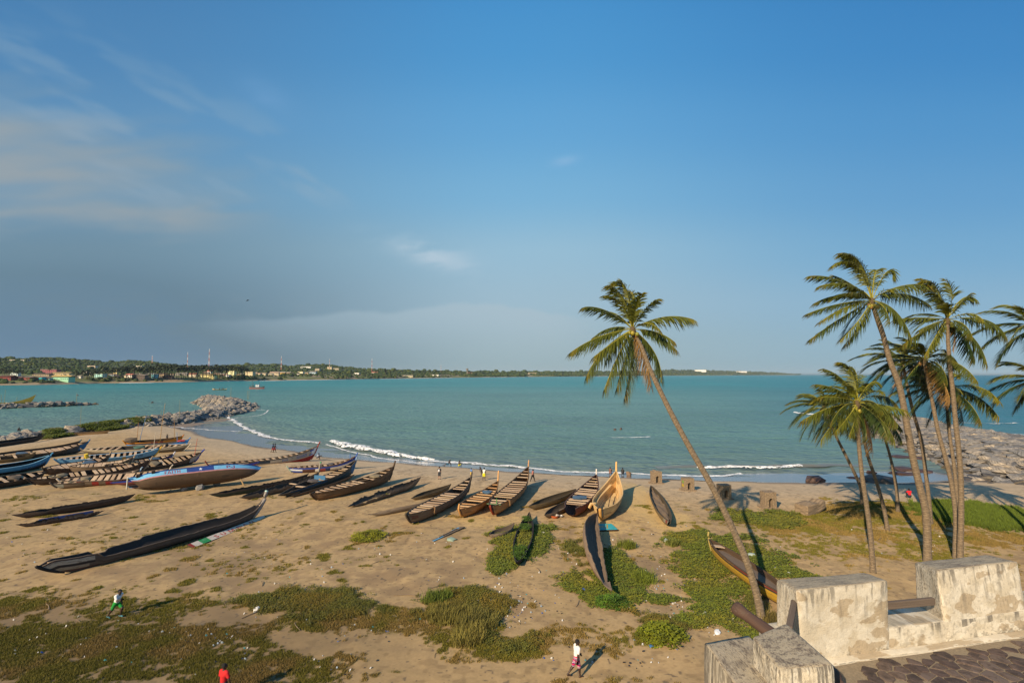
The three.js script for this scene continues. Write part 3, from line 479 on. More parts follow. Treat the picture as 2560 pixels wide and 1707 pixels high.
const ROCKTEX = dataTex(256, 256, (x, y) => { const n = fbm(x * 0.06, y * 0.06, 5), s = smooth(0.55, 0.75, fbm(x * 0.02 + 9, y * 0.1, 4)), v = 0.62 + 0.5 * n - 0.18 * s; return [v, v * 0.985, v * 0.96]; });
const rockMats = [[0.37, 0.345, 0.31], [0.31, 0.3, 0.285], [0.25, 0.25, 0.25], [0.43, 0.375, 0.3], [0.34, 0.305, 0.26], [0.19, 0.19, 0.195]].map((c) => mat(lin(...c), 0.92, { map: ROCKTEX, bumpMap: ROCKTEX, bumpScale: 0.12 }));
const wetRock = [[0.12, 0.1, 0.07], [0.16, 0.12, 0.065], [0.085, 0.08, 0.075]].map((c) => mat(lin(...c), 0.7, { map: ROCKTEX }));
function pile(label, place, n, seed, size, coreGeo, flat = 0) {    // place(u, v) -> [x, y, z, lift 0..1 above the water], keeps the largest-looking 300 as parts
  const r = rng(seed), g = top('rock_breakwater', label, 'breakwater', V3(0, 0, 0)), list = [];
  for (let i = 0; i < n; i++) { const p = place(r(), r(), r); if (!p) continue; const s = size * (0.6 + 0.75 * Math.pow(r(), 1.4)); list.push({ p, s, a: r(), b: r(), c: r(), k: Math.floor(r() * 7), show: s * FOCAL / Math.max(40, -p[2]) * (p[3] > 0 ? 1 : 0.5) }); }
  list.sort((a, b) => b.show - a.show);
  const rest = rockMats.map(() => []);
  if (coreGeo) part(g, 'core', coreGeo, rockMats[5]);
  list.forEach((q, i) => {
    const low = q.p[1] < SEA + size * 0.42 && q.c < 0.85, mi = Math.floor(q.a * 5.99), M = M4(V3(q.p[0], q.p[1], q.p[2]), [(q.b - 0.5) * (0.9 - 0.5 * flat), q.a * 6.28, (q.c - 0.5) * (0.9 - 0.5 * flat)], [q.s * (0.8 + 0.5 * q.b + 0.3 * flat), q.s * (0.55 + 0.35 * q.c) * (1 - 0.45 * flat), q.s * (0.75 + 0.4 * q.a + 0.1 * flat)]);
    if (i < 300) { const o = part(g, 'rock', rockGeos[q.k], low ? wetRock[mi % 3] : rockMats[mi]); o.applyMatrix4(M); } else rest[mi].push(rockGeos[q.k].clone().applyMatrix4(M));
  });
  rest.forEach((l, i) => { if (l.length) { const o = part(g, 'smaller_rocks', mergeGeometries(l), rockMats[i]); o.userData.kind = 'stuff'; } });
  return g;
}
function core(path, half, height) {                          // the heaped body under the loose rocks
  const pos = [], idx = [], n = path.length;
  path.forEach(([x, d], i) => { const q = path[Math.min(i + 1, n - 1)], o = path[Math.max(i - 1, 0)], tx = q[0] - o[0], td = q[1] - o[1], l = Math.hypot(tx, td), nx = -td / l, nd = tx / l, w = half(i / (n - 1)), h = height(i / (n - 1)); for (const [s, y] of [[-1.05, SEA - 1.2], [-0.5, SEA + h * 0.62], [0, SEA + h * 0.86], [0.5, SEA + h * 0.62], [1.05, SEA - 1.2]]) pos.push(x + nx * w * s, y, -(d + nd * w * s)); });
  for (let i = 0; i < n - 1; i++) for (let j = 0; j < 4; j++) { const a = i * 5 + j, b = a + 5; idx.push(a, b, a + 1, b, b + 1, a + 1); }
  return geoFrom(pos, idx);
}
function jetty(label, pts, half, height, n, seed, size) {
  const c = new THREE.CatmullRomCurve3(pts.map(([x, d]) => V3(x, 0, d))), path = c.getSpacedPoints(60).map((p) => [p.x, p.z]);
  return pile(label, (u, v) => {
    const t = u, p = c.getPointAt(t), tg = c.getTangentAt(t), s = (v - 0.5) * 2.1, w = half(t), h = height(t);
    const y = SEA + h * Math.max(0, 1 - Math.pow(Math.abs(s), 1.7)) - 0.1;
    return [p.x - tg.z * w * s, y - 0.25, -(p.z + tg.x * w * s), 1];
  }, n, seed, size, core(path, half, height));
}
jetty('curved breakwater of grey rocks reaching out from the beach on the left', [[-150, 92], [-118, 106], [-111.5, 125], [-110, 150], [-110, 172], [-114, 196], [-124, 222], [-138, 245], [-154, 266], [-170, 280]], (t) => lerp(3.6, 6.6, smooth(0.15, 0.42, t)) + 3.6 * smooth(0.55, 0.75, t) * smooth(1.02, 0.9, t) + 1, (t) => lerp(1.6, 2.7, smooth(0.1, 0.4, t)) + 1.0 * smooth(0.6, 0.8, t), 1300, 3, 1.1);
jetty('low narrow line of rocks in the water at the far left', [[-262, 214], [-240, 222], [-226, 236], [-218, 250], [-213.5, 259]], (t) => 2.4 - t, (t) => 2.2 - 1.4 * smooth(0.7, 1, t), 230, 9, 1.2);
// the broad paved breakwater on the right
{
  const near = [[2169, 1078], [2228, 1104], [2308, 1139], [2362, 1161], [2416, 1188], [2496, 1211], [2620, 1232]].map(([x, y]) => P(x, y, SEA)), far = [[2196, 1038], [2260, 1042], [2308, 1050], [2416, 1071], [2560, 1094], [2760, 1120]].map(([x, y]) => P(x, y, 1.2));
  const cn = new THREE.CatmullRomCurve3(near), cf = new THREE.CatmullRomCurve3(far), at = (u, v) => { const a = cn.getPoint(u), b = cf.getPoint(u); return [lerp(a.x, b.x, v), SEA + 2.6 * smooth(-0.02, 0.3, v) + 0.35 * Math.sin(v * 3.1) - 1.5 * smooth(0.1, -0.05, u) - 2.2 * smooth(0.95, 1.12, v), lerp(a.z, b.z, v)]; };
  const pos = [], idx = [], n = 40, m = 14;
  for (let i = 0; i <= n; i++) for (let j = 0; j <= m; j++) { const v = -0.06 + 1.26 * j / m, p = at(i / n, v); pos.push(p[0], p[1] - 0.55 - (v < 0 || v > 1.1 ? 1.4 : 0), p[2]); }
  for (let i = 0; i < n; i++) for (let j = 0; j < m; j++) { const a = i * (m + 1) + j, b = a + m + 1; idx.push(a, b, a + 1, b, b + 1, a + 1); }
  pile('broad breakwater of fitted grey and tan rocks beyond the palms on the right', (u, v, r) => { const p = at(u, -0.03 + 1.16 * v); return [p[0], p[1] - 0.12 + 0.14 * r(), p[2], 1]; }, 2300, 21, 1.12, geoFrom(pos, idx), 1);
}
// single rocks in the shallows and awash in the bay
const lone = (label, px, py, w, h, seed, m = wetRock[2]) => { const p = G(px, py), r = rng(seed), g = rockGeos[seed % 7].clone(); const o = part(scene, 'rock', g, m); o.position.set(p.x, Math.max(p.y, SEA) + h * 0.1, p.z); o.scale.set(w / 2, h * 0.6, w * 0.4); o.rotation.y = r() * 6; return tag(o, label, 'rock'); };
const redRock = mat(lin(0.1, 0.055, 0.04), 0.6, { map: ROCKTEX });
lone('dark shaggy rock in the wet sand left of the palms', 2040, 1204, 2.9, 1.5, 1, redRock); lone('wide brown rock lying in the wet sand between palm trunks', 2196, 1205, 5.2, 1.5, 2, mat(lin(0.11, 0.085, 0.065), 0.7, { map: ROCKTEX }));
lone('flat reddish rock shelf awash between the palm trunks', 2266, 1176, 5.4, 0.75, 3, redRock); lone('small flat rock just below the reddish rock shelf', 2256, 1184, 3.2, 0.5, 4, redRock); lone('small dark rock behind the reddish rock shelf', 2252, 1146, 1.9, 0.5, 5, redRock); lone('long thin dark rock awash left of the thick palm trunk', 2262, 1160, 4.6, 0.5, 6, redRock); lone('dark rock awash right of the thick palm trunk', 2302, 1162, 3.4, 0.5, 1, redRock); lone('small dark stone awash right of the wide brown rock', 2312, 1179, 2.6, 0.45, 2, redRock); lone('tiny dark stone behind the wide brown rock', 2180, 1182, 1.3, 0.6, 4, redRock); lone('thin dark stone on the wet sand left of the wide brown rock', 2137, 1195, 1.8, 0.3, 6, redRock);
lone('left one of two dark rocks awash out in the bay', 1538, 1100, 0.95, 0.75, 2, redRock); lone('right one of two dark rocks awash out in the bay', 1553, 1099, 0.8, 0.95, 5, redRock);
lone('small brown boulder at the water\'s edge behind the new boat', 1573, 1188, 1.1, 1.1, 3, mat(lin(0.2, 0.13, 0.08), 0.8));
// ---------------------------------------------------------------- the castle's parapet and terrace, lower right
function plaster(seed, dark, blotch, w = 512, tall = 512, tiles = 4) {     // limewash: lime white, ochre where it has flaked, black algae running down; four tiles side by side: front, left, top, back
  return dataTex(w * tiles, tall, (X, y) => {
    const tile = Math.floor(X / w), x = X % w, u = x / w, v = y / tall, sx = x + seed * 97 + tile * 777, k = 512 / w;
    const n = fbm(sx * 0.012 * k, y * 0.012 * k, 5), f = fbm(sx * 0.09 * k, y * 0.09 * k, 4), g = noise(sx * 0.6, y * 0.6);
    let r = 0.60, gr = 0.535, b = 0.41; const put = (R, Gq, B, a) => { r = lerp(r, R, a); gr = lerp(gr, Gq, a); b = lerp(b, B, a); };
    put(0.52, 0.445, 0.31, smooth(0.35, 0.75, n) * 0.5);
    put(0.7, 0.645, 0.52, smooth(0.42, 0.7, fbm(sx * 0.02 * k + 40, y * 0.02 * k, 5)) * 0.7);
    if (tile === 2) {                                            // tops: grey-brown, lichen
      put(0.38, 0.31, 0.2, 0.85); put(0.47, 0.39, 0.26, smooth(0.45, 0.65, n) * 0.6); put(0.13, 0.1, 0.075, smooth(0.4, 0.72, 0.6 * fbm(sx * 0.014 * k + 7, y * 0.03 * k + 3, 5) + 0.4 * f) * (0.35 + dark * 0.6)); put(0.1, 0.08, 0.06, smooth(0.62, 0.72, f) * 0.5);
      put(0.68, 0.63, 0.54, smooth(0.8, 0.86, noise(sx * 0.07, y * 0.07 + 3)) * smooth(0.7, 0.9, g) * 0.9);
    } else {
      put(0.38, 0.29, 0.175, smooth(0.555, 0.6, fbm(sx * 0.009 * k + 90, y * 0.011 * k + seed, 6) + blotch * 0.05 - Math.abs(v - 0.3) * 0.34) * 0.75 * (tile ? 0.5 : 1));   // flaked patches
      const run = smooth(0.5, 0.68, fbm(sx * 0.055 * k, y * 0.006 * k + 20, 4)), len = 0.25 + 0.55 * noise(sx * 0.03 * k, 7);
      put(0.1, 0.09, 0.075, clamp(run * smooth(1 - len, 1.02, v) * (0.75 + dark * 0.4)) * (0.55 + 0.45 * g));
      put(0.085, 0.075, 0.055, smooth(0.5, 0.64, f * 0.5 + n * 0.5 + 0.12 * dark) * smooth(0.22, 0.02, v) * 0.85);
      put(0.12, 0.1, 0.075, smooth(0.56, 0.74, f * 0.6 + 0.4 * fbm(sx * 0.11 * k, y * 0.03 * k, 3) + dark * 0.12) * (tile === 1 ? 0.72 : 0.3 * dark + 0.12));
      put(0.12, 0.1, 0.07, smooth(0.93, 1, v) * 0.35);
    }
    const t = 0.88 + 0.16 * f + 0.12 * (g - 0.5); return [toS(clamp(r * t)), toS(clamp(gr * t)), toS(clamp(b * t))];
  }, true, tiles === 1);
}
const PLASTER_BUMP = dataTex(512, 512, (x, y) => { const n = 0.6 * fbm(x * 0.03, y * 0.03, 5) + 0.4 * fbm(x * 0.15, y * 0.15, 3); return [n, n, n]; }, false);
const wallMat = (seed, dark) => mat(0xffffff, 0.94, { map: plaster(seed, dark, 0.2, 1024, 256, 1), bumpMap: PLASTER_BUMP, bumpScale: 0.012 });
const PLASTER_BUMP4 = PLASTER_BUMP.clone(); PLASTER_BUMP4.repeat.set(8, 2); PLASTER_BUMP4.needsUpdate = true;
const plasterMat = (seed, dark, blotch) => mat(0xffffff, 0.94, { map: plaster(seed, dark, blotch), bumpMap: PLASTER_BUMP4, bumpScale: 0.012 });
// a block with eight corners, soft edges, faces a little uneven; corners: bottom FL FR BR BL, top FL FR BR BL
function block(c, radius = 0.07, seg = 22, metres = 0) {
  const box = new THREE.BoxGeometry(1, 1, 1, seg, seg, seg), p = box.attributes.position, uv = box.attributes.uv, n = p.count, per = (seg + 1) * (seg + 1);
  const C = c.map((q) => V3(q[0], q[1], -q[2])), sz = V3(C[0].distanceTo(C[1]), C[0].distanceTo(C[4]), C[0].distanceTo(C[3]));
  for (let i = 0; i < n; i++) {
    const face = Math.floor(i / per), a = V3(p.getX(i) * sz.x, p.getY(i) * sz.y, p.getZ(i) * sz.z), h = sz.clone().multiplyScalar(0.5).subScalar(radius), in_ = V3(clamp(a.x, -h.x, h.x), clamp(a.y, -h.y, h.y), clamp(a.z, -h.z, h.z)), off = a.clone().sub(in_), l = off.length();
    if (l > 0) { off.multiplyScalar(radius / l); a.copy(in_).add(off); }
    const u = a.x / sz.x + 0.5, v = a.y / sz.y + 0.5, w = 0.5 - a.z / sz.z;      // w: 0 front .. 1 back
    const L = (A, B, t) => A.clone().lerp(B, t), q = L(L(L(C[0], C[1], u), L(C[3], C[2], u), w), L(L(C[4], C[5], u), L(C[7], C[6], u), w), v);
    q.x += (fbm(q.y * 1.7 + q.z * 1.3, q.x * 1.7, 3) - 0.5) * 0.06 + (fbm(q.y * 6 + q.z * 5, q.x * 6, 2) - 0.5) * 0.02; q.y += (fbm(q.x * 1.6, q.z * 1.6 + 5, 3) - 0.5) * 0.035; q.z += (fbm(q.x * 1.5 + 9, q.y * 1.5, 3) - 0.5) * 0.07;
    p.setXYZ(i, q.x, q.y, q.z);
    const tile = [3, 1, 2, 2, 0, 3][face]; if (metres) uv.setXY(i, (face > 1 && face < 4 || face > 3 ? u * sz.x : w * sz.z) / metres, face > 1 && face < 4 ? 0.3 + 0.3 * w : v * 0.98 + 0.01); else uv.setXY(i, (tile + 0.01 + 0.98 * uv.getX(i)) / 4, 0.01 + 0.98 * uv.getY(i));
  }
  const w = mergeVertices(box.clone().deleteAttribute('uv').deleteAttribute('normal'), 1e-4); w.computeVertexNormals();
  const key = (g, i) => [0, 1, 2].map((k) => Math.round(g.attributes.position.getComponent(i, k) * 2000)).join(), map = new Map();
  for (let i = 0; i < w.attributes.position.count; i++) map.set(key(w, i), i);
  const nn = []; for (let i = 0; i < n; i++) { const j = map.get(key(box, i)); nn.push(...(j === undefined ? [0, 1, 0] : [0, 1, 2].map((k) => w.attributes.normal.getComponent(j, k)))); }
  box.setAttribute('normal', new THREE.Float32BufferAttribute(nn, 3)); box.clearGroups();
  return box;
}
const TOP = 10.0, FLOOR = 8.45;
const at = (px, py, y) => { const p = P(px, py, y); return [p.x, -p.z]; };
{
  const castle = top('castle_parapet', 'whitewashed castle parapet with broad weathered merlons in the lower right corner', 'parapet', V3(0, 0, 0));
  const mk = (fl, fr, br, bl, y0, yf, yb, m, name = 'merlon', flare = 0.012) => { // footprint corners at the top, heights of front and back edge
    const cx = (fl[0] + fr[0]) / 2, b = (p, f) => [p[0] + (p[0] - cx) * flare * 0.4, p[1] - (f ? flare : -flare)];
    const onLine = (p) => [p[0], W0[1] + (p[0] - W0[0]) * dir[1] / dir[0] - 0.004], c = [flare ? onLine(fl) : b(fl, 1), flare ? onLine(fr) : b(fr, 1), [...b(br, 0)], [...b(bl, 0)]].map(([x, d]) => [x, y0, d]).concat([[fl[0], yf, fl[1]], [fr[0], yf, fr[1]], [br[0], yb, br[1]], [bl[0], yb, bl[1]]]);
    return part(castle, name, block(c), m);
  };
  const W0 = at(2070, 1653, FLOOR), W1 = at(2541, 1583, FLOOR), dir = [(W1[0] - W0[0]), (W1[1] - W0[1])], L = Math.hypot(...dir); dir[0] /= L; dir[1] /= L;
  const FL2 = at(1993, 1474, TOP), FR2 = at(2222, 1450, TOP), BR2 = at(2166, 1430, TOP - 0.2), BL2 = at(1938, 1447, TOP - 0.2);
  const FL3 = at(2345, 1426, TOP), FR3 = at(2546, 1401, TOP), BR3 = at(2470, 1386, TOP - 0.2), BL3 = at(2286, 1405, TOP - 0.2);
  const SILL = 8.93;
  mk(FL2, FR2, BR2, BL2, FLOOR - 0.1, TOP, TOP - 0.2, plasterMat(1, 0.25, 1)).userData.label = 'left one of the two merlons facing the camera, cream with brown flaked patches';
  mk(FL3, FR3, BR3, BL3, FLOOR - 0.1, TOP, TOP - 0.2, plasterMat(2, 0.6, 0.5)).userData.label = 'right one of the two merlons facing the camera, streaked black from its top edge';
  // low wall that carries them, with the sill of the opening between; runs on to the right out of the picture
  const wp = (s, o, y) => [W0[0] + dir[0] * s - dir[1] * 0 + (o * 0.14), y, W0[1] + dir[1] * s + o];
  const low = [wp(-1.2, 0.03, FLOOR - 0.3), wp(9, 0.03, FLOOR - 0.3), wp(9, 1.22, FLOOR - 0.3), wp(-1.2, 1.22, FLOOR - 0.3), wp(-1.2, 0.04, SILL), wp(9, 0.04, SILL), wp(9, 1.18, SILL - 0.16), wp(-1.2, 1.18, SILL - 0.16)];
  part(castle, 'embrasure_sill', block(low, 0.05, 24, 4.2), wallMat(3, 0.75));
  part(castle, 'plaster_fillet', block([wp(-0.1, -0.2, FLOOR - 0.05), wp(9, -0.2, FLOOR - 0.05), wp(9, 0.1, FLOOR - 0.05), wp(-0.1, 0.1, FLOOR - 0.05), wp(-0.1, -0.17, FLOOR + 0.03), wp(9, -0.17, FLOOR + 0.03), wp(9, 0, FLOOR + 0.06), wp(-0.1, 0, FLOOR + 0.06)], 0.02, 24, 4.2), wallMat(4, 0));
  // outer face of the bastion down to the ground
  part(castle, 'bastion_wall', block([wp(-1.5, 0.3, -0.5), wp(9.5, 0.3, -0.5), wp(9.5, 1.75, -0.5), wp(-1.2, 1.75, -0.5), wp(-1.2, 0.3, SILL - 0.5), wp(9, 0.3, SILL - 0.5), wp(9, 1.12, SILL - 0.5), wp(-1.1, 1.12, SILL - 0.5)], 0.05, 10, 6), wallMat(5, 0.8));
  // the corner: two blocks seen from above
  const A0 = at(1877, 1589, TOP), A1 = at(1965, 1553, TOP), A2 = at(2092, 1663, TOP), A3 = at(1945, 1671, TOP);
  mk(A3, A2, A1, A0, FLOOR - 0.2, TOP, TOP, plasterMat(6, 0.95, 0.3), 'merlon', 0).userData.label = 'mottled grey corner merlon seen from above, with bare plaster on its side';
  const B = TOP - 0.45, B0 = at(1759, 1605, B), B1 = at(1905, 1584, B);
  part(castle, 'merlon', block([[B0[0] - 0.02, 0, 6.9], [B1[0], 0, 6.9], [B1[0] - 0.05, 0, B1[1] + 0.25], [B0[0] - 0.16, 0, B0[1] + 0.2], [B0[0] + 0.05, B, 6.9], [B1[0] - 0.2, B, 6.9], [B1[0] - 0.25, B, B1[1]], [B0[0], B, B0[1]]], 0.05, 24), plasterMat(7, 0.85, 0.3)).userData.label = 'lower corner block at the very left of the parapet, dark streaked on its outer side';
  const wood = mat(lin(0.17, 0.125, 0.09), 0.9, { map: dataTex(128, 128, (x, y) => { const v = 0.55 + 0.6 * fbm(x * 0.02, y * 0.3, 4); return [v, v, v]; }) });
  const beam = (label, a, b, w, h) => { const A = V3(...a), Bv = V3(...b), o = part(scene, 'timber_beam', new RoundedBoxGeometry(A.distanceTo(Bv), h, w, 2, 0.02), wood); o.position.copy(A).lerp(Bv, 0.5); o.quaternion.setFromUnitVectors(V3(1, 0, 0), Bv.clone().sub(A).normalize()); return tag(o, label, 'beam'); };
  const b0 = P(2215, 1524, 9.3), b1 = P(2341, 1506, 9.32); b0.z -= 0.05; beam('weathered timber beam spanning the opening between the two merlons', [b0.x, 9.3, b0.z - 0.12], [b1.x + 0.05, 9.3, b1.z - 0.12], 0.1, 0.16);
  const c0 = P(1986, 1508, 9.66), c1 = P(1973, 1572, 9.6); beam('short timber beam seen end-on beside the left merlon', [c0.x, c0.y, c0.z], [c1.x, c1.y - 0.02, c1.z], 0.12, 0.15);
  { // the cannon
    const m0 = P(1838, 1518, 9.45), m1 = P(1913, 1572, 9.32), ax = m1.clone().sub(m0).normalize(), len = 2.5;
    const prof = [[0, 0.0], [0.055, 0], [0.055, 0], [0.115, 0], [0.135, 0.03], [0.14, 0.1], [0.125, 0.2], [0.112, 0.3], [0.118, 0.33], [0.118, 0.36], [0.113, 0.38], [0.128, 1.0], [0.14, 1.03], [0.14, 1.09], [0.134, 1.12], [0.155, 2.0], [0.17, 2.04], [0.17, 2.12], [0.14, 2.2], [0.06, 2.26], [0.05, 2.32], [0.07, 2.4], [0.04, 2.48], [0, 2.5]].map(([r, y]) => new THREE.Vector2(r, y));
    const rust = mat(lin(0.085, 0.055, 0.042), 0.8, { map: dataTex(256, 256, (x, y) => { const n = fbm(x * 0.04, y * 0.04, 5), s = smooth(0.7, 0.75, fbm(x * 0.05 + 7, y * 0.05, 4)); return [0.7 + 0.5 * n + s * 0.6, 0.68 + 0.42 * n + s * 0.4, 0.66 + 0.36 * n + 0.2 * s]; }) });
    const g = top('cannon', 'old rusty cannon poking out through the parapet over the beach', 'cannon', m0); g.quaternion.setFromUnitVectors(V3(0, 1, 0), ax);
    part(g, 'barrel', new THREE.LatheGeometry(prof, 28), rust); part(g, 'bore', new THREE.CircleGeometry(0.058, 20).rotateX(Math.PI / 2).translate(0, -0.003, 0), mat(lin(0.01, 0.01, 0.01), 1));
    part(g, 'trunnion', new THREE.CylinderGeometry(0.05, 0.05, 0.44, 14).rotateZ(Math.PI / 2).translate(0, 1.2, 0), rust);
  }
  // the terrace: mortar bed and fitted dark stones
  const bed = structure('terrace_floor', (() => { const s = new THREE.Shape([[W0[0] - 0.9, W0[1] + 0.1], [W0[0] + 9, W0[1] + 2.1], [W0[0] + 9, -6], [4.3, -6], [4.3, 7.9], [5.4, 9.4]].map(([x, y]) => new THREE.Vector2(x, y))); const g = new THREE.ShapeGeometry(s); g.rotateX(-Math.PI / 2).translate(0, FLOOR - 0.004, 0); const u = g.attributes.uv, p = g.attributes.position; for (let i = 0; i < p.count; i++) u.setXY(i, p.getX(i) * 0.5, p.getZ(i) * 0.5); return g; })(), mat(0xffffff, 0.95, { map: dataTex(512, 512, (x, y) => { const f = fbm(x * 0.12, y * 0.12, 4), g = noise(x * 0.9, y * 0.9), t = 0.62 + 0.5 * f + 0.35 * (g - 0.5); return [toS(clamp(0.27 * t)), toS(clamp(0.215 * t)), toS(clamp(0.14 * t))]; }) }));
  const r = rng(404), pts = [], ca = Math.cos(-0.42), sa = Math.sin(-0.42), ex = 0.4, ez = 0.21;
  for (let i = -19; i < 26; i++) for (let j = -31; j < 36; j++) { const u = (i + (j & 1) * 0.5 + (r() - 0.5) * 0.75) * ex, v = (j + (r() - 0.5) * 0.7) * ez; pts.push([u, v]); }
  const stoneTex = dataTex(256, 256, (x, y) => { const n = fbm(x * 0.05, y * 0.05, 5), g = noise(x * 0.5, y * 0.5), s = smooth(0.6, 0.7, fbm(x * 0.03 + 50, y * 0.03, 4)), v = 0.6 + 0.6 * n + 0.15 * (g - 0.5); const l = smooth(0.74, 0.82, fbm(x * 0.11 + 5, y * 0.11, 4)) * 2.2; return [v + s * 0.5 + l * 0.2, v * 0.98 + s * 0.45 + l * 0.19, v * 0.96 + s * 0.34 + l * 0.15]; });
  const stoneMats = [[0.092, 0.064, 0.054], [0.112, 0.08, 0.066], [0.072, 0.053, 0.046], [0.135, 0.1, 0.08]].map((c) => mat(lin(...c), 0.85, { map: stoneTex, bumpMap: stoneTex, bumpScale: 0.015 }));
  const inBed = (x, d) => d < W0[1] - 0.19 + (x - W0[0]) * dir[1] / dir[0] && x > 5.15 + Math.max(0, (d - 7.9) * 0.6) && d > 5.2 && x < 12.6, back = (u, v) => [8.6 + u * ca - v * sa, 9 + u * sa + v * ca];
  pts.forEach(([u, v], i) => {
    const [x, d] = back(u, v); if (!inBed(x, d)) return;
    const near = pts.filter((q, k) => k !== i && Math.abs(q[0] - u) < 1.3 && Math.abs(q[1] - v) < 0.8);
    let cell = [[u - 1, v - 1], [u + 1, v - 1], [u + 1, v + 1], [u - 1, v + 1]];
    for (const q of near) { // clip by the bisector, pulled in for the joint
      const nx = q[0] - u, ny = q[1] - v, l = Math.hypot(nx, ny), lim = l / 2 - 0.009 - 0.01 * r(), f = (p) => ((p[0] - u) * nx + (p[1] - v) * ny) / l - lim, out = [];
      for (let k = 0; k < cell.length; k++) { const a = cell[k], b = cell[(k + 1) % cell.length], fa = f(a), fb = f(b); if (fa <= 0) out.push(a); if (fa * fb < 0) out.push([lerp(a[0], b[0], fa / (fa - fb)), lerp(a[1], b[1], fa / (fa - fb))]); }
      cell = out; if (cell.length < 3) return;
    }
    if (cell.some((p) => !inBed(...back(...p)))) { if (r() < 0.8) return; }
    if (fbm(x * 0.9, d * 0.9, 2) < 0.26) return;
    const soft = []; cell.forEach((p, k) => { const q = cell[(k + 1) % cell.length], a = 0.12; soft.push([lerp(p[0], q[0], a), lerp(p[1], q[1], a)], [lerp(p[0], q[0], 1 - a), lerp(p[1], q[1], 1 - a)]); });
    const h = 0.008 + 0.02 * r(), pos = [], uvv = [], idx = [], ring = soft.length, tilt = (r() - 0.5) * 0.08;
    for (const [s, y] of [[1, -0.02], [0.985, h * 0.6], [0.92, h]]) for (const p of soft) { const a = u + (p[0] - u) * s, b = v + (p[1] - v) * s, [X, D] = back(a, b); pos.push(X, FLOOR + y + (a - u) * tilt, -D); uvv.push(a * 0.7, b * 0.7); }
    const [cx, cd] = back(u, v); pos.push(cx, FLOOR + h + 0.004, -cd); uvv.push(u * 0.7, v * 0.7);
    for (let k = 0; k < ring; k++) { const k2 = (k + 1) % ring; idx.push(k, k2, ring + k, ring + k, k2, ring + k2, ring + k, ring + k2, 2 * ring + k, 2 * ring + k, ring + k2, 2 * ring + k2, 2 * ring + k, 2 * ring + k2, 3 * ring); }
    part(bed, 'paving_stone', geoFrom(pos, idx, uvv), stoneMats[Math.floor(r() * 4)]);
  });
}
// ---------------------------------------------------------------- canoes
const woodTex = {};
function woodCanvas(base, opt = {}) {                         // three bands: outside right (top), outside left, inside; grain along the boat
  const w = opt.w ?? 1024, c = document.createElement('canvas'); c.width = w; c.height = 384; const x = c.getContext('2d'), r = rng(opt.seed ?? 5), b = base;
  const css = (m, a = 1) => `rgba(${b.map((v) => Math.round(clamp(v * m, 0, 255))).join()},${a})`;
  x.fillStyle = css(1); x.fillRect(0, 0, w, 384);
  for (let i = 0; i < 1500; i++) { const y = r() * 384, l = 20 + r() * 220; x.fillStyle = css(0.6 + r() * 0.75, 0.25); x.fillRect(r() * w - 40, y, l, 0.7 + r() * 2.2); }
  for (let i = 0; i < 130; i++) { x.fillStyle = r() < 0.5 ? css(0.45, 0.3) : css(1.4, 0.22); x.beginPath(); x.ellipse(r() * w, r() * 384, 6 + r() * 50, 2 + r() * 9, 0, 0, 7); x.fill(); }
  if (opt.paint) {
    for (const side of [0, 1]) {
      x.save(); x.translate(0, side * 128); x.beginPath(); x.rect(0, 0, w, 128); x.clip();
      if (side) { x.translate(w, 0); x.scale(-1, 1); }           // mirrored so that lettering reads along the other side
      const U = (u) => (side ? 1 - u : u) * w, Vv = (v) => (1 - v) * 128;
      for (const [u0, u1, v0, v1, col, a] of opt.paint) { x.globalAlpha = a ?? 1; x.fillStyle = col; const p = U(u0), q = U(u1); x.fillRect(Math.min(p, q), Vv(v1), Math.abs(q - p), (v1 - v0) * 128); }
      x.globalAlpha = 1;
      for (const [str, u, v, size, col, wd, rot, a] of opt.text ?? []) { x.save(); x.globalAlpha = a ?? 0.9; x.translate(side ? (1 - u) * w : u * w, Vv(v)); if (rot) x.rotate(rot); x.fillStyle = col; x.font = `bold ${size}px sans-serif`; x.textAlign = 'center'; x.textBaseline = 'middle'; const m = x.measureText(str).width || 1; x.scale(wd / m, 1); x.fillText(str, 0, 0); x.restore(); }
      for (const [u, v, rad, col] of opt.stars ?? []) { x.save(); x.translate(U(u), Vv(v)); x.fillStyle = col; x.beginPath(); for (let k = 0; k < 10; k++) { const a = k * Math.PI / 5 - Math.PI / 2, q = k & 1 ? rad * 0.42 : rad; x.lineTo(Math.cos(a) * q, Math.sin(a) * q); } x.fill(); x.restore(); }
      x.restore();
      const wear = opt.wear ?? 0.5;
      x.save(); x.beginPath(); x.rect(0, side * 128, w, 128); x.clip();
      for (let i = 0; i < 420 * wear; i++) { x.fillStyle = css(0.7 + r() * 0.5, 0.35 + 0.4 * r()); x.fillRect(r() * w, side * 128 + r() * 128, 3 + r() * 26, 0.8 + r() * 2.6); }
      x.restore();
    }
  }
  for (const y of opt.seams ?? [40, 78, 168, 206, 290, 330]) { x.fillStyle = css(0.3, 0.55); for (let k = 0; k < w; k += 24) x.fillRect(k, y + (r() - 0.5) * 2, 24, 1.4); }
  x.fillStyle = css(0.35, opt.inside ?? 0.55); x.fillRect(0, 256, w, 128);  // inside band darkened in the colour, standing in for shade within the hull
  const t = new THREE.CanvasTexture(c); t.colorSpace = THREE.SRGBColorSpace; t.wrapS = THREE.RepeatWrapping; return t;
}
const WOOD = { grey: [112, 95, 76], brown: [112, 84, 55], dark: [66, 52, 42], black: [42, 36, 33], tan: [158, 118, 74], olive: [116, 98, 66], red: [112, 74, 60], fresh: [204, 170, 116], ash: [128, 112, 94] };
const BUMPW = dataTex(256, 256, (x, y) => { const n = fbm(x * 0.02, y * 0.35, 4); return [n, n, n]; }, false);
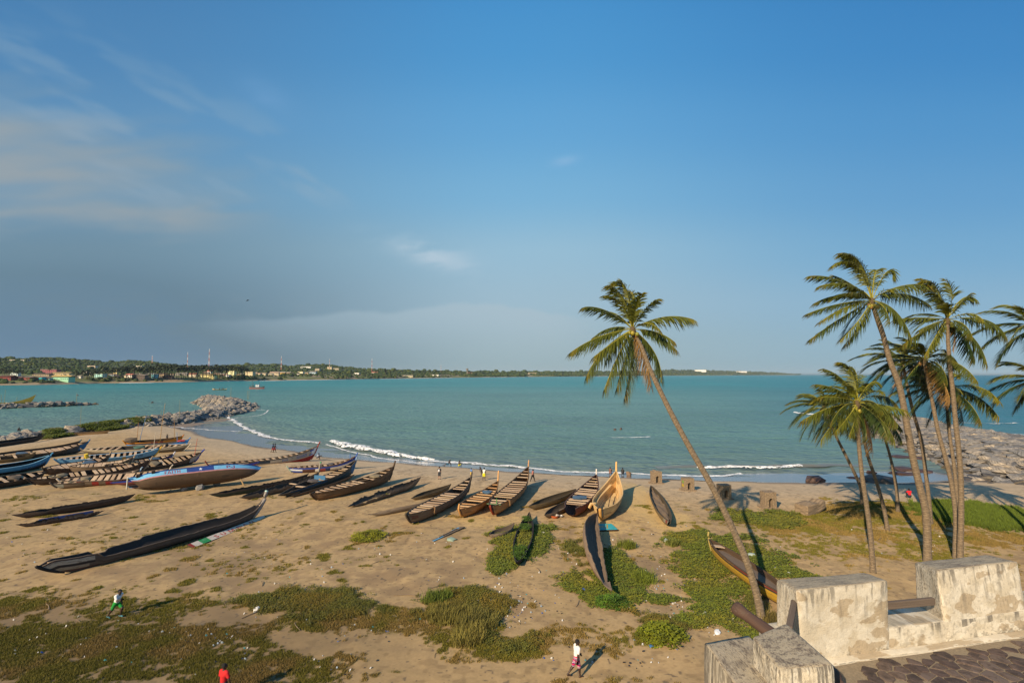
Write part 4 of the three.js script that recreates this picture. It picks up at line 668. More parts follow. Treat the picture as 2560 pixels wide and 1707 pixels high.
const woodMat = (k) => woodTex[k] ??= mat(0xffffff, 0.88, { map: woodCanvas(WOOD[k], { seed: k.length * 7 + k.charCodeAt(0), inside: k === 'fresh' ? 0 : 0.55 }), bumpMap: BUMPW, bumpScale: 0.012 });
const plankMats = ['#bda183', '#b09476', '#c6ab8b', '#a78b6e', '#bb9d76', '#cbb08e'].map((c, i) => mat(hex(c), 0.9, { map: dataTex(64, 256, (x, y) => { const n = 0.8 + 0.3 * fbm(x * 0.28, y * 0.012 + i, 4); return [n, n, n]; }) }));
const freshPlanks = ['#c49a68', '#b88a58', '#cfa878'].map((c) => mat(hex(c), 0.9));
const plankGeo = new RoundedBoxGeometry(1, 1, 1, 1, 0.06);
let boatSeed = 1; const gearMats = [[0.12, 0.09, 0.06], [0.05, 0.1, 0.16], [0.05, 0.11, 0.08], [0.2, 0.16, 0.1], [0.08, 0.07, 0.07]].map((c) => mat(lin(...c), 1));
function sweep(pts, w, h, taper = () => 1) {                 // a rail of rectangular section along points
  const pos = [], idx = [], n = pts.length;
  for (let i = 0; i < n; i++) {
    const t = pts[Math.min(i + 1, n - 1)].clone().sub(pts[Math.max(i - 1, 0)]).normalize(), s = V3().crossVectors(t, Math.abs(t.y) > 0.9 ? V3(1, 0, 0) : V3(0, 1, 0)).normalize(), u = V3().crossVectors(s, t), k = taper(i / (n - 1));
    for (const [a, b] of [[-1, -1], [1, -1], [1, 1], [-1, 1]]) pos.push(...pts[i].clone().addScaledVector(s, a * w / 2 * k).addScaledVector(u, b * h / 2 * k).toArray());
  }
  for (let i = 0; i < n - 1; i++) for (let j = 0; j < 4; j++) { const a = i * 4 + j, b = i * 4 + (j + 1) % 4; idx.push(a, b, a + 4, a + 4, b, b + 4); }
  idx.push(0, 2, 1, 0, 3, 2); const e = (n - 1) * 4; idx.push(e, e + 1, e + 2, e, e + 2, e + 3);
  return geoFrom(pos, idx).toNonIndexed();
}
function canoe(o) {
  const seed = o.seed ?? ++boatSeed * 13, r = rng(seed), A = P(...o.s), B = P(...o.b), gA = groundY(A.x, A.z), gB = groundY(B.x, B.z), hs = A.y - gA, hb = B.y - gB;
  const mid = A.clone().lerp(B, 0.5), dx = B.x - A.x, dz = B.z - A.z, L = Math.hypot(dx, dz), H = o.H ?? 1, beam = o.beam ?? 2, th = o.thick ?? 0.07, rake = o.rake ?? 0.16, rock = o.rock ?? 0.32;
  const g = top(o.name ?? 'canoe', o.label, 'canoe', V3(mid.x, Math.min(gA, gB, groundY(mid.x, mid.z)) - 0.05 + (o.lift ?? 0), mid.z), Math.atan2(-dz, dx), o.group);
  if (o.roll) g.rotation.set(0, 0, 0), g.quaternion.setFromEuler(new THREE.Euler(0, Math.atan2(-dz, dx), 0)).multiply(new THREE.Quaternion().setFromAxisAngle(V3(1, 0, 0), o.roll));
  const N = o.broken || o.cut ? 90 : 44, M = 9, sharpS = o.sharpS ?? 2.3, sharpB = o.sharpB ?? 2.1, blunt = o.blunt ?? 0.05;
  const half = (t) => beam / 2 * Math.max(t < 0 ? blunt : 0.045, 1 - Math.pow(Math.abs(t), t < 0 ? sharpS : sharpB));
  const keel = (t) => rock * Math.pow(Math.abs(t), 4);
  const brk = (t, s) => o.broken ? o.broken * (smooth(0.55, 0.62, noise(t * 7 + seed, s * 5 + 2)) * 0.45 + 0.3 * smooth(0.5, 0.58, noise(t * 25 + seed, s * 9)) + 0.12 * noise(t * 60, s)) * (1 - Math.pow(Math.abs(t), 6)) : 0;
  const gun = (t, s) => H + ((t > 0 ? hb : hs) - H) * Math.pow(Math.abs(t), t > 0 ? o.sheerB ?? 2.4 : o.sheerS ?? 2.6) - brk(t, s) * H - (o.cut?.(t, s) ?? 0);
  const pt = (t, v, s, inner) => {
    const k = keel(t) + (inner ? th : 0), gy = Math.max(k + 0.06, gun(t, s)), b = Math.max(0.012, half(t) - (inner ? th * 0.9 : 0)), x = L / 2 * t * (1 - rake * (1 - v) * Math.pow(Math.abs(t), 5)) - (inner ? Math.sign(t) * th * Math.pow(Math.abs(t), 20) : 0);
    return [x, k + (gy - k) * Math.pow(v, 1.55), s * b * (1 - Math.pow(1 - v, 2.3)) * (1 + (o.flare ?? 0.04) * (v - 0.8)) + (o.bend ?? 0) * (1 - t * t)];
  };
  const pos = [], uv = [], idx = [];
  for (const inner of [0, 1]) for (const s of [1, -1]) {
    const base = pos.length / 3;
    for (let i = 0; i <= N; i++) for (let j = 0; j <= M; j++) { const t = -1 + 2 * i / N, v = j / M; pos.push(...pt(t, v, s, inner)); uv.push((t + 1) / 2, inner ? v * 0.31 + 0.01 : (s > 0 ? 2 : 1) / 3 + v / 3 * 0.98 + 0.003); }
    for (let i = 0; i < N; i++) for (let j = 0; j < M; j++) { const a = base + i * (M + 1) + j, b = a + M + 1; if ((s > 0) !== !!inner) idx.push(a, b, a + 1, b, b + 1, a + 1); else idx.push(a, a + 1, b, b, a + 1, b + 1); }
  }
  for (const s of [1, -1]) { // the rim
    const base = pos.length / 3;
    for (let i = 0; i <= N; i++) { const t = -1 + 2 * i / N; pos.push(...pt(t, 1, s, 0), ...pt(t, 1, s, 1)); uv.push(i / N, 0.3, i / N, 0.33); }
    for (let i = 0; i < N; i++) { const a = base + i * 2; if (s > 0) idx.push(a, a + 2, a + 1, a + 1, a + 2, a + 3); else idx.push(a, a + 1, a + 2, a + 1, a + 3, a + 2); }
  }
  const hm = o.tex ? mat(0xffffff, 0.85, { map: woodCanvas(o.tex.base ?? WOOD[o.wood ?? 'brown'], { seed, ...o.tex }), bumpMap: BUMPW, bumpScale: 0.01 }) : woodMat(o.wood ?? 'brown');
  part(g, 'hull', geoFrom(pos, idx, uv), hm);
  if (o.rail !== false) {
    const rm = o.railColor ? mat(hex(o.railColor), 0.8) : woodMat(o.wood === 'fresh' ? 'fresh' : o.wood ?? 'brown');
    for (const s of [1, -1]) { const p = []; for (let i = 1; i < N; i++) { const q = pt(-1 + 2 * i / N, 1, s, 0); p.push(V3(q[0], q[1] - 0.005, q[2] + s * 0.01)); } part(g, 'gunwale', sweep(p, 0.1, 0.07), rm); }
  }
  for (const [end, len, col, lean = 0.45, wd = 0.16] of o.posts ?? []) { // stem posts standing up from the ends
    const t = end, p = []; for (const v of [0.15, 0.4, 0.65, 0.85, 1]) { const q = pt(t, v, 1, 0); p.push(V3(q[0] + Math.sign(t) * 0.04, q[1], 0)); }
    const d = V3(Math.sign(t) * lean, 1, 0).normalize(), e = p[p.length - 1]; for (const k of [0.35, 0.7, 1]) p.push(e.clone().addScaledVector(d, len * k).add(V3(0, -0.06 * len * k * k, 0)));
    part(g, 'stem_post', sweep(p, wd, wd * 1.2, (u) => 1 - 0.45 * Math.max(0, u - 0.5)), col ? mat(hex(col), 0.8) : woodMat(o.wood ?? 'brown'));
    if (o.tip && t > 0) part(g, 'post_tip', sweep([p[p.length - 2], p[p.length - 1].clone().addScaledVector(d, 0.05)], wd * 0.8, wd * 0.95), mat(hex(o.tip), 0.75));
  }
  const n = o.thwarts ?? 0, from = o.tFrom ?? -0.84, to = o.tTo ?? 0.84, pm = o.fresh ? freshPlanks : plankMats;
  for (let k = 0; k < n; k++) {
    if (o.skip?.includes(k) || (n > 8 && r() < 0.05)) continue;
    const t = n === 1 ? from : lerp(from, to, k / (n - 1)) + (r() - 0.5) * 0.03, gy = Math.min(gun(t, 1), gun(t, -1)), w = half(t) * 2 * 1.0 + 0.02, wide = (o.tw ?? 0.35) * (0.8 + 0.4 * r());
    const th_ = part(g, 'thwart', plankGeo, pm[Math.floor(r() * pm.length)]); th_.scale.set(wide, 0.055, Math.max(0.25, w)); th_.position.set(L / 2 * t, gy - 0.055 + (r() - 0.5) * 0.03, 0); th_.rotation.y = (r() - 0.5) * 0.13; th_.rotation.x = (r() - 0.5) * 0.03;
  }
  if (o.brackets) for (const [t, s] of o.brackets) { // carved cleat on the side for the engine or oar
    const q = pt(t, 0.97, s, 0), p0 = V3(q[0], q[1], q[2]); part(g, 'side_bracket', sweep([p0.clone().add(V3(0.45, 0.02, -s * 0.1)), p0.clone().add(V3(0.1, 0.04, s * 0.3)), p0.clone().add(V3(-0.22, -0.3, s * 0.42))], 0.16, 0.3), woodMat(o.wood === 'fresh' ? 'fresh' : 'tan'));
  }
  if (o.fill) { // sand, net or rubbish lying in the bottom
    const p = [], ix = [], F = 30; for (let i = 0; i <= F; i++) for (let j = 0; j <= 6; j++) { const t = lerp(o.fill.from ?? -0.9, o.fill.to ?? 0.9, i / F), v = o.fill.level ?? 0.5, s = j / 3 - 1, q = pt(t, v, 1, 1); p.push(q[0], q[1] + (fbm(i * 0.6 + seed, j * 0.8, 3) - 0.5) * (o.fill.rough ?? 0.2) - 0.02 * s * s, q[2] * s); }
    for (let i = 0; i < F; i++) for (let j = 0; j < 6; j++) { const a = i * 7 + j, b = a + 7; ix.push(a, a + 1, b, b, a + 1, b + 1); }
    part(g, o.fill.name ?? 'sand_fill', geoFrom(p, ix), mat(lin(...o.fill.color), 0.95));
  }
  if (n > 6 && r() < 0.75) { // gear lying about in the boat
    const t = -0.6 + 1.1 * r(), k = part(g, 'net_bundle', rockGeos[Math.floor(r() * 7)], gearMats[Math.floor(r() * gearMats.length)]); k.scale.set(0.5 + 0.5 * r(), 0.22, half(t) * 0.7); k.position.set(L / 2 * t, Math.min(gun(t, 1), gun(t, -1)) + 0.05, 0); k.rotation.y = r() * 6;
    if (r() < 0.6) { const u = -0.7 + 1.3 * r(), q = part(g, 'rope_coil', new THREE.TorusGeometry(0.26, 0.07, 6, 14).rotateX(Math.PI / 2), mat(lin(0.24, 0.2, 0.13), 1)); q.position.set(L / 2 * u, Math.min(gun(u, 1), gun(u, -1)) + 0.03, 0); }
    if (r() < 0.4) { const u = -0.7 + 1.3 * r(), q = part(g, 'oar', tube([V3(-1.6, 0, -0.3), V3(0, 0.03, 0), V3(1.6, 0, 0.3)], () => 0.04, 5, 4), plankMats[3]); q.position.set(L / 2 * u, Math.min(gun(u, 1), gun(u, -1)) + 0.03, 0); }
  }
  for (const e of o.extra ?? []) e(g, pt, L, H, r, gun, half);
  g.userData.frame = undefined; delete g.userData.frame;
  return g;
}
const pole = (g, p, h, c, lean = 0.06, r0 = 0.05) => part(g, 'pole', tube([V3(...p), V3(p[0] + lean * h * 0.4, p[1] + h * 0.5, p[2]), V3(p[0] + lean * h, p[1] + h, p[2])], (t) => r0 * (1 - 0.4 * t), 6, 6), mat(hex(c), 0.8));
const BLUE = '#3f86b8', NAVY = '#1d3573', WHITE = '#cdc8bc', RED = '#8a2a22';

// the row drawn up by the water, left to right
canoe({ label: 'large brown plank canoe with many pale thwarts left of the broken black dugout', s: [776, 1229, 1.35], b: [984, 1164, 2.1], beam: 2.3, H: 1.2, thwarts: 14, tTo: 0.86, wood: 'brown', posts: [[1, 0.75, null, 0.4], [-1, 0.12, null, 0.2]], blunt: 0.16, sharpS: 3.4 });
canoe({ label: 'broken black dugout with a green stern and a blue stripe inside', s: [868, 1262, 0.55], b: [1052, 1191, 1.05], beam: 1.75, H: 0.8, wood: 'dark', broken: 0.45, rail: false, blunt: 0.1, sharpS: 3, tex: { base: WOOD.grey, paint: [[0, 0.16, 0.1, 0.5, '#2c5a3c', 0.8]], wear: 1.4 }, fill: { level: 0.25, color: [0.2, 0.15, 0.1], from: -0.75 }, extra: [(g, pt) => { const p = []; for (let i = 0; i <= 12; i++) { const q = pt(-0.35 + i * 0.085, 0.62, 1, 1); p.push(V3(q[0], q[1], q[2] - 0.03)); } part(g, 'blue_stripe', sweep(p, 0.03, 0.13), mat(lin(0.12, 0.22, 0.42), 0.8)); }] });
canoe({ label: 'small pale dugout lying alone beyond the broken black dugout', s: [1027, 1243, 0.6], b: [1128, 1208, 0.95], beam: 1.25, H: 0.66, wood: 'olive', rail: false, thick: 0.1, sharpS: 2.6, fill: { level: 0.3, color: [0.16, 0.12, 0.08] } });
canoe({ label: 'long thin grey dugout lying on the sand in front of the small pale dugout', s: [920, 1287, 0.45], b: [1092, 1250, 0.6], beam: 0.85, H: 0.5, wood: 'ash', rail: false, roll: -0.35, lift: 0.05 });
canoe({ label: 'grey plank canoe with a blue mark low on its stern', s: [1015, 1284, 1.35], b: [1178, 1190, 2.05], beam: 2.15, H: 1.15, thwarts: 17, wood: 'grey', posts: [[1, 0.55, null, 0.35], [-1, 0.16, null, 0.3]], blunt: 0.17, sharpS: 3.4, brackets: [[-0.55, 1]], tex: { base: WOOD.grey, paint: [[0.0, 0.3, 0.12, 0.3, '#2b4f8c', 0.8], [0.03, 0.09, 0.62, 0.84, '#5c2a20', 0.5]], wear: 1.2 } });
canoe({ label: 'new tan canoe with pale thwarts and tall upright end posts', s: [1147, 1269, 1.25], b: [1245, 1200, 1.75], beam: 2.1, H: 1.1, thwarts: 12, fresh: 1, wood: 'tan', posts: [[1, 1.25, '#c89a64', 0.12], [-1, 0.55, '#b98a4e', -0.3]], blunt: 0.2, sharpS: 3.6 });
canoe({ label: 'large canoe with a red stern post and red keel right of the tan canoe', s: [1226, 1265, 1.35], b: [1321, 1164, 2.35], beam: 2.35, H: 1.25, thwarts: 17, wood: 'brown', posts: [[1, 0.85, '#b98c62', 0.25], [-1, 0.15, '#8a3018', 0.1]], blunt: 0.2, sharpS: 3.6, brackets: [[-0.66, 1]], tex: { base: WOOD.tan, paint: [[0, 0.3, 0, 0.3, '#7c2c18', 0.95], [0.3, 1, 0, 0.12, '#6a2c1c', 0.6]], wear: 0.8 }, extra: [(g, pt) => { pole(g, [pt(-0.78, 1, 1, 0)[0], 1.25, 0.1], 0.55, '#3f7a3c', 0, 0.06); const q = pt(-0.86, 1, 1, 0); const o = part(g, 'end_rail', plankGeo, mat(hex('#5d7a52'), 0.8)); o.scale.set(0.12, 0.06, 1.5); o.position.set(q[0], q[1], 0); }] });
canoe({ label: 'grey dugout with a blue patch inside, left of the maroon thwarted canoe', s: [1321, 1264, 0.65], b: [1441, 1219, 0.85], beam: 1.45, H: 0.75, wood: 'olive', rail: false, fill: { level: 0.3, color: [0.2, 0.15, 0.1] }, thick: 0.09, extra: [(g, pt) => { const p = []; for (let i = 0; i <= 8; i++) { const q = pt(-0.3 + i * 0.08, 0.75, 1, 1); p.push(V3(q[0], q[1], q[2] - 0.02)); } part(g, 'blue_stripe', sweep(p, 0.03, 0.1), mat(lin(0.1, 0.2, 0.3), 0.8)); }] });
canoe({ label: 'grey dugout wedged against the maroon thwarted canoe', s: [1361, 1286, 0.55], b: [1436, 1243, 0.75], beam: 1.35, H: 0.62, wood: 'grey', rail: false, fill: { level: 0.3, color: [0.17, 0.13, 0.09] } });
canoe({ label: 'maroon canoe with a broken open stern and many grey thwarts', s: [1424, 1270, 1.25], b: [1491, 1184, 2.0], beam: 2.35, H: 1.2, thwarts: 15, tFrom: -0.66, wood: 'red', posts: [[1, 0.6, '#cfc6ba', 0.1]], tip: '#e2ddd4', blunt: 0.5, sharpS: 5, tex: { base: WOOD.red, paint: [[0, 1, 0.55, 0.95, '#5c2a2a', 0.55]], wear: 1.3, inside: 0.6 } });
canoe({ label: 'bare new boat of fresh yellow wood, still without thwarts, wood chips around it', s: [1500, 1270, 1.55], b: [1541, 1174, 2.9], beam: 2.75, H: 1.45, wood: 'fresh', thick: 0.09, posts: [[1, 1.05, '#d6a868', 0.08, 0.22], [-1, 0.02, '#cf9a50', 0.0, 0.24]], blunt: 0.24, sharpS: 3.2, sharpB: 1.9, brackets: [[-0.72, -1]], fill: { name: 'wood_chips', level: 0.28, color: [0.5, 0.36, 0.17], rough: 0.3, from: -0.86, to: 0.8 }, extra: [(g, pt) => { for (const s of [1, -1]) { const p = []; for (let i = 0; i <= 16; i++) { const q = pt(-0.8 + i * 0.095, 0.8, s, 1); p.push(V3(q[0], q[1], q[2] - s * 0.14)); } part(g, 'inner_stringer', sweep(p, 0.26, 0.08), woodMat('fresh')); } const st = part(g, 'loose_pole', tube([V3(-2, 0.75, 0.2), V3(0.4, 0.85, 0), V3(3, 0.95, -0.15)], () => 0.05, 6, 6), woodMat('brown')); }] });
canoe({ label: 'small dugout heaped with brown netting, right of the bare new boat', s: [1672, 1302, 0.95], b: [1626, 1212, 0.75], beam: 1.45, H: 0.75, wood: 'olive', blunt: 0.16, sharpS: 3, roll: 0.12, tex: { base: WOOD.olive, paint: [[0, 0.1, 0.5, 0.95, '#8c8a80', 0.8], [0.03, 0.06, 0.5, 0.95, '#7a2a24', 0.9]], wear: 1.4 }, fill: { name: 'net_heap', level: 0.72, color: [0.19, 0.13, 0.075], rough: 0.55 } });
// in front of the row
canoe({ label: 'small weathered grey canoe on the sand left of the overgrown dugout', s: [1222, 1334, 0.55], b: [1286, 1305, 0.95], beam: 1.1, H: 0.55, wood: 'ash', rail: false, thick: 0.08, fill: { level: 0.35, color: [0.26, 0.2, 0.13] } });
canoe({ label: 'dark rotten dugout overgrown with creeping plants', s: [1291, 1397, 0.95], b: [1324, 1277, 0.75], beam: 1.55, H: 0.72, wood: 'black', rail: false, broken: 0.35, thick: 0.1, fill: { level: 0.3, color: [0.15, 0.12, 0.06] } });
canoe({ label: 'broken grey hull lying tilted on its side in the creepers, with faded red paint', s: [1515, 1490, 0.45], b: [1484, 1280, 0.9], beam: 1.5, H: 1.0, wood: 'ash', broken: 0.14, roll: 0.5, lift: 0.25, bend: -1.0, rail: false, rock: 0.7, sheerS: 2, sheerB: 2, tex: { base: [128, 108, 88], paint: [[0.1, 0.95, 0.36, 0.52, '#7c3a34', 0.5]], wear: 1.6, inside: 0.15 } });
canoe({ label: 'yellow sided old canoe half hidden behind the left merlon', s: [1990, 1505, 1.0], b: [1768, 1346, 1.1], beam: 1.8, H: 1.0, wood: 'brown', roll: 0.14, lift: 0.08, posts: [[1, 0.55, '#9a8a4a', 0.3]], thwarts: 1, tFrom: 0.72, tw: 0.5, tex: { base: WOOD.brown, paint: [[0, 1, 0.3, 0.82, '#a8841e', 1], [0, 1, 0.82, 0.9, '#2e2418', 0.9], [0, 0.5, 0.9, 0.97, '#7c2620', 0.9], [0.25, 0.27, 0.3, 0.82, '#2e2418', 0.8]], wear: 0.7 }, fill: { name: 'floor_boards', level: 0.8, color: [0.17, 0.12, 0.08], rough: 0.08, to: 0.66 } });
// the left part of the beach
canoe({ label: 'very long black derelict canoe with an upturned stem, nearest on the left', s: [97, 1408, 1.35], b: [664, 1240, 2.1], beam: 2.1, H: 0.86, roll: -0.12, wood: 'black', broken: 0.1, sheerB: 8, sheerS: 5, rake: 0.2, posts: [[1, 0.85, '#8b847c', 0.34, 0.26], [-1, 0.15, null, 0.6]], thwarts: 2, tFrom: -0.92, tTo: 0.955, tip: '#a9cbc0', railColor: '#5c5046', cut: (t, s) => -0.36 * smooth(-0.6, -0.64, t) * smooth(-1, -0.9, t) + (s > 0 ? 0.1 : -(0.2 * smooth(-0.5, -0.49, t) + 0.14 * smooth(-0.22, -0.21, t) - 0.1 * smooth(0.5, 0.51, t)) * smooth(0.9, 0.89, t)), tex: { base: [78, 69, 62], paint: [[0, 0.17, 0.74, 0.93, '#a79e8e', 0.9], [0, 0.17, 0.93, 1, '#232540', 0.9], [0, 0.17, 0.62, 0.72, '#1c1a1c', 0.95], [0, 0.15, 0.42, 0.6, '#8c8474', 0.8], [0.05, 0.35, 0.3, 0.42, '#4a2420', 0.6]], wear: 1.5 } });
canoe({ label: 'dark sunken dugout below the upturned blue boat, ropes at its left end', s: [27, 1283, 0.65], b: [338, 1232, 0.8], beam: 1.55, H: 0.72, wood: 'dark', rail: false, broken: 0.2, thick: 0.1 });
canoe({ label: 'half-buried rotten dugout with a blue plank, lowest of the pair on the left', s: [37, 1307, 0.5], b: [262, 1274, 0.35], beam: 1.05, H: 0.5, wood: 'dark', rail: false, broken: 0.5, extra: [(g, pt) => { const q = pt(0.12, 0.9, -1, 0), o = part(g, 'blue_plank', plankGeo, mat(lin(0.03, 0.06, 0.2), 0.8)); o.scale.set(4.2, 0.3, 0.05); o.position.set(q[0], q[1], q[2]); }] });
canoe({ label: 'upturned boat painted light blue with the word FAITH and a white star on navy', s: [316, 1216, 1.5], b: [659, 1177, 1.5], beam: 2.6, H: 1.42, roll: -0.98, lift: 1.05, wood: 'brown', blunt: 0.5, sharpS: 5, sharpB: 3, sheerB: 6, rock: 0.5, railColor: '#1d4a8c', tex: { base: [84, 64, 44], paint: [[0, 1, 0.68, 1, '#6fb0d4', 1], [0, 1, 0.6, 0.68, '#b98488', 0.95], [0.4, 0.6, 0.68, 1, '#1c3f84', 1], [0, 0.6, 0.95, 1, '#1c3f84', 1]], text: [['FAITH', 0.3, 0.81, 36, '#8c2430', 120], ['P.J', 0.73, 0.83, 34, '#7c2c50', 80]], stars: [[0.5, 0.83, 15, '#e4e8ee']], wear: 0.45, seams: [] }, extra: [(g, pt) => { const q = pt(-1, 0.9, 1, 0), o = part(g, 'stern_board', plankGeo, mat(hex('#b9bcb4'), 0.8)); o.scale.set(0.1, 0.22, 1.9); o.position.set(q[0] - 0.05, q[1] - 0.1, 0); o.rotation.z = 0.2; for (const t of [-0.86, -0.66]) { const w = pt(t, 0.97, 1, 0), k = part(g, 'wooden_cleat', plankGeo, woodMat('dark')); k.scale.set(0.35, 0.3, 0.5); k.position.set(w[0], w[1], w[2] + 0.1); } }] });
canoe({ label: 'blue and pink edged canoe hidden behind the upturned FAITH boat', s: [272, 1205, 0.85], b: [650, 1150, 1.25], beam: 1.4, H: 0.8, wood: 'red', rail: false, tex: { base: [120, 70, 58], paint: [[0, 1, 0.8, 1, '#2a4ba8', 1], [0, 1, 0.55, 0.8, '#a05a50', 0.9]], wear: 0.6 } });
canoe({ label: 'long white and red canoe with blue lettering near the water', s: [519, 1152, 1.45], b: [794, 1113, 2.25], beam: 2.0, H: 1.25, thwarts: 16, tFrom: -0.72, tTo: 0.9, wood: 'grey', posts: [[1, 0.8, '#8a3a34', 0.5], [-1, 0.75, '#6a2a22', 0.55]], railColor: '#5a5248', brackets: [[-0.62, 1]], tex: { base: [120, 100, 80], paint: [[0, 1, 0.2, 0.58, '#8c241e', 1], [0, 0.26, 0.58, 0.93, '#d2cec4', 1], [0.26, 1, 0.58, 0.93, '#b3a792', 0.85], [0, 0.17, 0.92, 1, '#26458c', 1], [0.33, 0.52, 0.7, 0.93, '#22303e', 0.95], [0.94, 1, 0.58, 0.95, '#d8d8d6', 1], [0.915, 0.965, 0.86, 0.93, '#2a4a9c', 1], [0.915, 0.965, 0.62, 0.69, '#2a4a9c', 1]], text: [['MERCY', 0.26, 0.76, 24, '#2c4a94', 74], ['BISA', 0.66, 0.77, 28, '#3c5690', 62], ['ESUADZE', 0.83, 0.77, 32, '#2c4a94', 116]], stars: [[0.94, 0.775, 7, '#2a4a9c']], wear: 0.45 }, extra: [(g, pt) => pole(g, [pt(-0.82, 1, 1, 0)[0], 1.3, -0.2], 0.6, '#3a4a5c', 0, 0.05)] });
canoe({ label: 'dark green rotten canoe in front of the white canoe with the blue bow', s: [521, 1232, 0.8], b: [772, 1181, 1.25], beam: 1.35, H: 0.78, wood: 'dark', broken: 0.25, rail: false, tex: { base: [58, 46, 36], paint: [[0, 0.5, 0.3, 0.8, '#1f3a2a', 0.7]], wear: 1.4 } });
canoe({ label: 'brown derelict canoe with a tall stem tipped green', s: [596, 1241, 0.7], b: [796, 1178, 1.5], beam: 1.55, H: 0.85, wood: 'grey', broken: 0.35, rail: false, posts: [[1, 1.35, '#8c8478', 0.22, 0.18]], tip: '#2f8a5a', thwarts: 1, tFrom: 0.3 });
canoe({ label: 'big weathered canoe with peeling blue paint left of the large brown canoe', s: [694, 1234, 0.75], b: [890, 1148, 2.2], beam: 1.95, H: 1.05, thwarts: 9, tFrom: -0.05, tTo: 0.78, wood: 'grey', posts: [[1, 0.4, '#7a90a0', 0.35]], broken: 0.12, sheerS: 1.6, tex: { base: [92, 80, 64], paint: [[0.1, 0.5, 0.78, 1, '#1f4f78', 0.75], [0.62, 0.98, 0.6, 0.8, '#2c5470', 0.4], [0.9, 1, 0.5, 0.95, '#3f76a8', 0.8]], wear: 2 }, extra: [(g, pt) => { for (const t of [-0.5, -0.18]) { const q = pt(t, 0.94, 1, 0), o = part(g, 'thwart', plankGeo, plankMats[2]); o.scale.set(0.4, 0.06, 1.6); o.position.set(q[0], q[1], 0); } const q = pt(-0.04, 1, 1, 0), b = part(g, 'blue_bulkhead', plankGeo, mat(hex('#35678c'), 0.8)); b.scale.set(0.07, 0.9, 1.7); b.position.set(q[0], q[1], 0); }] });
canoe({ label: 'low brown dugout between the peeling blue canoe and the large brown canoe', s: [716, 1240, 0.5], b: [888, 1184, 0.6], beam: 1.1, H: 0.5, wood: 'brown', rail: false, thick: 0.09 });
canoe({ label: 'blue, white and red painted canoe at the water\'s edge with a blue bow post', s: [719, 1165, 1.15], b: [890, 1138, 2.0], beam: 1.8, H: 1.0, thwarts: 12, wood: 'tan', posts: [[1, 0.5, '#3a5aa0', 0.4], [-1, 0.25, '#8a9a8a', 0.8]], tex: { base: [118, 96, 72], paint: [[0, 1, 0.78, 1, '#2a3f86', 1], [0, 0.2, 0.6, 0.78, '#d0d2d0', 1], [0, 0.2, 0.3, 0.6, '#263f8a', 1], [0.2, 0.38, 0.4, 0.78, '#4a2a22', 0.9], [0.38, 0.45, 0.4, 0.78, '#e2dfd4', 1], [0.45, 0.53, 0.4, 0.78, '#8f3a36', 1], [0.53, 0.6, 0.4, 0.78, '#22305c', 1], [0.6, 1, 0.5, 0.78, '#c9c2b2', 0.9]], wear: 0.5 }, extra: [(g, pt) => { pole(g, [pt(0.82, 1, 1, 0)[0], 1.5, 0], 0.9, '#3466a8', -0.05, 0.07); }] });
// the crowd of boats at the far left
canoe({ label: 'dark brown canoe by the rocks at the left edge, person sitting in it', roll: 0.20, s: [-62, 1112, 0.8], b: [108, 1085, 1.3], beam: 1.8, H: 1.0, wood: 'dark', rail: false });
canoe({ label: 'pale brown canoe in front of the green bank on the breakwater', roll: 0.18, s: [134, 1079, 0.9], b: [274, 1068, 1.5], beam: 1.6, H: 1.05, wood: 'tan', rail: false, tex: { base: [128, 100, 62], wear: 1 } });
canoe({ label: 'orange-yellow canoe with red blocks, thin poles standing in it', roll: 0.22, s: [309, 1102, 1.25], b: [456, 1086, 1.8], beam: 1.6, H: 1.1, wood: 'tan', rail: false, posts: [[1, 0.3, '#a8641e', 0.8], [-1, 0.35, '#b07a20', 0.9]], tex: { base: [120, 84, 40], paint: [[0, 1, 0.35, 0.95, '#b4761c', 1], [0.5, 0.56, 0.35, 0.95, '#8a2a18', 1], [0.6, 0.65, 0.35, 0.95, '#8a2a18', 1], [0.44, 0.48, 0.35, 0.95, '#8a2a18', 0.9]], wear: 0.4 }, extra: [(g, pt) => { pole(g, [pt(-0.58, 1, 1, 0)[0], 0.5, 0], 4.6, '#9a6a3a', 0.02); pole(g, [pt(-0.5, 1, 1, 0)[0], 0.5, 0], 6.2, '#4a78a8', 0.16); pole(g, [pt(0.2, 1, 1, 0)[0], 0.5, 0], 8.4, '#a8844a', 0.06); pole(g, [pt(0.7, 1, 1, 0)[0], 0.7, 0], 4.6, '#a8824a', -0.05); const o = part(g, 'net_bundle', rockGeos[2], mat(lin(0.12, 0.09, 0.06), 1)); o.scale.set(1.1, 0.6, 0.6); o.position.set(pt(-0.78, 1, 1, 0)[0], 1.45, 0); }] });
canoe({ label: 'bright blue canoe directly in front of the orange-yellow canoe', roll: 0.18, s: [315, 1109, 1.2], b: [472, 1096, 1.7], beam: 1.5, H: 1.0, wood: 'grey', rail: false, posts: [[1, 0.45, '#2f7cc0', 0.75]], tex: { base: [96, 100, 104], paint: [[0, 1, 0.7, 1, '#2d7ac0', 1], [0, 0.2, 0.3, 0.7, '#4aa0d8', 1], [0.2, 1, 0.5, 0.7, '#b8bec0', 0.9]], wear: 0.4 }, extra: [(g, pt) => { pole(g, [pt(0.62, 1, 1, 0)[0], 1, 0], 2.2, '#4f8cc0', -0.02); const o = part(g, 'red_cloth', rockGeos[3], mat(lin(0.4, 0.05, 0.06), 1)); o.scale.set(0.8, 0.3, 0.5); o.position.set(pt(0.74, 1, 1, 0)[0], 1.4, 0); }] });
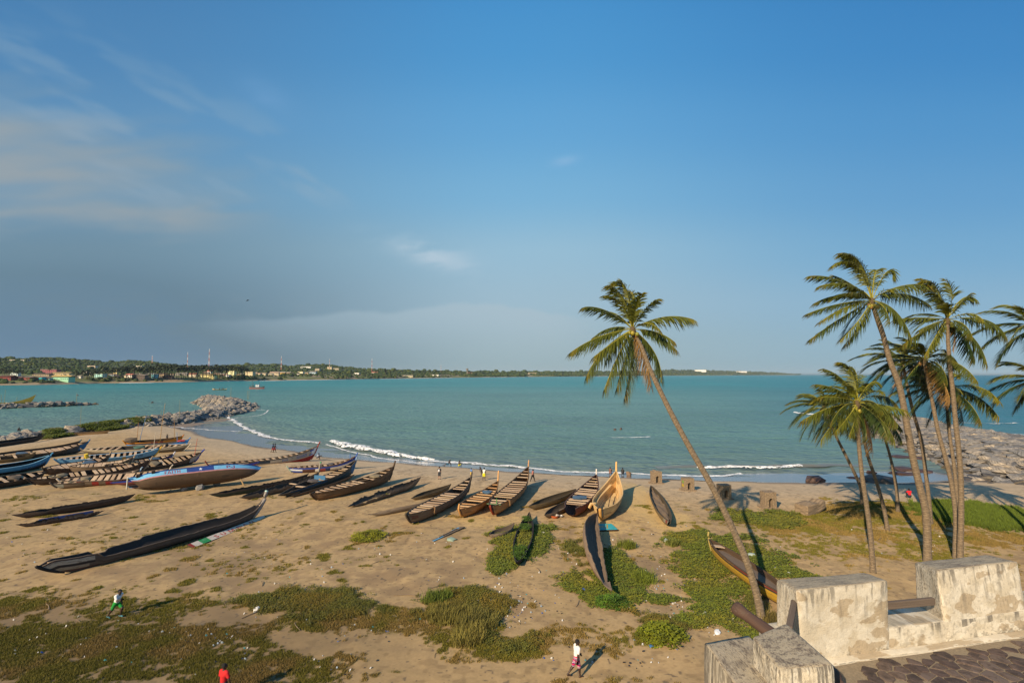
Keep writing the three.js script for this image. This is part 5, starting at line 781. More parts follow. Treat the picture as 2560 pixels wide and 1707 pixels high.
canoe({ label: 'wide grey canoe with white thwarts and a dark empty middle', roll: 0.17, s: [205, 1122, 1.2], b: [476, 1107, 1.6], beam: 2.7, H: 1.25, thwarts: 15, skip: [5, 6, 7], wood: 'grey', tw: 0.42, posts: [[1, 0.3, '#a8a090', 0.9], [-1, 0.3, '#6a6052', 0.8]], railColor: '#b3a78e', tex: { base: [84, 74, 60], paint: [[0, 1, 0.78, 1, '#a99f88', 0.8]], wear: 1.1, inside: 0.85 } });
canoe({ label: 'dark weathered canoe with a broad blue bow, upper left', roll: 0.22, s: [-42, 1141, 1.2], b: [217, 1100, 2.2], beam: 2.0, H: 1.15, thwarts: 14, wood: 'grey', tw: 0.7, posts: [[1, 0.35, '#2f6f9c', 0.6]], tex: { base: [70, 62, 54], paint: [[0.9, 1, 0.45, 1, '#2a6c9c', 1], [0.76, 0.9, 0.5, 0.9, '#3c5a70', 0.4]], wear: 1 } });
canoe({ label: 'thin dark canoe behind the one with the broad blue bow', roll: 0.31, s: [-42, 1134, 1.2], b: [195, 1099, 2.0], beam: 1.4, H: 1.05, wood: 'dark', rail: false, posts: [[1, 0.3, '#2c5a6a', 0.8]] });
canoe({ label: 'small brown canoe with two boxes, behind the black canoe with a blue band', roll: 0.29, s: [-62, 1147, 1.0], b: [88, 1127, 1.4], beam: 1.6, H: 0.95, thwarts: 4, wood: 'olive', rail: false });
canoe({ label: 'light blue canoe with a black hull and dark letters, bow raised to the right', roll: 0.28, s: [137, 1146, 1.25], b: [400, 1116, 2.0], beam: 1.7, H: 1.15, thwarts: 16, wood: 'black', posts: [[1, 0.35, '#c8a02c', 0.7], [-1, 0.2, '#3c6c94', 0.8]], railColor: '#7aa6c4', tex: { base: [24, 24, 26], paint: [[0, 1, 0.52, 1, '#5c93bd', 1], [0.62, 0.655, 0.5, 1, '#a8862c', 0.9]], text: [['PEAC', 0.27, 0.76, 34, '#22385c', 62], ['YZH', 0.8, 0.76, 40, '#1f3a60', 54]], wear: 0.3 }, extra: [(g, pt) => { pole(g, [pt(0.86, 1, 1, 0)[0], 1.4, 0], 3.4, '#c0b8a8', 0.05); const o = part(g, 'yellow_canister', new THREE.CylinderGeometry(0.28, 0.3, 0.8, 10), mat(lin(0.55, 0.4, 0.03), 0.6)); o.position.set(pt(-0.44, 1, 1, 0)[0], 1.35, 0); o.rotation.z = 0.2; }] });
canoe({ label: 'black canoe with a light blue band, cut by the left edge of the picture', roll: 0.20, s: [-82, 1178, 1.2], b: [121, 1135, 2.1], beam: 1.8, H: 1.25, wood: 'black', railColor: '#86bcd8', posts: [[1, 0.4, '#4f97c0', 0.8]], tex: { base: [18, 18, 20], paint: [[0, 1, 0.6, 1, '#4286b0', 1], [0.58, 0.98, 0.62, 0.72, '#28406c', 0.7]], stars: [[0.66, 0.7, 7, '#b8d0e0'], [0.72, 0.68, 7, '#c8a830'], [0.79, 0.7, 7, '#a03a4a'], [0.85, 0.72, 7, '#b8d0e0'], [0.91, 0.72, 6, '#c8a830']], wear: 0.15 } });
canoe({ label: 'grey canoe with wide pale thwarts and tall bare stem amid the crowded boats', roll: 0.25, s: [104, 1168, 1.25], b: [268, 1133, 2.1], beam: 2.2, H: 1.15, thwarts: 11, wood: 'dark', tw: 0.5, posts: [[1, 0.5, '#8f7e68', 0.35], [-1, 0.25, null, 0.6]] });
canoe({ label: 'grey canoe with a stem tip shaped like a hook, behind the tall bare stem', roll: 0.20, s: [170, 1163, 1.2], b: [334, 1139, 1.9], beam: 1.8, H: 1.1, thwarts: 14, wood: 'grey', tw: 0.42, posts: [[1, 0.35, '#9c8c78', 0.5]] });
canoe({ label: 'dark canoe with a purple bow between the grey canoes of the crowd', roll: 0.19, s: [258, 1160, 1.2], b: [431, 1131, 1.7], beam: 1.6, H: 1.05, thwarts: 12, wood: 'dark', tw: 0.45, posts: [[1, 0.35, '#c8c8d0', 0.7]], tex: { base: [64, 54, 48], paint: [[0.78, 1, 0.6, 1, '#27307a', 1]], wear: 0.8 } });
canoe({ label: 'brown canoe in front of the grey canoes, its stem leaning over the checked one', roll: 0.18, s: [67, 1196, 1.1], b: [374, 1145, 2.0], beam: 2.0, H: 1.1, thwarts: 18, wood: 'dark', tw: 0.42, posts: [[1, 0.55, '#8a7c6a', 0.4], [-1, 0.3, null, 0.8]] });
canoe({ label: 'narrow canoe with a yellow patch on its bow, just behind the checked canoe', roll: 0.19, s: [128, 1206, 0.95], b: [350, 1168, 1.7], beam: 1.5, H: 0.9, thwarts: 12, wood: 'ash', tw: 0.4, posts: [[1, 0.3, '#8fa4b4', 0.7], [-1, 0.3, null, 0.7]], tex: { base: WOOD.grey, paint: [[0, 0.12, 0.3, 0.95, '#9aa49c', 0.7], [0.82, 0.94, 0.75, 1, '#b8901c', 1]], wear: 1 } });
canoe({ label: 'canoe with a white bow edged blue and yellow, rightmost of the crowded boats', roll: 0.31, s: [262, 1170, 1.2], b: [498, 1126, 2.0], beam: 2.1, H: 1.15, thwarts: 15, wood: 'brown', tw: 0.425, posts: [[1, 0.6, '#2a3f9c', 0.75]], tex: { base: [84, 70, 56], paint: [[0.86, 1, 0.5, 1, '#b9b2b0', 0.9], [0.85, 0.97, 0.92, 1, '#c09a24', 1], [0.5, 1, 0.93, 1, '#2c3a7c', 0.8], [0.86, 1, 0.2, 0.5, '#5a2420', 0.8]], wear: 0.6 }, extra: [(g, pt) => pole(g, [pt(0.84, 1, 1, 0)[0], 1.5, 0], 3, '#b04a3a', -0.04)] });
canoe({ label: 'canoe chequered red and white along its side, in front of the crowd', roll: 0.29, s: [148, 1197, 1.15], b: [427, 1165, 1.9], beam: 1.8, H: 1.05, thwarts: 16, wood: 'ash', tw: 0.45, posts: [[1, 0.55, '#b4aa9a', 0.6], [-1, 0.3, '#b5a898', 0.6]], tex: { base: [100, 86, 70], paint: [[0, 0.16, 0.45, 0.95, '#c0b8a8', 1], [0.16, 0.23, 0.45, 0.95, '#8a201c', 1], [0.3, 0.36, 0.45, 0.95, '#84241e', 1], [0.42, 0.48, 0.45, 0.95, '#84241e', 0.95], [0.54, 0.6, 0.45, 0.95, '#7c2a22', 0.9], [0.66, 0.71, 0.45, 0.95, '#7c2a22', 0.8], [0.86, 0.92, 0.35, 0.98, '#8c1c18', 1]], wear: 0.7 } });
canoe({ label: 'dark canoe with a dull red bottom at the left edge, below the black one', roll: 0.29, s: [-92, 1208, 1.25], b: [110, 1176, 1.3], beam: 2.0, H: 1.15, thwarts: 8, wood: 'dark', tw: 0.42, tex: { base: [74, 62, 48], paint: [[0, 1, 0, 0.42, '#4c1e1a', 1]], wear: 0.7 } });
// board with red letters beside the black derelict
{
  const c = document.createElement('canvas'); c.width = 1024; c.height = 80; const x = c.getContext('2d'), r = rng(8); x.fillStyle = '#c9bfae'; x.fillRect(0, 0, 1024, 80); x.fillStyle = '#8c2c22'; x.fillRect(0, 0, 36, 80); x.fillStyle = '#1f8a4c'; x.fillRect(120, 0, 100, 80); x.fillStyle = '#a83a34'; x.font = 'bold 74px sans-serif'; x.textBaseline = 'middle'; x.textAlign = 'center'; x.save(); x.translate(560, 44); x.scale(1.35, 1); x.fillText('S U M B A N', 0, 0); x.restore(); x.fillStyle = '#c9973a'; x.fillRect(640, 26, 16, 26);
  for (let i = 0; i < 300; i++) { x.fillStyle = r() < 0.5 ? 'rgba(220,212,196,.5)' : 'rgba(90,70,60,.35)'; x.fillRect(r() * 1024, r() * 80, 6 + r() * 40, 1 + r() * 3); }
  const t = new THREE.CanvasTexture(c); t.colorSpace = THREE.SRGBColorSpace;
  const a = G(474, 1370), b = G(664, 1291), L = a.distanceTo(b), g = top('painted_board', 'long white board with red letters and a green block beside the black derelict canoe', 'board', a.clone().lerp(b, 0.5).setY(0.12 + groundY(a.x, a.z)), Math.atan2(-(b.z - a.z), b.x - a.x));
  const face = part(g, 'painted_face', new THREE.PlaneGeometry(L, 0.62).rotateX(-Math.PI / 2 + 0.35).translate(0, 0.036, 0.012), mat(0xffffff, 0.85, { map: t })), back = part(g, 'plank', new RoundedBoxGeometry(L, 0.06, 0.64, 1, 0.01).rotateX(0.35), woodMat('dark'));
}
// boats on the water
canoe({ name: 'canoe', label: 'long yellow canoe afloat at the far left beyond the low line of rocks', s: [-90, 1004, 0.2], b: [88, 998, 0.9], beam: 2, H: 0.8, lift: 0, wood: 'tan', rail: false, rock: 0.5, tex: { base: [120, 96, 30], paint: [[0, 1, 0.3, 1, '#6e641c', 1], [0.2, 0.3, 0.3, 1, '#4a4218', 0.8]], wear: 0.3 }, extra: [(g, pt) => { for (const [t, h] of [[-0.35, 5], [-0.1, 4], [0.1, 7], [0.45, 3]]) pole(g, [pt(t, 1, 1, 0)[0], 0.8, 0], h, '#8a8456', 0.02, 0.09); }] });
for (const o of [scene.children[scene.children.length - 1]]) { o.position.y = SEA - 0.25; }
// ---------------------------------------------------------------- coconut palms
const barkTex = dataTex(128, 512, (x, y) => { const n = fbm(x * 0.09, y * 0.05, 4), ring = 0.5 + 0.5 * Math.sin(y * 0.39 + 1.6 * noise(x * 0.08, y * 0.03)), s = smooth(0.55, 0.7, fbm(x * 0.05 + 9, y * 0.02, 4)), v = 0.6 + 0.5 * n - 0.22 * Math.pow(ring, 4); return [v + 0.1 * s, v * 0.96 + 0.1 * s, v * 0.9 + 0.12 * s]; });
const barkMat = mat(lin(0.3, 0.245, 0.175), 0.95, { map: barkTex, bumpMap: barkTex, bumpScale: 0.03 });
const leafMat = new THREE.MeshPhysicalMaterial({ vertexColors: true, roughness: 0.55, side: THREE.DoubleSide, transmission: 0.22, thickness: 0, specularIntensity: 0.6 });
const nutMats = [mat(lin(0.3, 0.25, 0.03), 0.5), mat(lin(0.2, 0.21, 0.03), 0.5), mat(lin(0.25, 0.13, 0.04), 0.6)], nutGeo = new THREE.SphereGeometry(0.13, 12, 9).scale(1, 1.2, 1);
// curve: points along the midrib in metres from the crown; tone 0 young yellow-green .. 1 dark, 2 dried
function frond(curve, tone, r, wind, flop, width = 1) {
  const pos = [], col = [], idx = [], L = curve.getLength(), n = Math.round(L * 13.5), LEAF = tone === 2 ? [0.19, 0.105, 0.028] : [lerp(0.15, 0.03, tone), lerp(0.155, 0.055, tone), lerp(0.011, 0.009, tone)], RIB = tone === 2 ? [0.4, 0.24, 0.05] : [lerp(0.34, 0.2, tone), lerp(0.31, 0.19, tone), 0.035];
  const quad = (a, b, c, d, cc) => { const k = pos.length / 3; for (const p of [a, b, c, d]) { pos.push(p.x, p.y, p.z); col.push(...cc); } idx.push(k, k + 1, k + 2, k, k + 2, k + 3); };
  const up0 = V3(0, 1, 0); let prev, prevS;
  for (let i = 0; i <= 16; i++) { // midrib
    const t = i / 16, p = curve.getPoint(t), tg = curve.getTangent(t), s = V3().crossVectors(tg, up0).normalize().multiplyScalar(lerp(0.06, 0.012, t)), u = V3().crossVectors(s, tg).normalize().multiplyScalar(lerp(0.05, 0.01, t));
    if (prev) { quad(prev.clone().sub(prevS[0]), prev.clone().add(prevS[1]), p.clone().add(u), p.clone().sub(s), RIB); quad(prev.clone().add(prevS[1]), prev.clone().add(prevS[0]), p.clone().add(s), p.clone().add(u), RIB); }
    prev = p; prevS = [s, u];
  }
  for (let i = 0; i < n; i++) {
    const t = 0.16 + 0.84 * (i + r() * 0.6) / n, p = curve.getPoint(Math.min(1, t)), tg = curve.getTangent(Math.min(1, t)), s = V3().crossVectors(tg, up0).normalize(); if (!isFinite(s.x)) s.set(1, 0, 0);
    const u = V3().crossVectors(s, tg).normalize(), len = (0.34 + 0.66 * Math.pow(Math.sin(Math.PI * Math.min(1, 0.1 + 0.86 * (t - 0.16) / 0.84)), 0.75)) * 1.02 * (0.75 + 0.45 * r()) * Math.min(1.1, L / 3.6) * width;
    for (const e of [1, -1]) {
      if (r() < 0.03) continue;
      const d = s.clone().multiplyScalar(e * (0.8 - 0.3 * t)).addScaledVector(tg, 0.5 + 0.35 * t).addScaledVector(u, 0.18 - flop * 0.5).add(V3(wind[0], -flop * 0.55, wind[1])).add(V3((r() - 0.5) * 0.34, (r() - 0.5) * 0.34, (r() - 0.5) * 0.34)).normalize();
      const m = p.clone().addScaledVector(d, len * 0.5), tip = p.clone().addScaledVector(d, len).add(V3(wind[0] * 0.22 * len, -(0.12 + 0.3 * flop) * len, wind[1] * 0.22 * len)), w = tg.clone().multiplyScalar(0.03).addScaledVector(u, 0.01), k = pos.length / 3, sh = 0.6 + 0.75 * r(), dry = tone < 2 && t > 0.86 ? r() * 0.5 : 0;
      const cc = [LEAF[0] * sh + dry * 0.16, LEAF[1] * sh + dry * 0.06, LEAF[2] * sh];
      for (const q of [p.clone().sub(w), p.clone().add(w), m.clone().addScaledVector(w, 1.1), m.clone().addScaledVector(w, -1.1), tip]) { pos.push(q.x, q.y, q.z); col.push(...cc); }
      idx.push(k, k + 1, k + 2, k, k + 2, k + 3, k + 3, k + 2, k + 4);
    }
  }
  return geoFrom(pos, idx, null, col);
}
const bez = (a, b, c) => new THREE.QuadraticBezierCurve3(a, b, c);
// trunk: pixels from the foot up to the crown; depth runs from the foot's to dCrown
function palm(o) {
  const r = rng(o.seed), foot = G(...o.foot), d0 = -foot.z, d1 = d0 + (o.away ?? 0), pts = [foot.clone().setY(foot.y - 0.25)], n = o.trunk.length;
  o.trunk.forEach(([x, y], i) => pts.push(PD(x, y, lerp(d0, d1, (i + 1) / n)))); const c = pts[pts.length - 1];
  const g = top('coconut_palm', o.label, 'palm tree', foot), loc = (p) => p.clone().sub(foot);
  part(g, 'trunk', tube(pts.map(loc), (t, len) => o.r0 * (1 - 0.42 * t) + 0.22 * o.r0 * Math.exp(-len * 1.6) + 0.006 * Math.sin(len * 26), 12, 46), barkMat);
  const cr = loc(c), W = o.wind ?? [-0.5, 0.1];
  const heart = part(g, 'crown_base', new THREE.IcosahedronGeometry(0.22, 2).scale(1, 1.7, 1), mat(lin(0.085, 0.06, 0.03), 0.95)); heart.position.copy(cr);
  for (const f of o.fronds ?? []) { // [dx, dy] of the tip in pixels from the crown, depth offset share, tone, bow, flop
    const [dx, dy, dz, tone, bow, flop, ox, oy] = f, k = d1 / FOCAL, tip = V3(dx * k, -dy * k, dz), Ln = tip.length(), mid = ox !== undefined ? V3(ox * k, -oy * k, dz * 0.55) : tip.clone().multiplyScalar(0.5).add(V3(0, bow * Ln, 0));
    part(g, 'frond', frond(bez(V3(0, 0.12, 0), mid, tip).clone(), tone, r, [W[0] * 0.35, W[1]], flop), leafMat).position.copy(cr);
  }
  for (let i = 0; i < (o.n ?? 0); i++) { // the rest of the crown, swept by the wind
    const q = (i + 0.5) / o.n, e = lerp(1.35, -0.75, Math.pow(q, 0.85)) + (r() - 0.5) * 0.3, a = i * 2.39996 + r() * 0.5 + o.seed, L = (o.size ?? 4) * (0.8 + 0.3 * r()) * (q < 0.12 ? 0.75 : 1), dir = V3(Math.cos(a) * Math.cos(e), Math.sin(e), Math.sin(a) * Math.cos(e));
    const gust = o.gust ?? 0.45, tip = dir.clone().multiplyScalar(L * 0.9).add(V3(W[0] * gust * L * (0.7 + 0.5 * dir.y), -L * (0.16 + 0.3 * Math.cos(e)), W[1] * gust * L)); const len = tip.length(); tip.multiplyScalar(clamp(L / len, 0.75, 1.1));
    const mid = dir.clone().multiplyScalar(L * 0.55).add(V3(0, 0.1 * L, 0));
    part(g, 'frond', frond(bez(V3(0, 0.1, 0), mid, tip), q > 0.93 && r() < 0.5 ? 2 : clamp(q * 1.1 + (r() - 0.5) * 0.5), r, [W[0] * (0.9 + 0.5 * r()), W[1]], lerp(0.12, 0.7, q), o.leaf ?? 1), leafMat).position.copy(cr);
  }
  for (let i = 0; i < (r() < 0.5 ? 1 : 0); i++) { const a = r() * 6.28, L = (o.size ?? 3.6) * 0.7; part(g, 'frond', frond(bez(V3(0, 0, 0), V3(Math.cos(a) * 1.1, 0.1, Math.sin(a) * 1.1), V3(Math.cos(a) * 0.9 + W[0] * 0.6, -L, Math.sin(a) * 0.9)), 2, r, [W[0] * 0.4, 0], 0.9, 0.75), leafMat).position.copy(cr); }
  for (let i = 0; i < (o.nuts ?? 0); i++) { const a = r() * 6.28, rr = 0.3 + 0.16 * r(), m = part(g, 'coconut', nutGeo, nutMats[Math.floor(r() * 3)]); m.position.copy(cr).add(V3(Math.cos(a) * rr, -0.12 - 0.42 * r(), Math.abs(Math.sin(a)) * rr)); m.rotation.set(r(), r(), r()); m.scale.setScalar(0.85 + 0.4 * r()); }
  return g;
}
// the single leaning palm; its fronds one by one [tip x, tip y in 1660-px enlargement minus (830, 720)] / 4.61
const S = 1 / 4.61, q = (x, y, dz, tone, flop, mx, my) => [(x - 830) * S, (y - 720) * S, dz, tone, 0, flop, (mx - 830) * S, (my - 720) * S];
palm({ label: 'tall coconut palm leaning left over the beach, alone in the middle', seed: 11, foot: [1908, 1560], trunk: [[1896, 1500], [1868, 1405], [1836, 1330], [1783, 1220], [1731, 1130], [1690, 1055], [1658, 992], [1625, 922], [1604, 868], [1582, 828]], away: 4, r0: 0.232, wind: [-0.25, 0.1], nuts: 9,
  fronds: [q(270, 450, 0.6, 0.7, 0.5, 520, 420), q(540, 215, 0.9, 0.3, 0.5, 740, 260), q(490, 340, 1.2, 0.35, 0.3, 700, 330), q(735, 120, -0.6, 0.15, 0.35, 860, 300), q(620, 180, 0.5, 0.2, 0.4, 780, 60), q(880, 230, -1.2, 0.3, 0.45, 900, 330), q(1060, 380, 1.4, 0.45, 0.45, 950, 420), q(1500, 590, 0.5, 0.5, 0.6, 1180, 480), q(1250, 860, 1.2, 0.6, 0.6, 1100, 700), q(1240, 945, 1.6, 0.85, 0.6, 1080, 730), q(1115, 1310, 0.7, 0.75, 0.7, 1160, 960), q(985, 1350, 1.0, 2, 0.6, 930, 900), q(715, 1490, 0.3, 0.95, 0.9, 830, 1050), q(605, 1370, 0.9, 0.8, 0.9, 760, 950), q(455, 1385, 1.2, 0.6, 0.9, 660, 900), q(270, 1240, 0.9, 0.7, 0.8, 420, 900), q(330, 1020, 2.0, 0.25, 0.6, 640, 800), q(100, 965, 1.0, 0.55, 0.6, 420, 740), q(405, 780, -1.2, 0.7, 0.5, 600, 600), q(600, 460, -1.5, 0.6, 0.4, 700, 480), q(900, 1240, -0.9, 0.95, 0.8, 900, 900), q(560, 1080, -1.4, 0.9, 0.8, 640, 820), q(860, 330, 1.8, 0.3, 0.3, 820, 420)], n: 4, size: 3.0, gust: 0.2 });
const S2 = 1 / 3.136, q2 = (cx, cy) => (x, y, dz, tone, flop, mx, my) => [(x - cx) * S2, (y - cy) * S2, dz, tone, 0, flop, (mx - cx) * S2, (my - cy) * S2];
{ const p = q2(630, 470); palm({ label: 'tallest palm of the group on the right, thick trunk and windswept crown', seed: 23, foot: [2320, 1404], trunk: [[2320, 1390], [2316, 1281], [2300, 1214], [2284, 1147], [2270, 1072], [2262, 1025], [2248, 960], [2226, 903], [2210, 842], [2192, 790], [2181, 755]], away: 1, r0: 0.284, wind: [-0.7, 0.1], nuts: 7,
  fronds: [p(305, 190, 0.4, 0.2, 0.5, 520, 30), p(330, 100, 0.9, 0.25, 0.4, 560, 60), p(440, 80, -0.5, 0.3, 0.5, 600, 60), p(775, 280, 0.6, 0.35, 0.6, 760, 110), p(740, 200, -0.6, 0.4, 0.5, 680, 180), p(120, 270, 0.4, 0.5, 0.5, 360, 240), p(160, 360, 1.0, 0.35, 0.5, 440, 270), p(210, 470, -0.5, 0.8, 0.5, 400, 360), p(90, 570, 0.3, 0.7, 0.5, 360, 460), p(150, 640, 1.0, 0.25, 0.5, 420, 470), p(100, 770, 0.5, 0.8, 0.6, 340, 600), p(300, 780, 1.1, 0.3, 0.5, 480, 640), p(385, 815, 0.2, 0.95, 0.6, 560, 640), p(1040, 340, 0.6, 0.6, 0.8, 800, 310), p(1130, 480, -0.6, 0.7, 0.8, 900, 330), p(860, 760, 0.9, 0.6, 0.8, 800, 480), p(780, 560, -0.9, 0.8, 0.7, 740, 440), p(400, 240, -1.0, 0.55, 0.4, 520, 300), p(350, 420, 1.6, 0.6, 0.5, 500, 400)], n: 6, size: 3.5 }); }
{ const p = q2(1220, 640); palm({ label: 'palm with a straight slender trunk, right one of the twin trunks', seed: 37, foot: [2403, 1402], trunk: [[2402, 1391], [2404, 1300], [2404, 1214], [2399, 1134], [2391, 1062], [2382, 967], [2375, 903], [2371, 845], [2369, 804]], away: 0.5, r0: 0.215, wind: [-0.7, 0.1], nuts: 5,
  fronds: [p(1030, 320, 0.4, 0.3, 0.5, 1150, 290), p(1080, 290, -0.5, 0.25, 0.4, 1200, 330), p(1210, 310, 0.3, 0.3, 0.4, 1300, 420), p(1415, 470, 0.5, 0.5, 0.7, 1330, 380), p(1330, 430, 1, 0.4, 0.6, 1290, 480), p(1630, 760, 0.5, 0.6, 0.9, 1560, 560), p(1440, 970, 0.8, 0.7, 0.8, 1430, 740), p(950, 920, 0.9, 0.3, 0.5, 1120, 690), p(840, 620, -0.3, 0.5, 0.5, 1040, 590), p(830, 830, 0.4, 0.6, 0.6, 1000, 700), p(1000, 400, 1.0, 0.6, 0.5, 1140, 450), p(1090, 880, -0.6, 0.9, 0.8, 1180, 760), p(900, 720, 1.2, 0.4, 0.5, 1080, 640)], n: 9, size: 3.4 }); }
palm({ label: 'palm whose trunk bends left, left one of the twin trunks', seed: 41, foot: [2390, 1398], trunk: [[2390, 1380], [2391, 1295], [2381, 1214], [2362, 1134], [2347, 1080], [2331, 999], [2318, 935], [2311, 905]], away: 2.5, r0: 0.198, wind: [-0.8, 0.1], n: 22, size: 3.9, nuts: 4 });
palm({ label: 'palm behind the twin trunks with a low crown against the sea', seed: 53, foot: [2390, 1350], trunk: [[2393, 1241], [2386, 1161], [2375, 1085], [2368, 1010], [2365, 975]], away: 1, r0: 0.172, wind: [-0.6, 0.1], n: 20, size: 4.2, nuts: 4 });
palm({ label: 'thin palm standing close behind the tallest thick trunk', seed: 61, foot: [2328, 1310], trunk: [[2324, 1255], [2316, 1188], [2304, 1100], [2283, 1026], [2266, 950], [2258, 905]], away: 1, r0: 0.198, wind: [-0.7, 0.1], n: 21, size: 4.3, nuts: 3 });
{ const p = q2(510, 1290); palm({ label: 'nearest palm of the group with a dense low crown, left of the thick trunk', seed: 71, foot: [2184, 1432], trunk: [[2182, 1400], [2177, 1335], [2166, 1255], [2156, 1188], [2148, 1107], [2145, 1050], [2143, 1012]], away: 0, r0: 0.189, wind: [-0.6, 0.15], nuts: 6,
  fronds: [p(140, 1550, 1.2, 0.3, 0.5, 300, 1370), p(40, 1410, 0.6, 0.5, 0.6, 240, 1290), p(240, 1480, 1.4, 0.35, 0.5, 400, 1370), p(350, 1520, 1.2, 0.3, 0.6, 460, 1390), p(855, 1330, 0.5, 0.4, 0.7, 660, 1270), p(735, 1550, 0.7, 0.5, 0.8, 680, 1360), p(770, 1370, -0.7, 0.7, 0.7, 650, 1240), p(560, 1560, 0.2, 0.95, 0.9, 570, 1400), p(380, 960, 0.3, 0.25, 0.4, 520, 1000), p(300, 1010, -0.5, 0.4, 0.4, 460, 1060), p(520, 1000, -0.4, 0.3, 0.5, 560, 1040), p(650, 1120, 0.6, 0.35, 0.6, 600, 1060), p(640, 1190, -0.5, 0.5, 0.6, 640, 1110), p(180, 1130, 0.4, 0.5, 0.5, 380, 1150), p(150, 1230, 0.9, 0.4, 0.5, 360, 1210)], n: 13, size: 3.6 }); }
palm({ label: 'palm with a curved thin trunk, leftmost of the group', seed: 83, foot: [2157, 1262], trunk: [[2153, 1220], [2137, 1182], [2113, 1134], [2091, 1090], [2074, 1050], [2062, 1022]], away: 1, r0: 0.189, wind: [-0.6, 0.1], n: 21, size: 4.3, nuts: 3 });
palm({ label: 'palm leaning left behind the nearest one, its trunk free of others', seed: 97, foot: [2221, 1326], trunk: [[2213, 1281], [2201, 1233], [2182, 1174], [2169, 1134], [2160, 1088], [2152, 1040], [2146, 1005]], away: 1, r0: 0.172, wind: [-0.6, 0.1], n: 19, size: 4.1 });
palm({ label: 'short palm rooted by the sitting person in red, thin curved trunk', seed: 101, foot: [2246, 1280], trunk: [[2244, 1240], [2239, 1201], [2228, 1147], [2216, 1104], [2206, 1065], [2200, 1045]], away: 1, r0: 0.172, wind: [-0.6, 0.1], n: 16, size: 3.0 });
palm({ label: 'palm cut by the right edge of the picture, upper crown', seed: 113, foot: [2640, 1400], trunk: [[2634, 1300], [2622, 1150], [2608, 1000], [2590, 822]], away: 0, r0: 0.206, wind: [-0.6, 0.1], n: 19, size: 4.2 });
palm({ label: 'palm cut by the right edge of the picture, lower crown', seed: 127, foot: [2660, 1380], trunk: [[2655, 1280], [2640, 1180], [2620, 1060], [2600, 955]], away: 0, r0: 0.189, wind: [-0.6, 0.1], n: 19, size: 3.9 });
// ---------------------------------------------------------------- people
const FINGER = (() => { // a relaxed right hand: wrist at the origin, fingers hanging down -y, thumb forward +z, palm facing -x
  const b = [[[0, 0, 0], [0, -0.05, 0.004], 0.026, 0.03], [[0, -0.04, 0.018], [0, -0.085, 0.03], 0.02, 0.013], [[0, -0.04, -0.014], [0, -0.08, -0.03], 0.02, 0.012]];
  [[0.031, -0.088, 0.074], [0.011, -0.092, 0.084], [-0.01, -0.089, 0.077], [-0.03, -0.082, 0.06]].forEach(([z, y, L], i) => { const p0 = [0, y, z], p1 = [-0.008, y - L * 0.45, z * 1.08], p2 = [-0.026, y - L * 0.76, z * 1.1], p3 = [-0.046, y - L * 0.95, z * 1.1]; b.push([[0, -0.045, z * 0.7], p0, 0.014, 0.0105], [p0, p1, 0.0105, 0.0095], [p1, p2, 0.0095, 0.0085], [p2, p3, 0.0085, 0.007]); });
  b.push([[0, -0.022, 0.022], [-0.012, -0.05, 0.05], 0.016, 0.0125], [[-0.012, -0.05, 0.05], [-0.026, -0.078, 0.06], 0.012, 0.01], [[-0.026, -0.078, 0.06], [-0.038, -0.1, 0.06], 0.01, 0.008]);
  return b;
})();
const mcCache = {};
function blobs(bones, cell, k = 60, pad = 0.03) {           // smooth union of tapered capsules, meshed by marching cubes
  const lo = [1e9, 1e9, 1e9], hi = [-1e9, -1e9, -1e9];
  for (const [a, b, ra, rb] of bones) for (let c = 0; c < 3; c++) { lo[c] = Math.min(lo[c], a[c] - ra - pad, b[c] - rb - pad); hi[c] = Math.max(hi[c], a[c] + ra + pad, b[c] + rb + pad); }
  const span = Math.max(...[0, 1, 2].map((c) => hi[c] - lo[c])), size = Math.ceil(span / cell) + 4, mc = mcCache[size] ??= new MarchingCubes(size, new THREE.MeshBasicMaterial(), false, false, 160000), mid = [0, 1, 2].map((c) => (lo[c] + hi[c]) / 2), half = (size / 2) * cell;
  const f = new Float32Array(size ** 3), at = (i, c) => mid[c] + (i - size / 2) * cell;
  for (const [a, b, ra, rb] of bones) {
    const R = Math.max(ra, rb) + Math.min(0.12, 3.2 / k + pad), from = [0, 1, 2].map((c) => Math.max(1, Math.floor((Math.min(a[c], b[c]) - R - mid[c]) / cell + size / 2))), to = [0, 1, 2].map((c) => Math.min(size - 2, Math.ceil((Math.max(a[c], b[c]) + R - mid[c]) / cell + size / 2))), d = [b[0] - a[0], b[1] - a[1], b[2] - a[2]], dd = d[0] ** 2 + d[1] ** 2 + d[2] ** 2 || 1e-9;
    for (let z = from[2]; z <= to[2]; z++) for (let y = from[1]; y <= to[1]; y++) for (let x = from[0]; x <= to[0]; x++) {
      const px = at(x, 0) - a[0], py = at(y, 1) - a[1], pz = at(z, 2) - a[2], t = clamp((px * d[0] + py * d[1] + pz * d[2]) / dd), q = Math.hypot(px - d[0] * t, py - d[1] * t, pz - d[2] * t) - lerp(ra, rb, t);
      f[x + y * size + z * size * size] += Math.exp(-k * q);
    }
  }
  for (let i = 0; i < f.length; i++) mc.field[i] = f[i] > 0 ? Math.log(f[i]) / k : -0.5;
  mc.isolation = 0; mc.update();
  const pos = [], n = mc.count, P_ = mc.positionArray; for (let i = 0; i < n; i++) pos.push(P_[i * 3] * half + mid[0], P_[i * 3 + 1] * half + mid[1], P_[i * 3 + 2] * half + mid[2]);
  let g = new THREE.BufferGeometry(); g.setAttribute('position', new THREE.Float32BufferAttribute(pos, 3)); g = mergeVertices(g, cell * 0.02); g.computeVertexNormals(); return g;
}
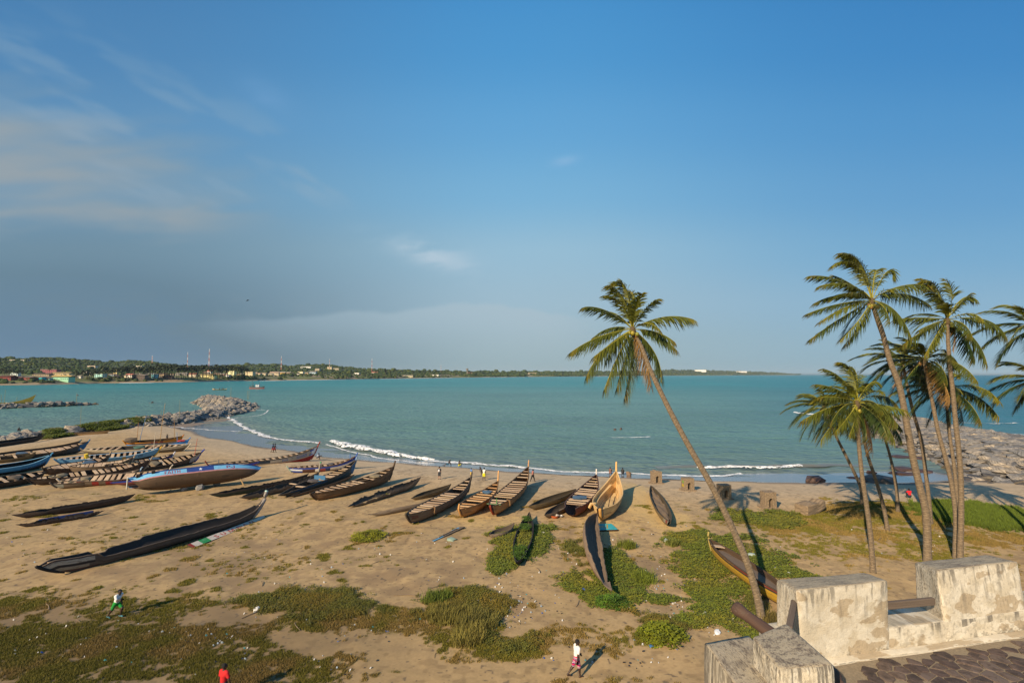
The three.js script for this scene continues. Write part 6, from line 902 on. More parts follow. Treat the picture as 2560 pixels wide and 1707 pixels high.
const HAND = blobs(FINGER, 0.0045, 420, 0.01), HEAD = blobs([[[0, 0.03, -0.015], [0, 0.03, 0.012], 0.092, 0.088], [[0, -0.03, 0.03], [0, -0.085, 0.045], 0.06, 0.04], [[0.036, -0.015, 0.05], [-0.036, -0.015, 0.05], 0.042, 0.042], [[0, 0.012, 0.092], [0, -0.026, 0.112], 0.011, 0.016], [[0.035, 0.032, 0.078], [-0.035, 0.032, 0.078], 0.018, 0.018], [[-0.022, -0.058, 0.086], [0.022, -0.058, 0.086], 0.011, 0.011], [[0.09, 0.012, -0.012], [0.096, -0.022, -0.008], 0.014, 0.01], [[-0.09, 0.012, -0.012], [-0.096, -0.022, -0.008], 0.014, 0.01], [[0, -0.06, -0.015], [0, -0.17, -0.03], 0.056, 0.06]], 0.006, 160, 0.02);
const HAIR = blobs([[[0, 0.055, -0.022], [0, 0.05, -0.005], 0.094, 0.09], [[0.04, 0.01, -0.05], [-0.04, 0.01, -0.05], 0.06, 0.06]], 0.008, 120, 0.02), EYEBALLS = mergeGeometries([new THREE.SphereGeometry(0.011, 8, 6).translate(0.033, 0.006, 0.086), new THREE.SphereGeometry(0.011, 8, 6).translate(-0.033, 0.006, 0.086)]);
const add = (a, b) => [a[0] + b[0], a[1] + b[1], a[2] + b[2]];
function person(o) { // faces +z before turning; o.pose angles in radians, forward positive
  const p = { lean: 0.04, legs: [[0.3, 0.1], [-0.25, 0.25]], arms: [[-0.25, 0.3], [0.3, 0.25]], head: 0, ...o.pose }, sc = (o.h ?? 1.72) / 1.72, near = o.near, cell = near ? 0.017 : 0.032;
  const hip = p.sit ? [0, 0.14, 0] : [0, 0.92, 0], L = p.lean, up = (d, s = 0) => [s, hip[1] + Math.cos(L) * d, hip[2] + Math.sin(L) * d];
  const chest = up(0.34), neck = up(0.53), head = add(up(0.68), [0, 0, 0.015 + 0.02 * Math.sin(L)]), joints = { legs: [], arms: [] };
  p.legs.forEach(([a, k], i) => { const s = i ? 1 : -1, h = add(hip, [s * 0.09, -0.02, 0]), kn = add(h, [s * (p.sit ? 0.07 : 0.01), -Math.cos(a) * 0.42, Math.sin(a) * 0.42]), an = add(kn, [0, -Math.cos(a - k) * 0.41, Math.sin(a - k) * 0.41]), ft = a - k * (p.sit ? 0 : 0.9); joints.legs.push([h, kn, an, add(an, [s * 0.015, -0.045 - 0.1 * Math.max(0, -Math.sin(ft)), 0.15])]); });
  p.arms.forEach(([a, e, out = 0.1], i) => { const s = i ? 1 : -1, sh = add(up(0.47), [s * 0.185, 0, 0]), el = add(sh, [s * out * 0.29, -Math.cos(a) * 0.285, Math.sin(a) * 0.285]), wr = add(el, [s * (out * 0.1 - 0.03 * e), -Math.cos(a + e) * 0.25, Math.sin(a + e) * 0.25]); joints.arms.push([sh, el, wr, a + e]); });
  const skinB = [[up(0.02), up(0.2), 0.125, 0.115], [up(0.2), chest, 0.115, 0.135], [add(chest, [-0.1, 0.06, 0]), add(chest, [0.1, 0.06, 0]), 0.1, 0.1], [add(neck, [-0.13, -0.035, 0]), add(neck, [0.13, -0.035, 0]), 0.06, 0.06], [neck, add(head, [0, -0.1, -0.02]), 0.058, 0.052]];
  for (const [h, k, a, t] of joints.legs) skinB.push([h, k, 0.088, 0.058], [k, add(k, [(a[0] - k[0]) * 0.35, (a[1] - k[1]) * 0.35, (a[2] - k[2]) * 0.35 - 0.012]), 0.056, 0.058], [k, a, 0.054, 0.036], [add(a, [0, -0.03, -0.045]), t, 0.035, 0.028]);
  for (const [s, e, w] of joints.arms) skinB.push([s, e, 0.056, 0.042], [e, w, 0.042, 0.028]);
  const body = [blobs(skinB, cell)], hd = HEAD.clone().rotateY(p.head).translate(...head); body.push(hd);
  joints.arms.forEach(([, , w, a], i) => { const g = HAND.clone(); if (!i) g.scale(-1, 1, 1); g.rotateX(-a).translate(...w); body.push(g); });
  const lowest = Math.min(...joints.legs.flatMap(([, , a, t]) => [a[1] - 0.075, t[1] - 0.03]), p.sit ? hip[1] - 0.14 : 9) , place = G(...o.at), g = top('person', o.label, 'person', place, o.turn ?? 0, o.group); g.scale.setScalar(sc);
  if (o.y !== undefined) g.position.y = o.y;
  const shift = -lowest - 0.005, put = (name, geo, m) => { const q = part(g, name, geo, m); q.position.y = shift; return q; };
  put('body', mergeGeometries(body.map((b) => { const c = b.index ? b.toNonIndexed() : b; for (const k of Object.keys(c.attributes)) if (k !== 'position' && k !== 'normal') c.deleteAttribute(k); return c; })), mat(lin(...(o.skin ?? [0.045, 0.024, 0.016])), 0.55));
  put('hair', HAIR.clone().rotateY(p.head).translate(...head), mat(lin(...(o.hair ?? [0.008, 0.007, 0.007])), 0.9));
  put('eyes', EYEBALLS.clone().rotateY(p.head).translate(...head), mat(lin(0.25, 0.22, 0.2), 0.4));
  const mid = (a, b, t) => [lerp(a[0], b[0], t), lerp(a[1], b[1], t), lerp(a[2], b[2], t)];
  if (o.shirt) { const sb = [[up(0.0), up(0.2), 0.14, 0.132], [up(0.2), chest, 0.132, 0.15], [add(chest, [-0.1, 0.06, 0]), add(chest, [0.1, 0.06, 0]), 0.113, 0.113], [add(neck, [-0.14, -0.035, 0]), add(neck, [0.14, -0.035, 0]), 0.072, 0.072]]; if (o.sleeves !== 0) for (const [s, e] of joints.arms) sb.push([s, mid(s, e, o.sleeves ?? 0.62), 0.072, 0.07]); put('shirt', blobs(sb, cell), o.shirt.isMaterial ? o.shirt : mat(lin(...o.shirt), 0.9)); }
  if (o.shorts) { const sb = [[up(-0.02), up(0.07), 0.142, 0.138]]; for (const [h, k, a] of joints.legs) { const q = Math.min(1, o.leg ?? 0.8); sb.push([h, mid(h, k, q), 0.105, 0.088]); if ((o.leg ?? 0) > 1) sb.push([k, mid(k, a, o.leg - 1), 0.075, 0.06]); } put('shorts', blobs(sb, cell, 70), o.shorts.isMaterial ? o.shorts : mat(lin(...o.shorts), 0.9)); }
  if (o.shoes) joints.legs.forEach(([, , a, t]) => put('shoe', blobs([[add(a, [0, -0.04, -0.045]), add(t, [0, -0.005, 0]), 0.045, 0.037]], 0.016, 90), mat(lin(...o.shoes), 0.7)));
  if (o.pack) put('backpack', blobs([[add(up(0.18), [-0.06, 0, -0.17]), add(up(0.4), [-0.06, 0, -0.17]), 0.08, 0.07], [add(up(0.18), [0.06, 0, -0.17]), add(up(0.4), [0.06, 0, -0.17]), 0.08, 0.07]], 0.02, 60), mat(lin(...o.pack), 0.8));
  if (o.soles) joints.legs.forEach(([, , a, t]) => put('flip_flop', blobs([[add(a, [0, -0.078, -0.04]), add(t, [0, -0.035, 0.02]), 0.02, 0.02]], 0.014, 90), mat(lin(...o.soles), 0.7)));
  return g;
}
const WALK = { lean: 0.06, legs: [[0.28, 0.12], [-0.3, 0.3]], arms: [[-0.35, 0.2], [0.38, 0.3]] }, STAND = { lean: 0.02, legs: [[0.05, 0.04], [-0.06, 0.06]], arms: [[0.05, 0.2], [-0.05, 0.25]] }, SIT = { sit: 1, lean: 0.25, legs: [[2.05, 2.1], [2.0, 2.0]], arms: [[0.9, 0.7], [0.9, 0.7]] }, RECLINE = { sit: 1, lean: -0.5, legs: [[1.5, 0.1], [1.9, 1.2]], arms: [[-0.5, 0.1], [-0.5, 0.1]] };
const shortsPrint = mat(0xffffff, 0.9, { map: dataTex(64, 64, (x, y) => { const b = fbm(x * 0.4, y * 0.4, 2), st = y % 32; return st < 8 ? [0.75, 0.1, 0.28] : st < 14 ? [0.35, 0.12, 0.4] : b > 0.52 ? [0.8, 0.74, 0.74] : [0.42, 0.1, 0.36]; }) });
{
  const w = person({ near: 1, label: 'man in a white T-shirt and patterned purple shorts walking along the sand path', at: [1442, 1692], turn: 1.95, pose: { lean: 0.06, legs: [[0.2, 0.08], [-0.32, 0.42]], arms: [[-0.3, 0.12, 0.2], [0.42, 0.22, 0.14]], head: -0.25 }, shirt: [0.72, 0.69, 0.64], shorts: [0.3, 0.05, 0.18], leg: 0.92, soles: [0.05, 0.02, 0.015] });
  const s = w.children.find((c) => c.name === 'shorts'), p = s.geometry.attributes.position, uv = []; for (let i = 0; i < p.count; i++) uv.push((p.getX(i) + p.getZ(i)) * 2.4, p.getY(i) * 2.6); s.geometry.setAttribute('uv', new THREE.Float32BufferAttribute(uv, 2)); s.material = shortsPrint;
}
person({ near: 1, label: 'runner in a white shirt and green shorts crossing the grass on the left', at: [288, 1545], turn: 1.35, h: 1.76, pose: { lean: 0.3, legs: [[-0.5, 0.12], [0.85, 1.15]], arms: [[0.55, 1.35, 0.05], [-0.6, 1.3, 0.1]] }, shirt: [0.7, 0.69, 0.68], shorts: [0.01, 0.24, 0.03], leg: 0.75, shoes: [0.05, 0.2, 0.24] });
person({ near: 1, label: 'person in a red shirt seen from behind at the bottom edge', at: [556, 1763], turn: 2.75, h: 1.74, pose: { ...STAND, arms: [[0.12, 0.15, 0.3], [0.02, 0.2, 0.25]], head: -0.3 }, shirt: [0.5, 0.012, 0.015], shorts: [0.02, 0.02, 0.03], leg: 0.9, shoes: [0.03, 0.03, 0.03] });
person({ label: 'person in black with a small white backpack standing on the beach', at: [1098, 1198], turn: 2.9, pose: STAND, skin: [0.35, 0.2, 0.14], shirt: [0.02, 0.02, 0.022], shorts: [0.025, 0.03, 0.04], leg: 1.1, shoes: [0.05, 0.04, 0.03], pack: [0.5, 0.5, 0.5] });
person({ label: 'person in blue shorts reclining at the water\'s edge', at: [1120, 1164], turn: -1.2, pose: RECLINE, shorts: [0.02, 0.12, 0.2] });
person({ label: 'person in yellow shorts sitting at the water\'s edge', at: [1147, 1168], turn: 2.4, pose: SIT, shorts: [0.4, 0.36, 0.02] });
person({ label: 'child in blue and yellow standing behind the tip of the grey plank canoe', at: [1178, 1193], turn: 2.6, h: 1.3, pose: STAND, shirt: [0.1, 0.2, 0.42], shorts: [0.55, 0.38, 0.04], leg: 1.1 });
person({ label: 'person in a white vest and bright yellow shorts walking towards the water', at: [1210, 1201], turn: 2.9, pose: { ...WALK, legs: [[0.16, 0.06], [-0.18, 0.16]], arms: [[0.1, 0.2], [-0.1, 0.25]] }, shirt: [0.68, 0.66, 0.6], sleeves: 0, shorts: [0.66, 0.62, 0.02] });
person({ label: 'dark child crouching left of the person in yellow shorts', at: [1203, 1187], turn: -2.2, h: 1.25, pose: { ...STAND, lean: 0.5 }, shorts: [0.02, 0.02, 0.02] });
person({ label: 'person in black trousers striding right of the canoe with the red stern post', at: [1332, 1204], turn: 2.2, pose: { ...WALK, legs: [[0.36, 0.1], [-0.36, 0.2]] }, shirt: [0.3, 0.12, 0.1], sleeves: 0, shorts: [0.012, 0.012, 0.016], leg: 1.7 });
person({ label: 'left one of the pair walking behind the long white and red canoe, in dark blue', at: [681, 1131], turn: 1.9, pose: WALK, shirt: [0.03, 0.07, 0.14], shorts: [0.35, 0.05, 0.05], leg: 0.8 });
person({ label: 'right one of the pair walking behind the long white and red canoe, in red shorts', at: [686, 1131], turn: 1.9, pose: { ...WALK, legs: [[-0.28, 0.3], [0.3, 0.1]] }, shorts: [0.5, 0.04, 0.04], leg: 0.9 });
person({ label: 'person sitting on the sand below the bow of the long white and red canoe', at: [792, 1148], turn: 1.8, pose: { ...SIT, lean: 0.4 }, shirt: [0.3, 0.35, 0.45], shorts: [0.03, 0.03, 0.04], leg: 1.5 });
person({ label: 'dark figure standing beside the orange-yellow canoe', at: [416, 1106], turn: 2.8, pose: STAND, shirt: [0.03, 0.03, 0.035], shorts: [0.03, 0.03, 0.03], leg: 1.5 });
person({ label: 'dark figure standing in front of the wide grey canoe', at: [415, 1131], turn: -2.0, pose: STAND, shirt: [0.015, 0.018, 0.02], shorts: [0.015, 0.015, 0.015], leg: 1.5 });
person({ label: 'person in bright red and black sitting on the grass edge among the palms', at: [2276, 1246], turn: 2.9, pose: { ...SIT, lean: 0.2 }, shirt: [0.62, 0.01, 0.02], shorts: [0.02, 0.02, 0.03], leg: 1.8 });
person({ label: 'person in red sitting on the low line of rocks in the water', at: [191, 1009], y: 0.7, turn: 2, pose: SIT, shirt: [0.35, 0.05, 0.05], shorts: [0.05, 0.04, 0.04], leg: 1.5 });
person({ label: 'person in pale blue standing on the low line of rocks at the far left', at: [87, 1013], y: 0.6, turn: 2, pose: STAND, shirt: [0.3, 0.42, 0.55], shorts: [0.12, 0.2, 0.35], leg: 1.5 });
person({ label: 'dark person sitting in the canoe at the left edge', at: [42, 1098], y: 0.7, turn: 2.2, pose: SIT, shirt: [0.03, 0.015, 0.015], shorts: [0.02, 0.02, 0.02], leg: 1.5 });
person({ label: 'person with bare back sitting at the water left of the bare new boat\'s bow', at: [1526, 1186], turn: 2.9, pose: SIT, skin: [0.16, 0.08, 0.05], shorts: [0.2, 0.1, 0.08] });
person({ label: 'dark person sitting at the water right of the bare new boat\'s bow', at: [1557, 1188], turn: 2.9, pose: SIT, shirt: [0.03, 0.03, 0.03], shorts: [0.02, 0.02, 0.02], leg: 1.4 });
// ---------------------------------------------------------------- concrete frames, slab, boards, pots
const concTex = dataTex(256, 256, (x, y) => { const n = fbm(x * 0.04, y * 0.04, 5), f = fbm(x * 0.25, y * 0.25, 3), v = 0.62 + 0.42 * n + 0.2 * (f - 0.5); return [v, v * 0.97, v * 0.92]; });
const concMat = mat(lin(0.34, 0.265, 0.185), 0.95, { map: concTex, bumpMap: concTex, bumpScale: 0.05 });
function archBlock(label, px, py, h, turn, broken, paint) {
  const s = new THREE.Shape(), w = 0.62, a = 0.24, ah = h * 0.52; s.moveTo(-w, -0.2); s.lineTo(-w, h); if (broken) { s.lineTo(-w * 0.5, h + 0.03); s.lineTo(-w * 0.35, h + 0.14); s.lineTo(w * 0.15, h + 0.1); s.lineTo(w * 0.3, h - 0.04); } s.lineTo(w, h); s.lineTo(w, -0.2); s.lineTo(a, -0.2); s.lineTo(a, ah); s.absarc(0, ah, a, 0, Math.PI, false); s.lineTo(-a, -0.2);
  const g = top('concrete_arch', label, 'concrete arch', G(px, py), turn); part(g, 'arch', new THREE.ExtrudeGeometry(s, { depth: 1.0, bevelEnabled: true, bevelSize: 0.03, bevelThickness: 0.03, bevelSegments: 1, curveSegments: 8 }).translate(0, 0, -0.5), concMat);
  const f = part(g, 'footing', new RoundedBoxGeometry(1.75, 0.22, 1.4, 1, 0.05), concMat); f.position.y = 0.04;
  if (paint) for (const [c, y] of [[0x6f8a3a, 0.72], [0xa8901e, 0.42]]) { const o = part(g, 'paint_patch', new THREE.BoxGeometry(0.012, h * 0.2, 0.5), mat(hex(c), 0.9)); o.position.set(-w - 0.034, h * y, 0.05); }
  return g;
}
archBlock('broken-topped concrete arch nearest the new boat, first of four', 1641, 1208, 1.62, 0.12, true);
archBlock('concrete arch with green and yellow paint on its side, second of four', 1720, 1225, 1.5, 0.12, false, true);
archBlock('plain concrete arch just right of the leaning palm trunk, third of four', 1811, 1246, 1.6, 0.1);
archBlock('concrete arch closest to the big stone slab, fourth of four', 1922, 1270, 1.75, 0.1);
{
  const p = G(2028, 1282), g = top('stone_slab', 'big broken concrete slab lying at the edge of the grass', 'slab', p, 0.5), b = block([[-1.7, -0.3, -0.75], [1.7, 0.35, -0.65], [1.6, 0.35, 0.7], [-1.6, -0.3, 0.8], [-1.75, 1.05, -0.8], [1.6, 1.25, -0.6], [1.5, 1.25, 0.65], [-1.65, 1.1, 0.75]], 0.14, 9), q = b.attributes.position;
  for (let i = 0; i < q.count; i++) { const x = q.getX(i), y = q.getY(i), z = q.getZ(i), n = fbm(x * 1.6 + 3, y * 1.6 + z * 1.2, 3) - 0.5, c = x > 0.1 && x < 1 && y > 0.9 ? -0.22 * Math.sin((x - 0.1) / 0.9 * Math.PI) : 0; q.setXYZ(i, x + n * 0.16, y + n * 0.26 + c, z + n * 0.2); }
  b.computeVertexNormals(); part(g, 'slab', b, concMat);
}
{ // turquoise board with old lettering, upside down as it lies
  const c = document.createElement('canvas'); c.width = 512; c.height = 176; const x = c.getContext('2d'), r = rng(3); x.fillStyle = '#35a3a8'; x.fillRect(0, 0, 512, 176); x.translate(512, 176); x.rotate(Math.PI); x.fillStyle = '#b08c2c'; x.font = 'bold 150px serif'; x.fillText('F', 170, 150); x.font = 'bold 74px serif'; x.fillText('odoon', 262, 110); x.setTransform(1, 0, 0, 1, 0, 0);
  for (let i = 0; i < 200; i++) { x.fillStyle = r() < 0.5 ? 'rgba(140,210,205,.35)' : 'rgba(20,90,100,.3)'; x.fillRect(r() * 512, r() * 176, 8 + r() * 50, 1 + r() * 5); }
  const t = new THREE.CanvasTexture(c); t.colorSpace = THREE.SRGBColorSpace; const K4 = [G(1478, 1314), G(1529, 1313), G(1545, 1328), G(1478, 1330)].map((p) => V3(p.x, p.y + 0.16, p.z)), g = top('painted_board', 'turquoise board with faded yellow lettering below the new boat', 'board', V3(0, 0, 0));
  const pos = [], idx = [0, 3, 1, 1, 3, 2]; for (const p of K4) pos.push(...p.toArray()); part(g, 'painted_face', geoFrom(pos, idx, [0, 1, 0.78, 1, 1, 0, 0, 0]), mat(0xffffff, 0.7, { map: t }));
  const sl = K4.map((p) => p.clone().add(V3(0, -0.004, 0))), lo = K4.map((p) => p.clone().add(V3(0.02, -0.12, 0.02))), q = []; for (const p of [...sl, ...lo]) q.push(...p.toArray()); part(g, 'board_back', geoFrom(q, [0, 3, 1, 1, 3, 2, 4, 5, 7, 5, 6, 7, 0, 1, 5, 0, 5, 4, 1, 2, 6, 1, 6, 5, 2, 3, 7, 2, 7, 6, 3, 0, 4, 3, 4, 7]).toNonIndexed(), woodMat('brown'));
}
{
  const a = G(1079, 1354), b = G(1157, 1320), L = a.distanceTo(b), g = top('plank', 'old grey and blue plank lying on the bare sand in the middle', 'plank', a.clone().lerp(b, 0.5), Math.atan2(-(b.z - a.z), b.x - a.x));
  for (const [z, w, h, l] of [[0.12, 0.22, 0.09, 1], [-0.12, 0.2, 0.07, 0.94], [0.0, 0.1, 0.16, 0.6]]) { const o = part(g, 'board', new RoundedBoxGeometry(L * l, h, w, 1, 0.012), woodMat('ash')); o.position.set(0, h / 2 + 0.02, z); }
  for (const [x0, l] of [[-0.34, 0.3], [0.28, 0.22]]) { const o = part(g, 'blue_paint', new THREE.BoxGeometry(L * l, 0.012, 0.2), mat(lin(0.1, 0.28, 0.42), 0.85)); o.position.set(L * x0, 0.1 + 0.02, -0.0 + (x0 < 0 ? 0.12 : -0.1)); }
}
{
  const p = G(1387, 1295), g = top('cooking_pot', 'orange cooking pot with a shiny inside next to the maroon canoe\'s stern', 'pot', p); const prof = [[0.02, 0], [0.24, 0.01], [0.36, 0.1], [0.4, 0.26], [0.43, 0.3], [0.4, 0.29], [0.34, 0.12], [0.2, 0.05], [0.001, 0.045]].map(([a, b]) => new THREE.Vector2(a, b));
  part(g, 'bowl', new THREE.LatheGeometry(prof.slice(0, 5), 22), mat(lin(0.42, 0.1, 0.03), 0.6)); part(g, 'inside', new THREE.LatheGeometry(prof.slice(4), 22), mat(lin(0.55, 0.53, 0.5), 0.35, { metalness: 0.6 }));
  const h = G(1402, 1293), k = top('cooking_pot', 'small grey pot right of the orange cooking pot', 'pot', h); part(k, 'bowl', new THREE.LatheGeometry(prof.map((v) => v.clone().multiplyScalar(0.6)), 18), mat(lin(0.4, 0.39, 0.37), 0.4, { metalness: 0.5 }));
}
{ // short prop that holds the upturned boat, and stones under it
  const a = G(609, 1214), b = a.clone().add(V3(-1.1, 1.55, -0.4)), o = part(scene, 'wooden_prop', tube([a, a.clone().lerp(b, 0.5), b], () => 0.085, 8, 4), mat(lin(0.3, 0.2, 0.09), 0.9)); tag(o, 'pale log propping up the FAITH boat', 'log');
  [[457, 1227, 0.42, 'low pale stone under the FAITH boat, left of the pointed one'], [497, 1224, 0.55, 'pointed pale stone under the middle of the FAITH boat'], [541, 1213, 0.4, 'small pale stone under the right half of the FAITH boat']].forEach(([x, y, s, l], i) => { const p = G(x, y), q = part(scene, 'stone', rockGeos[i], mat(lin(0.3, 0.3, 0.3), 0.9, { map: ROCKTEX })); q.position.copy(p).setY(p.y + s * 0.45); q.scale.set(s, s, s * 0.8); tag(q, l, 'stone'); });
}
// poles on the breakwater and in the water
for (const [x, y0, y1, lean, label] of [[200, 1063, 1014, 0.5, 'tall thin pole standing on the green bank of the breakwater'], [448, 1038, 999, 0.2, 'bare pole standing on the middle of the curved breakwater'], [576, 989, 968, 0.2, 'short pole on the outer curve of the breakwater'], [618, 995, 977, 0, 'left one of two short poles near the tip of the breakwater'], [621, 996, 975, 0.3, 'right one of two short poles near the tip of the breakwater'], [564, 1017, 998, 0, 'short pole on the inner side of the breakwater\'s bend'], [402, 1046, 1026, 0, 'orange pole standing on the rocks behind the orange-yellow canoe'], [190, 1003, 982, 0.2, 'thin pole above the person on the low line of rocks'], [2, 1015, 986, 0, 'thin pole at the left edge by the yellow canoe']]) {
  const d = x < 195 ? 232 : x < 210 ? 122 : x < 410 ? 158 : x < 460 ? 160 : x < 570 ? 205 : 250, a = PD(x, y0, d), b = PD(x + lean * 4, y1, d), o = part(scene, 'pole', tube([V3(0, -0.6, 0), b.clone().sub(a).multiplyScalar(0.5), b.clone().sub(a)], (t) => d * 0.00034 * (1 - 0.3 * t), 6, 4), mat(lin(0.22, 0.2, 0.08), 0.8)); o.position.copy(a); tag(o, label, 'pole');
}
// boats out on the bay
function hullAt(name, label, px, py, len, turn, parts) { const p = P(px, py, SEA); return [top(name, label, 'boat', V3(p.x, SEA, p.z), turn), len]; }
{
  const [g] = hullAt('fishing_boat', 'dark fishing trawler with a white wheelhouse out on the bay', 642, 972, 14, 0.1), d = -g.position.z, k = (662 - 626) * d / FOCAL / 14;
  const hull = (L, B, H, c1, c2) => { for (const [y0, y1, m, b0, b1] of [[-0.6, H * 0.35, c2, 0.72, 0.92], [H * 0.35, H, c1, 0.92, 1]]) { const pos = [], idx = [], n = 14; for (let i = 0; i <= n; i++) { const t = -1 + 2 * i / n, w = B / 2 * (t > 0 ? 1 - Math.pow(t, 2.6) : 1 - 0.25 * t * t), sh = t * t * H * 0.45 * (y1 === H ? 1 : 0.3); pos.push(t * L / 2 * (y0 < 0 ? 0.93 : 0.97), y0 + sh * 0.5, w * b0, t * L / 2, y1 + sh, w * b1, t * L / 2, y1 + sh, -w * b1, t * L / 2 * (y0 < 0 ? 0.93 : 0.97), y0 + sh * 0.5, -w * b0); } for (let i = 0; i < n; i++) for (const [a, b] of [[0, 1], [1, 2], [2, 3]]) { const p = i * 4 + a, q = i * 4 + b; idx.push(p, q, p + 4, p + 4, q, q + 4); } idx.push(0, 2, 1, 0, 3, 2); part(g, y0 < 0 ? 'lower_hull' : 'hull', geoFrom(pos, idx).toNonIndexed().scale(k, k, k), mat(lin(...m), 0.7)); } };
  hull(14, 4.2, 2, [0.05, 0.08, 0.09], [0.22, 0.05, 0.04]);
  const w = part(g, 'wheelhouse', new RoundedBoxGeometry(3.2 * k, 2.2 * k, 2.6 * k, 1, 0.1), mat(lin(0.65, 0.68, 0.7), 0.6)); w.position.set(0.6 * k, 2.9 * k, 0); const ww = part(g, 'window', new THREE.BoxGeometry(2.2 * k, 0.7 * k, 2.66 * k), winMat); ww.position.set(0.6 * k, 3.3 * k, 0);
  for (const [x, h] of [[-4.6, 6.5], [-3.4, 5], [2.2, 5]]) { const m = part(g, 'mast', new THREE.CylinderGeometry(0.12 * k, 0.16 * k, h * k, 6), mat(lin(0.08, 0.1, 0.1), 0.8)); m.position.set(x * k, (1.6 + h / 2) * k, 0); }
  const gp = part(g, 'deck_gear', rockGeos[1], mat(lin(0.05, 0.09, 0.09), 0.9)); gp.scale.set(1.5 * k, 0.9 * k, 1 * k); gp.position.set(-4.2 * k, 2.6 * k, 0);
}
function rowed(label, x0, x1, py, colr, crew, band) {
  const p = P((x0 + x1) / 2, py, SEA), d = -p.z, L = (x1 - x0) * d / FOCAL, g = top('canoe', label, 'canoe', V3(p.x, SEA - 0.2, p.z), 0.05), n = 18, pos = [], idx = [];
  for (let i = 0; i <= n; i++) { const t = -1 + 2 * i / n, w = L * 0.06 * (1 - Math.pow(Math.abs(t), 2.4)) + 0.04, h = L * 0.06 + L * 0.07 * Math.pow(Math.abs(t), 2.6); pos.push(t * L / 2 * 0.9, 0, 0, t * L / 2, h, w, t * L / 2, h, -w); }
  for (let i = 0; i < n; i++) { const a = i * 3, b = a + 3; idx.push(a, b, a + 1, b, b + 1, a + 1, a, a + 2, b, b, a + 2, b + 2); }
  part(g, 'hull', geoFrom(pos, idx).toNonIndexed(), mat(lin(...colr), 0.7));
  crew.forEach((t, i) => { const q = part(g, 'rower', blobs([[[0, 0, 0], [0, 0.6, 0], 0.2, 0.2], [[0, 0.85, 0], [0, 0.9, 0], 0.13, 0.13], [[0.22, 0.5, 0.1], [0.35, 0.2, 0.3], 0.07, 0.06], [[-0.22, 0.5, 0.1], [-0.3, 0.2, 0.3], 0.07, 0.06]], 0.05, 30), mat(lin(0.04, 0.025, 0.025), 0.9)); q.position.set(t * L / 2, L * 0.06, 0); q.scale.setScalar(Math.max(1, d / 330)); });
}
rowed('cream canoe with four rowers out on the bay left of the trawler', 530, 566, 975, [0.6, 0.45, 0.26], [-0.65, 0.0, 0.35, 0.55]);
rowed('small red boat with a rower, alone on the bay', 372, 389, 1008, [0.16, 0.04, 0.05], [-0.2, 0.1]);
{ // a kite on the wing
  const p = PD(619, 751, 110), g = top('bird', 'dark bird gliding over the bay', 'bird', p, 0.4); g.rotation.z = 0.35;
  const bm = mat(lin(0.02, 0.018, 0.018), 0.9), wing = (s) => { const q = [], ix = []; for (let i = 0; i <= 6; i++) { const t = i / 6; q.push(0.1 - 0.12 * t * t, 0.1 * Math.sin(t * 2.2), s * t * 0.62, -0.12 - 0.1 * t + 0.06 * t * t, 0.1 * Math.sin(t * 2.2) - 0.01, s * t * 0.62); if (i) { const b = i * 2; ix.push(b - 2, b - 1, b, b, b - 1, b + 1); } } return geoFrom(q, ix); };
  part(g, 'body', blobs([[[-0.2, 0, 0], [0.14, 0.01, 0], 0.05, 0.07], [[0.14, 0.01, 0], [0.24, 0.03, 0], 0.05, 0.04], [[-0.2, 0, 0], [-0.4, 0.01, 0.0], 0.045, 0.03]], 0.02, 60), bm); part(g, 'wing', wing(1), bm); part(g, 'wing', wing(-1), bm);
}
// ---------------------------------------------------------------- plants on the ground
const r9 = rng(909);
function tuft(blades, h, spread, w, seed) { const r = rng(seed), pos = [], idx = []; for (let i = 0; i < blades; i++) { const a = r() * 6.28, q = Math.sqrt(r()) * spread, x = Math.cos(a) * q, z = Math.sin(a) * q, b = r() * 6.28, l = h * (0.6 + 0.6 * r()), ox = Math.cos(b) * l * (0.3 + 0.4 * r()), oz = Math.sin(b) * l * 0.5, k = pos.length / 3, wx = -Math.sin(b) * w, wz = Math.cos(b) * w; pos.push(x - wx, 0, z - wz, x + wx, 0, z + wz, x + ox * 0.4 + wx * 0.7, l * 0.65, z + oz * 0.4 + wz * 0.7, x + ox * 0.4 - wx * 0.7, l * 0.65, z + oz * 0.4 - wz * 0.7, x + ox, l, z + oz); idx.push(k, k + 1, k + 2, k, k + 2, k + 3, k + 3, k + 2, k + 4); } return geoFrom(pos, idx); }
function leafClump(n, rad, size, seed) { const r = rng(seed), pos = [], idx = []; for (let i = 0; i < n; i++) { const a = r() * 6.28, q = Math.sqrt(r()) * rad, x = Math.cos(a) * q, z = Math.sin(a) * q, y = 0.03 + 0.14 * r() * (1 - q / rad * 0.5), b = r() * 6.28, s = size * (0.6 + 0.7 * r()), t = (r() - 0.3) * 0.9, k = pos.length / 3, cx = Math.cos(b) * s, cz = Math.sin(b) * s, dy = t * s; pos.push(x - cx, y - dy * 0.4, z - cz, x - cz * 0.62, y + 0.012, z + cx * 0.62, x + cx, y + dy, z + cz, x + cz * 0.62, y + 0.012, z - cx * 0.62); idx.push(k, k + 1, k + 2, k, k + 2, k + 3); } return geoFrom(pos, idx); }
const plantMat = new THREE.MeshPhysicalMaterial({ color: 0xffffff, roughness: 0.9, transmission: 0.35, thickness: 0, side: THREE.DoubleSide, specularIntensity: 0.4 });
const greens = { grass: [], vine: [], weed: [], tall: [], bush: [] };
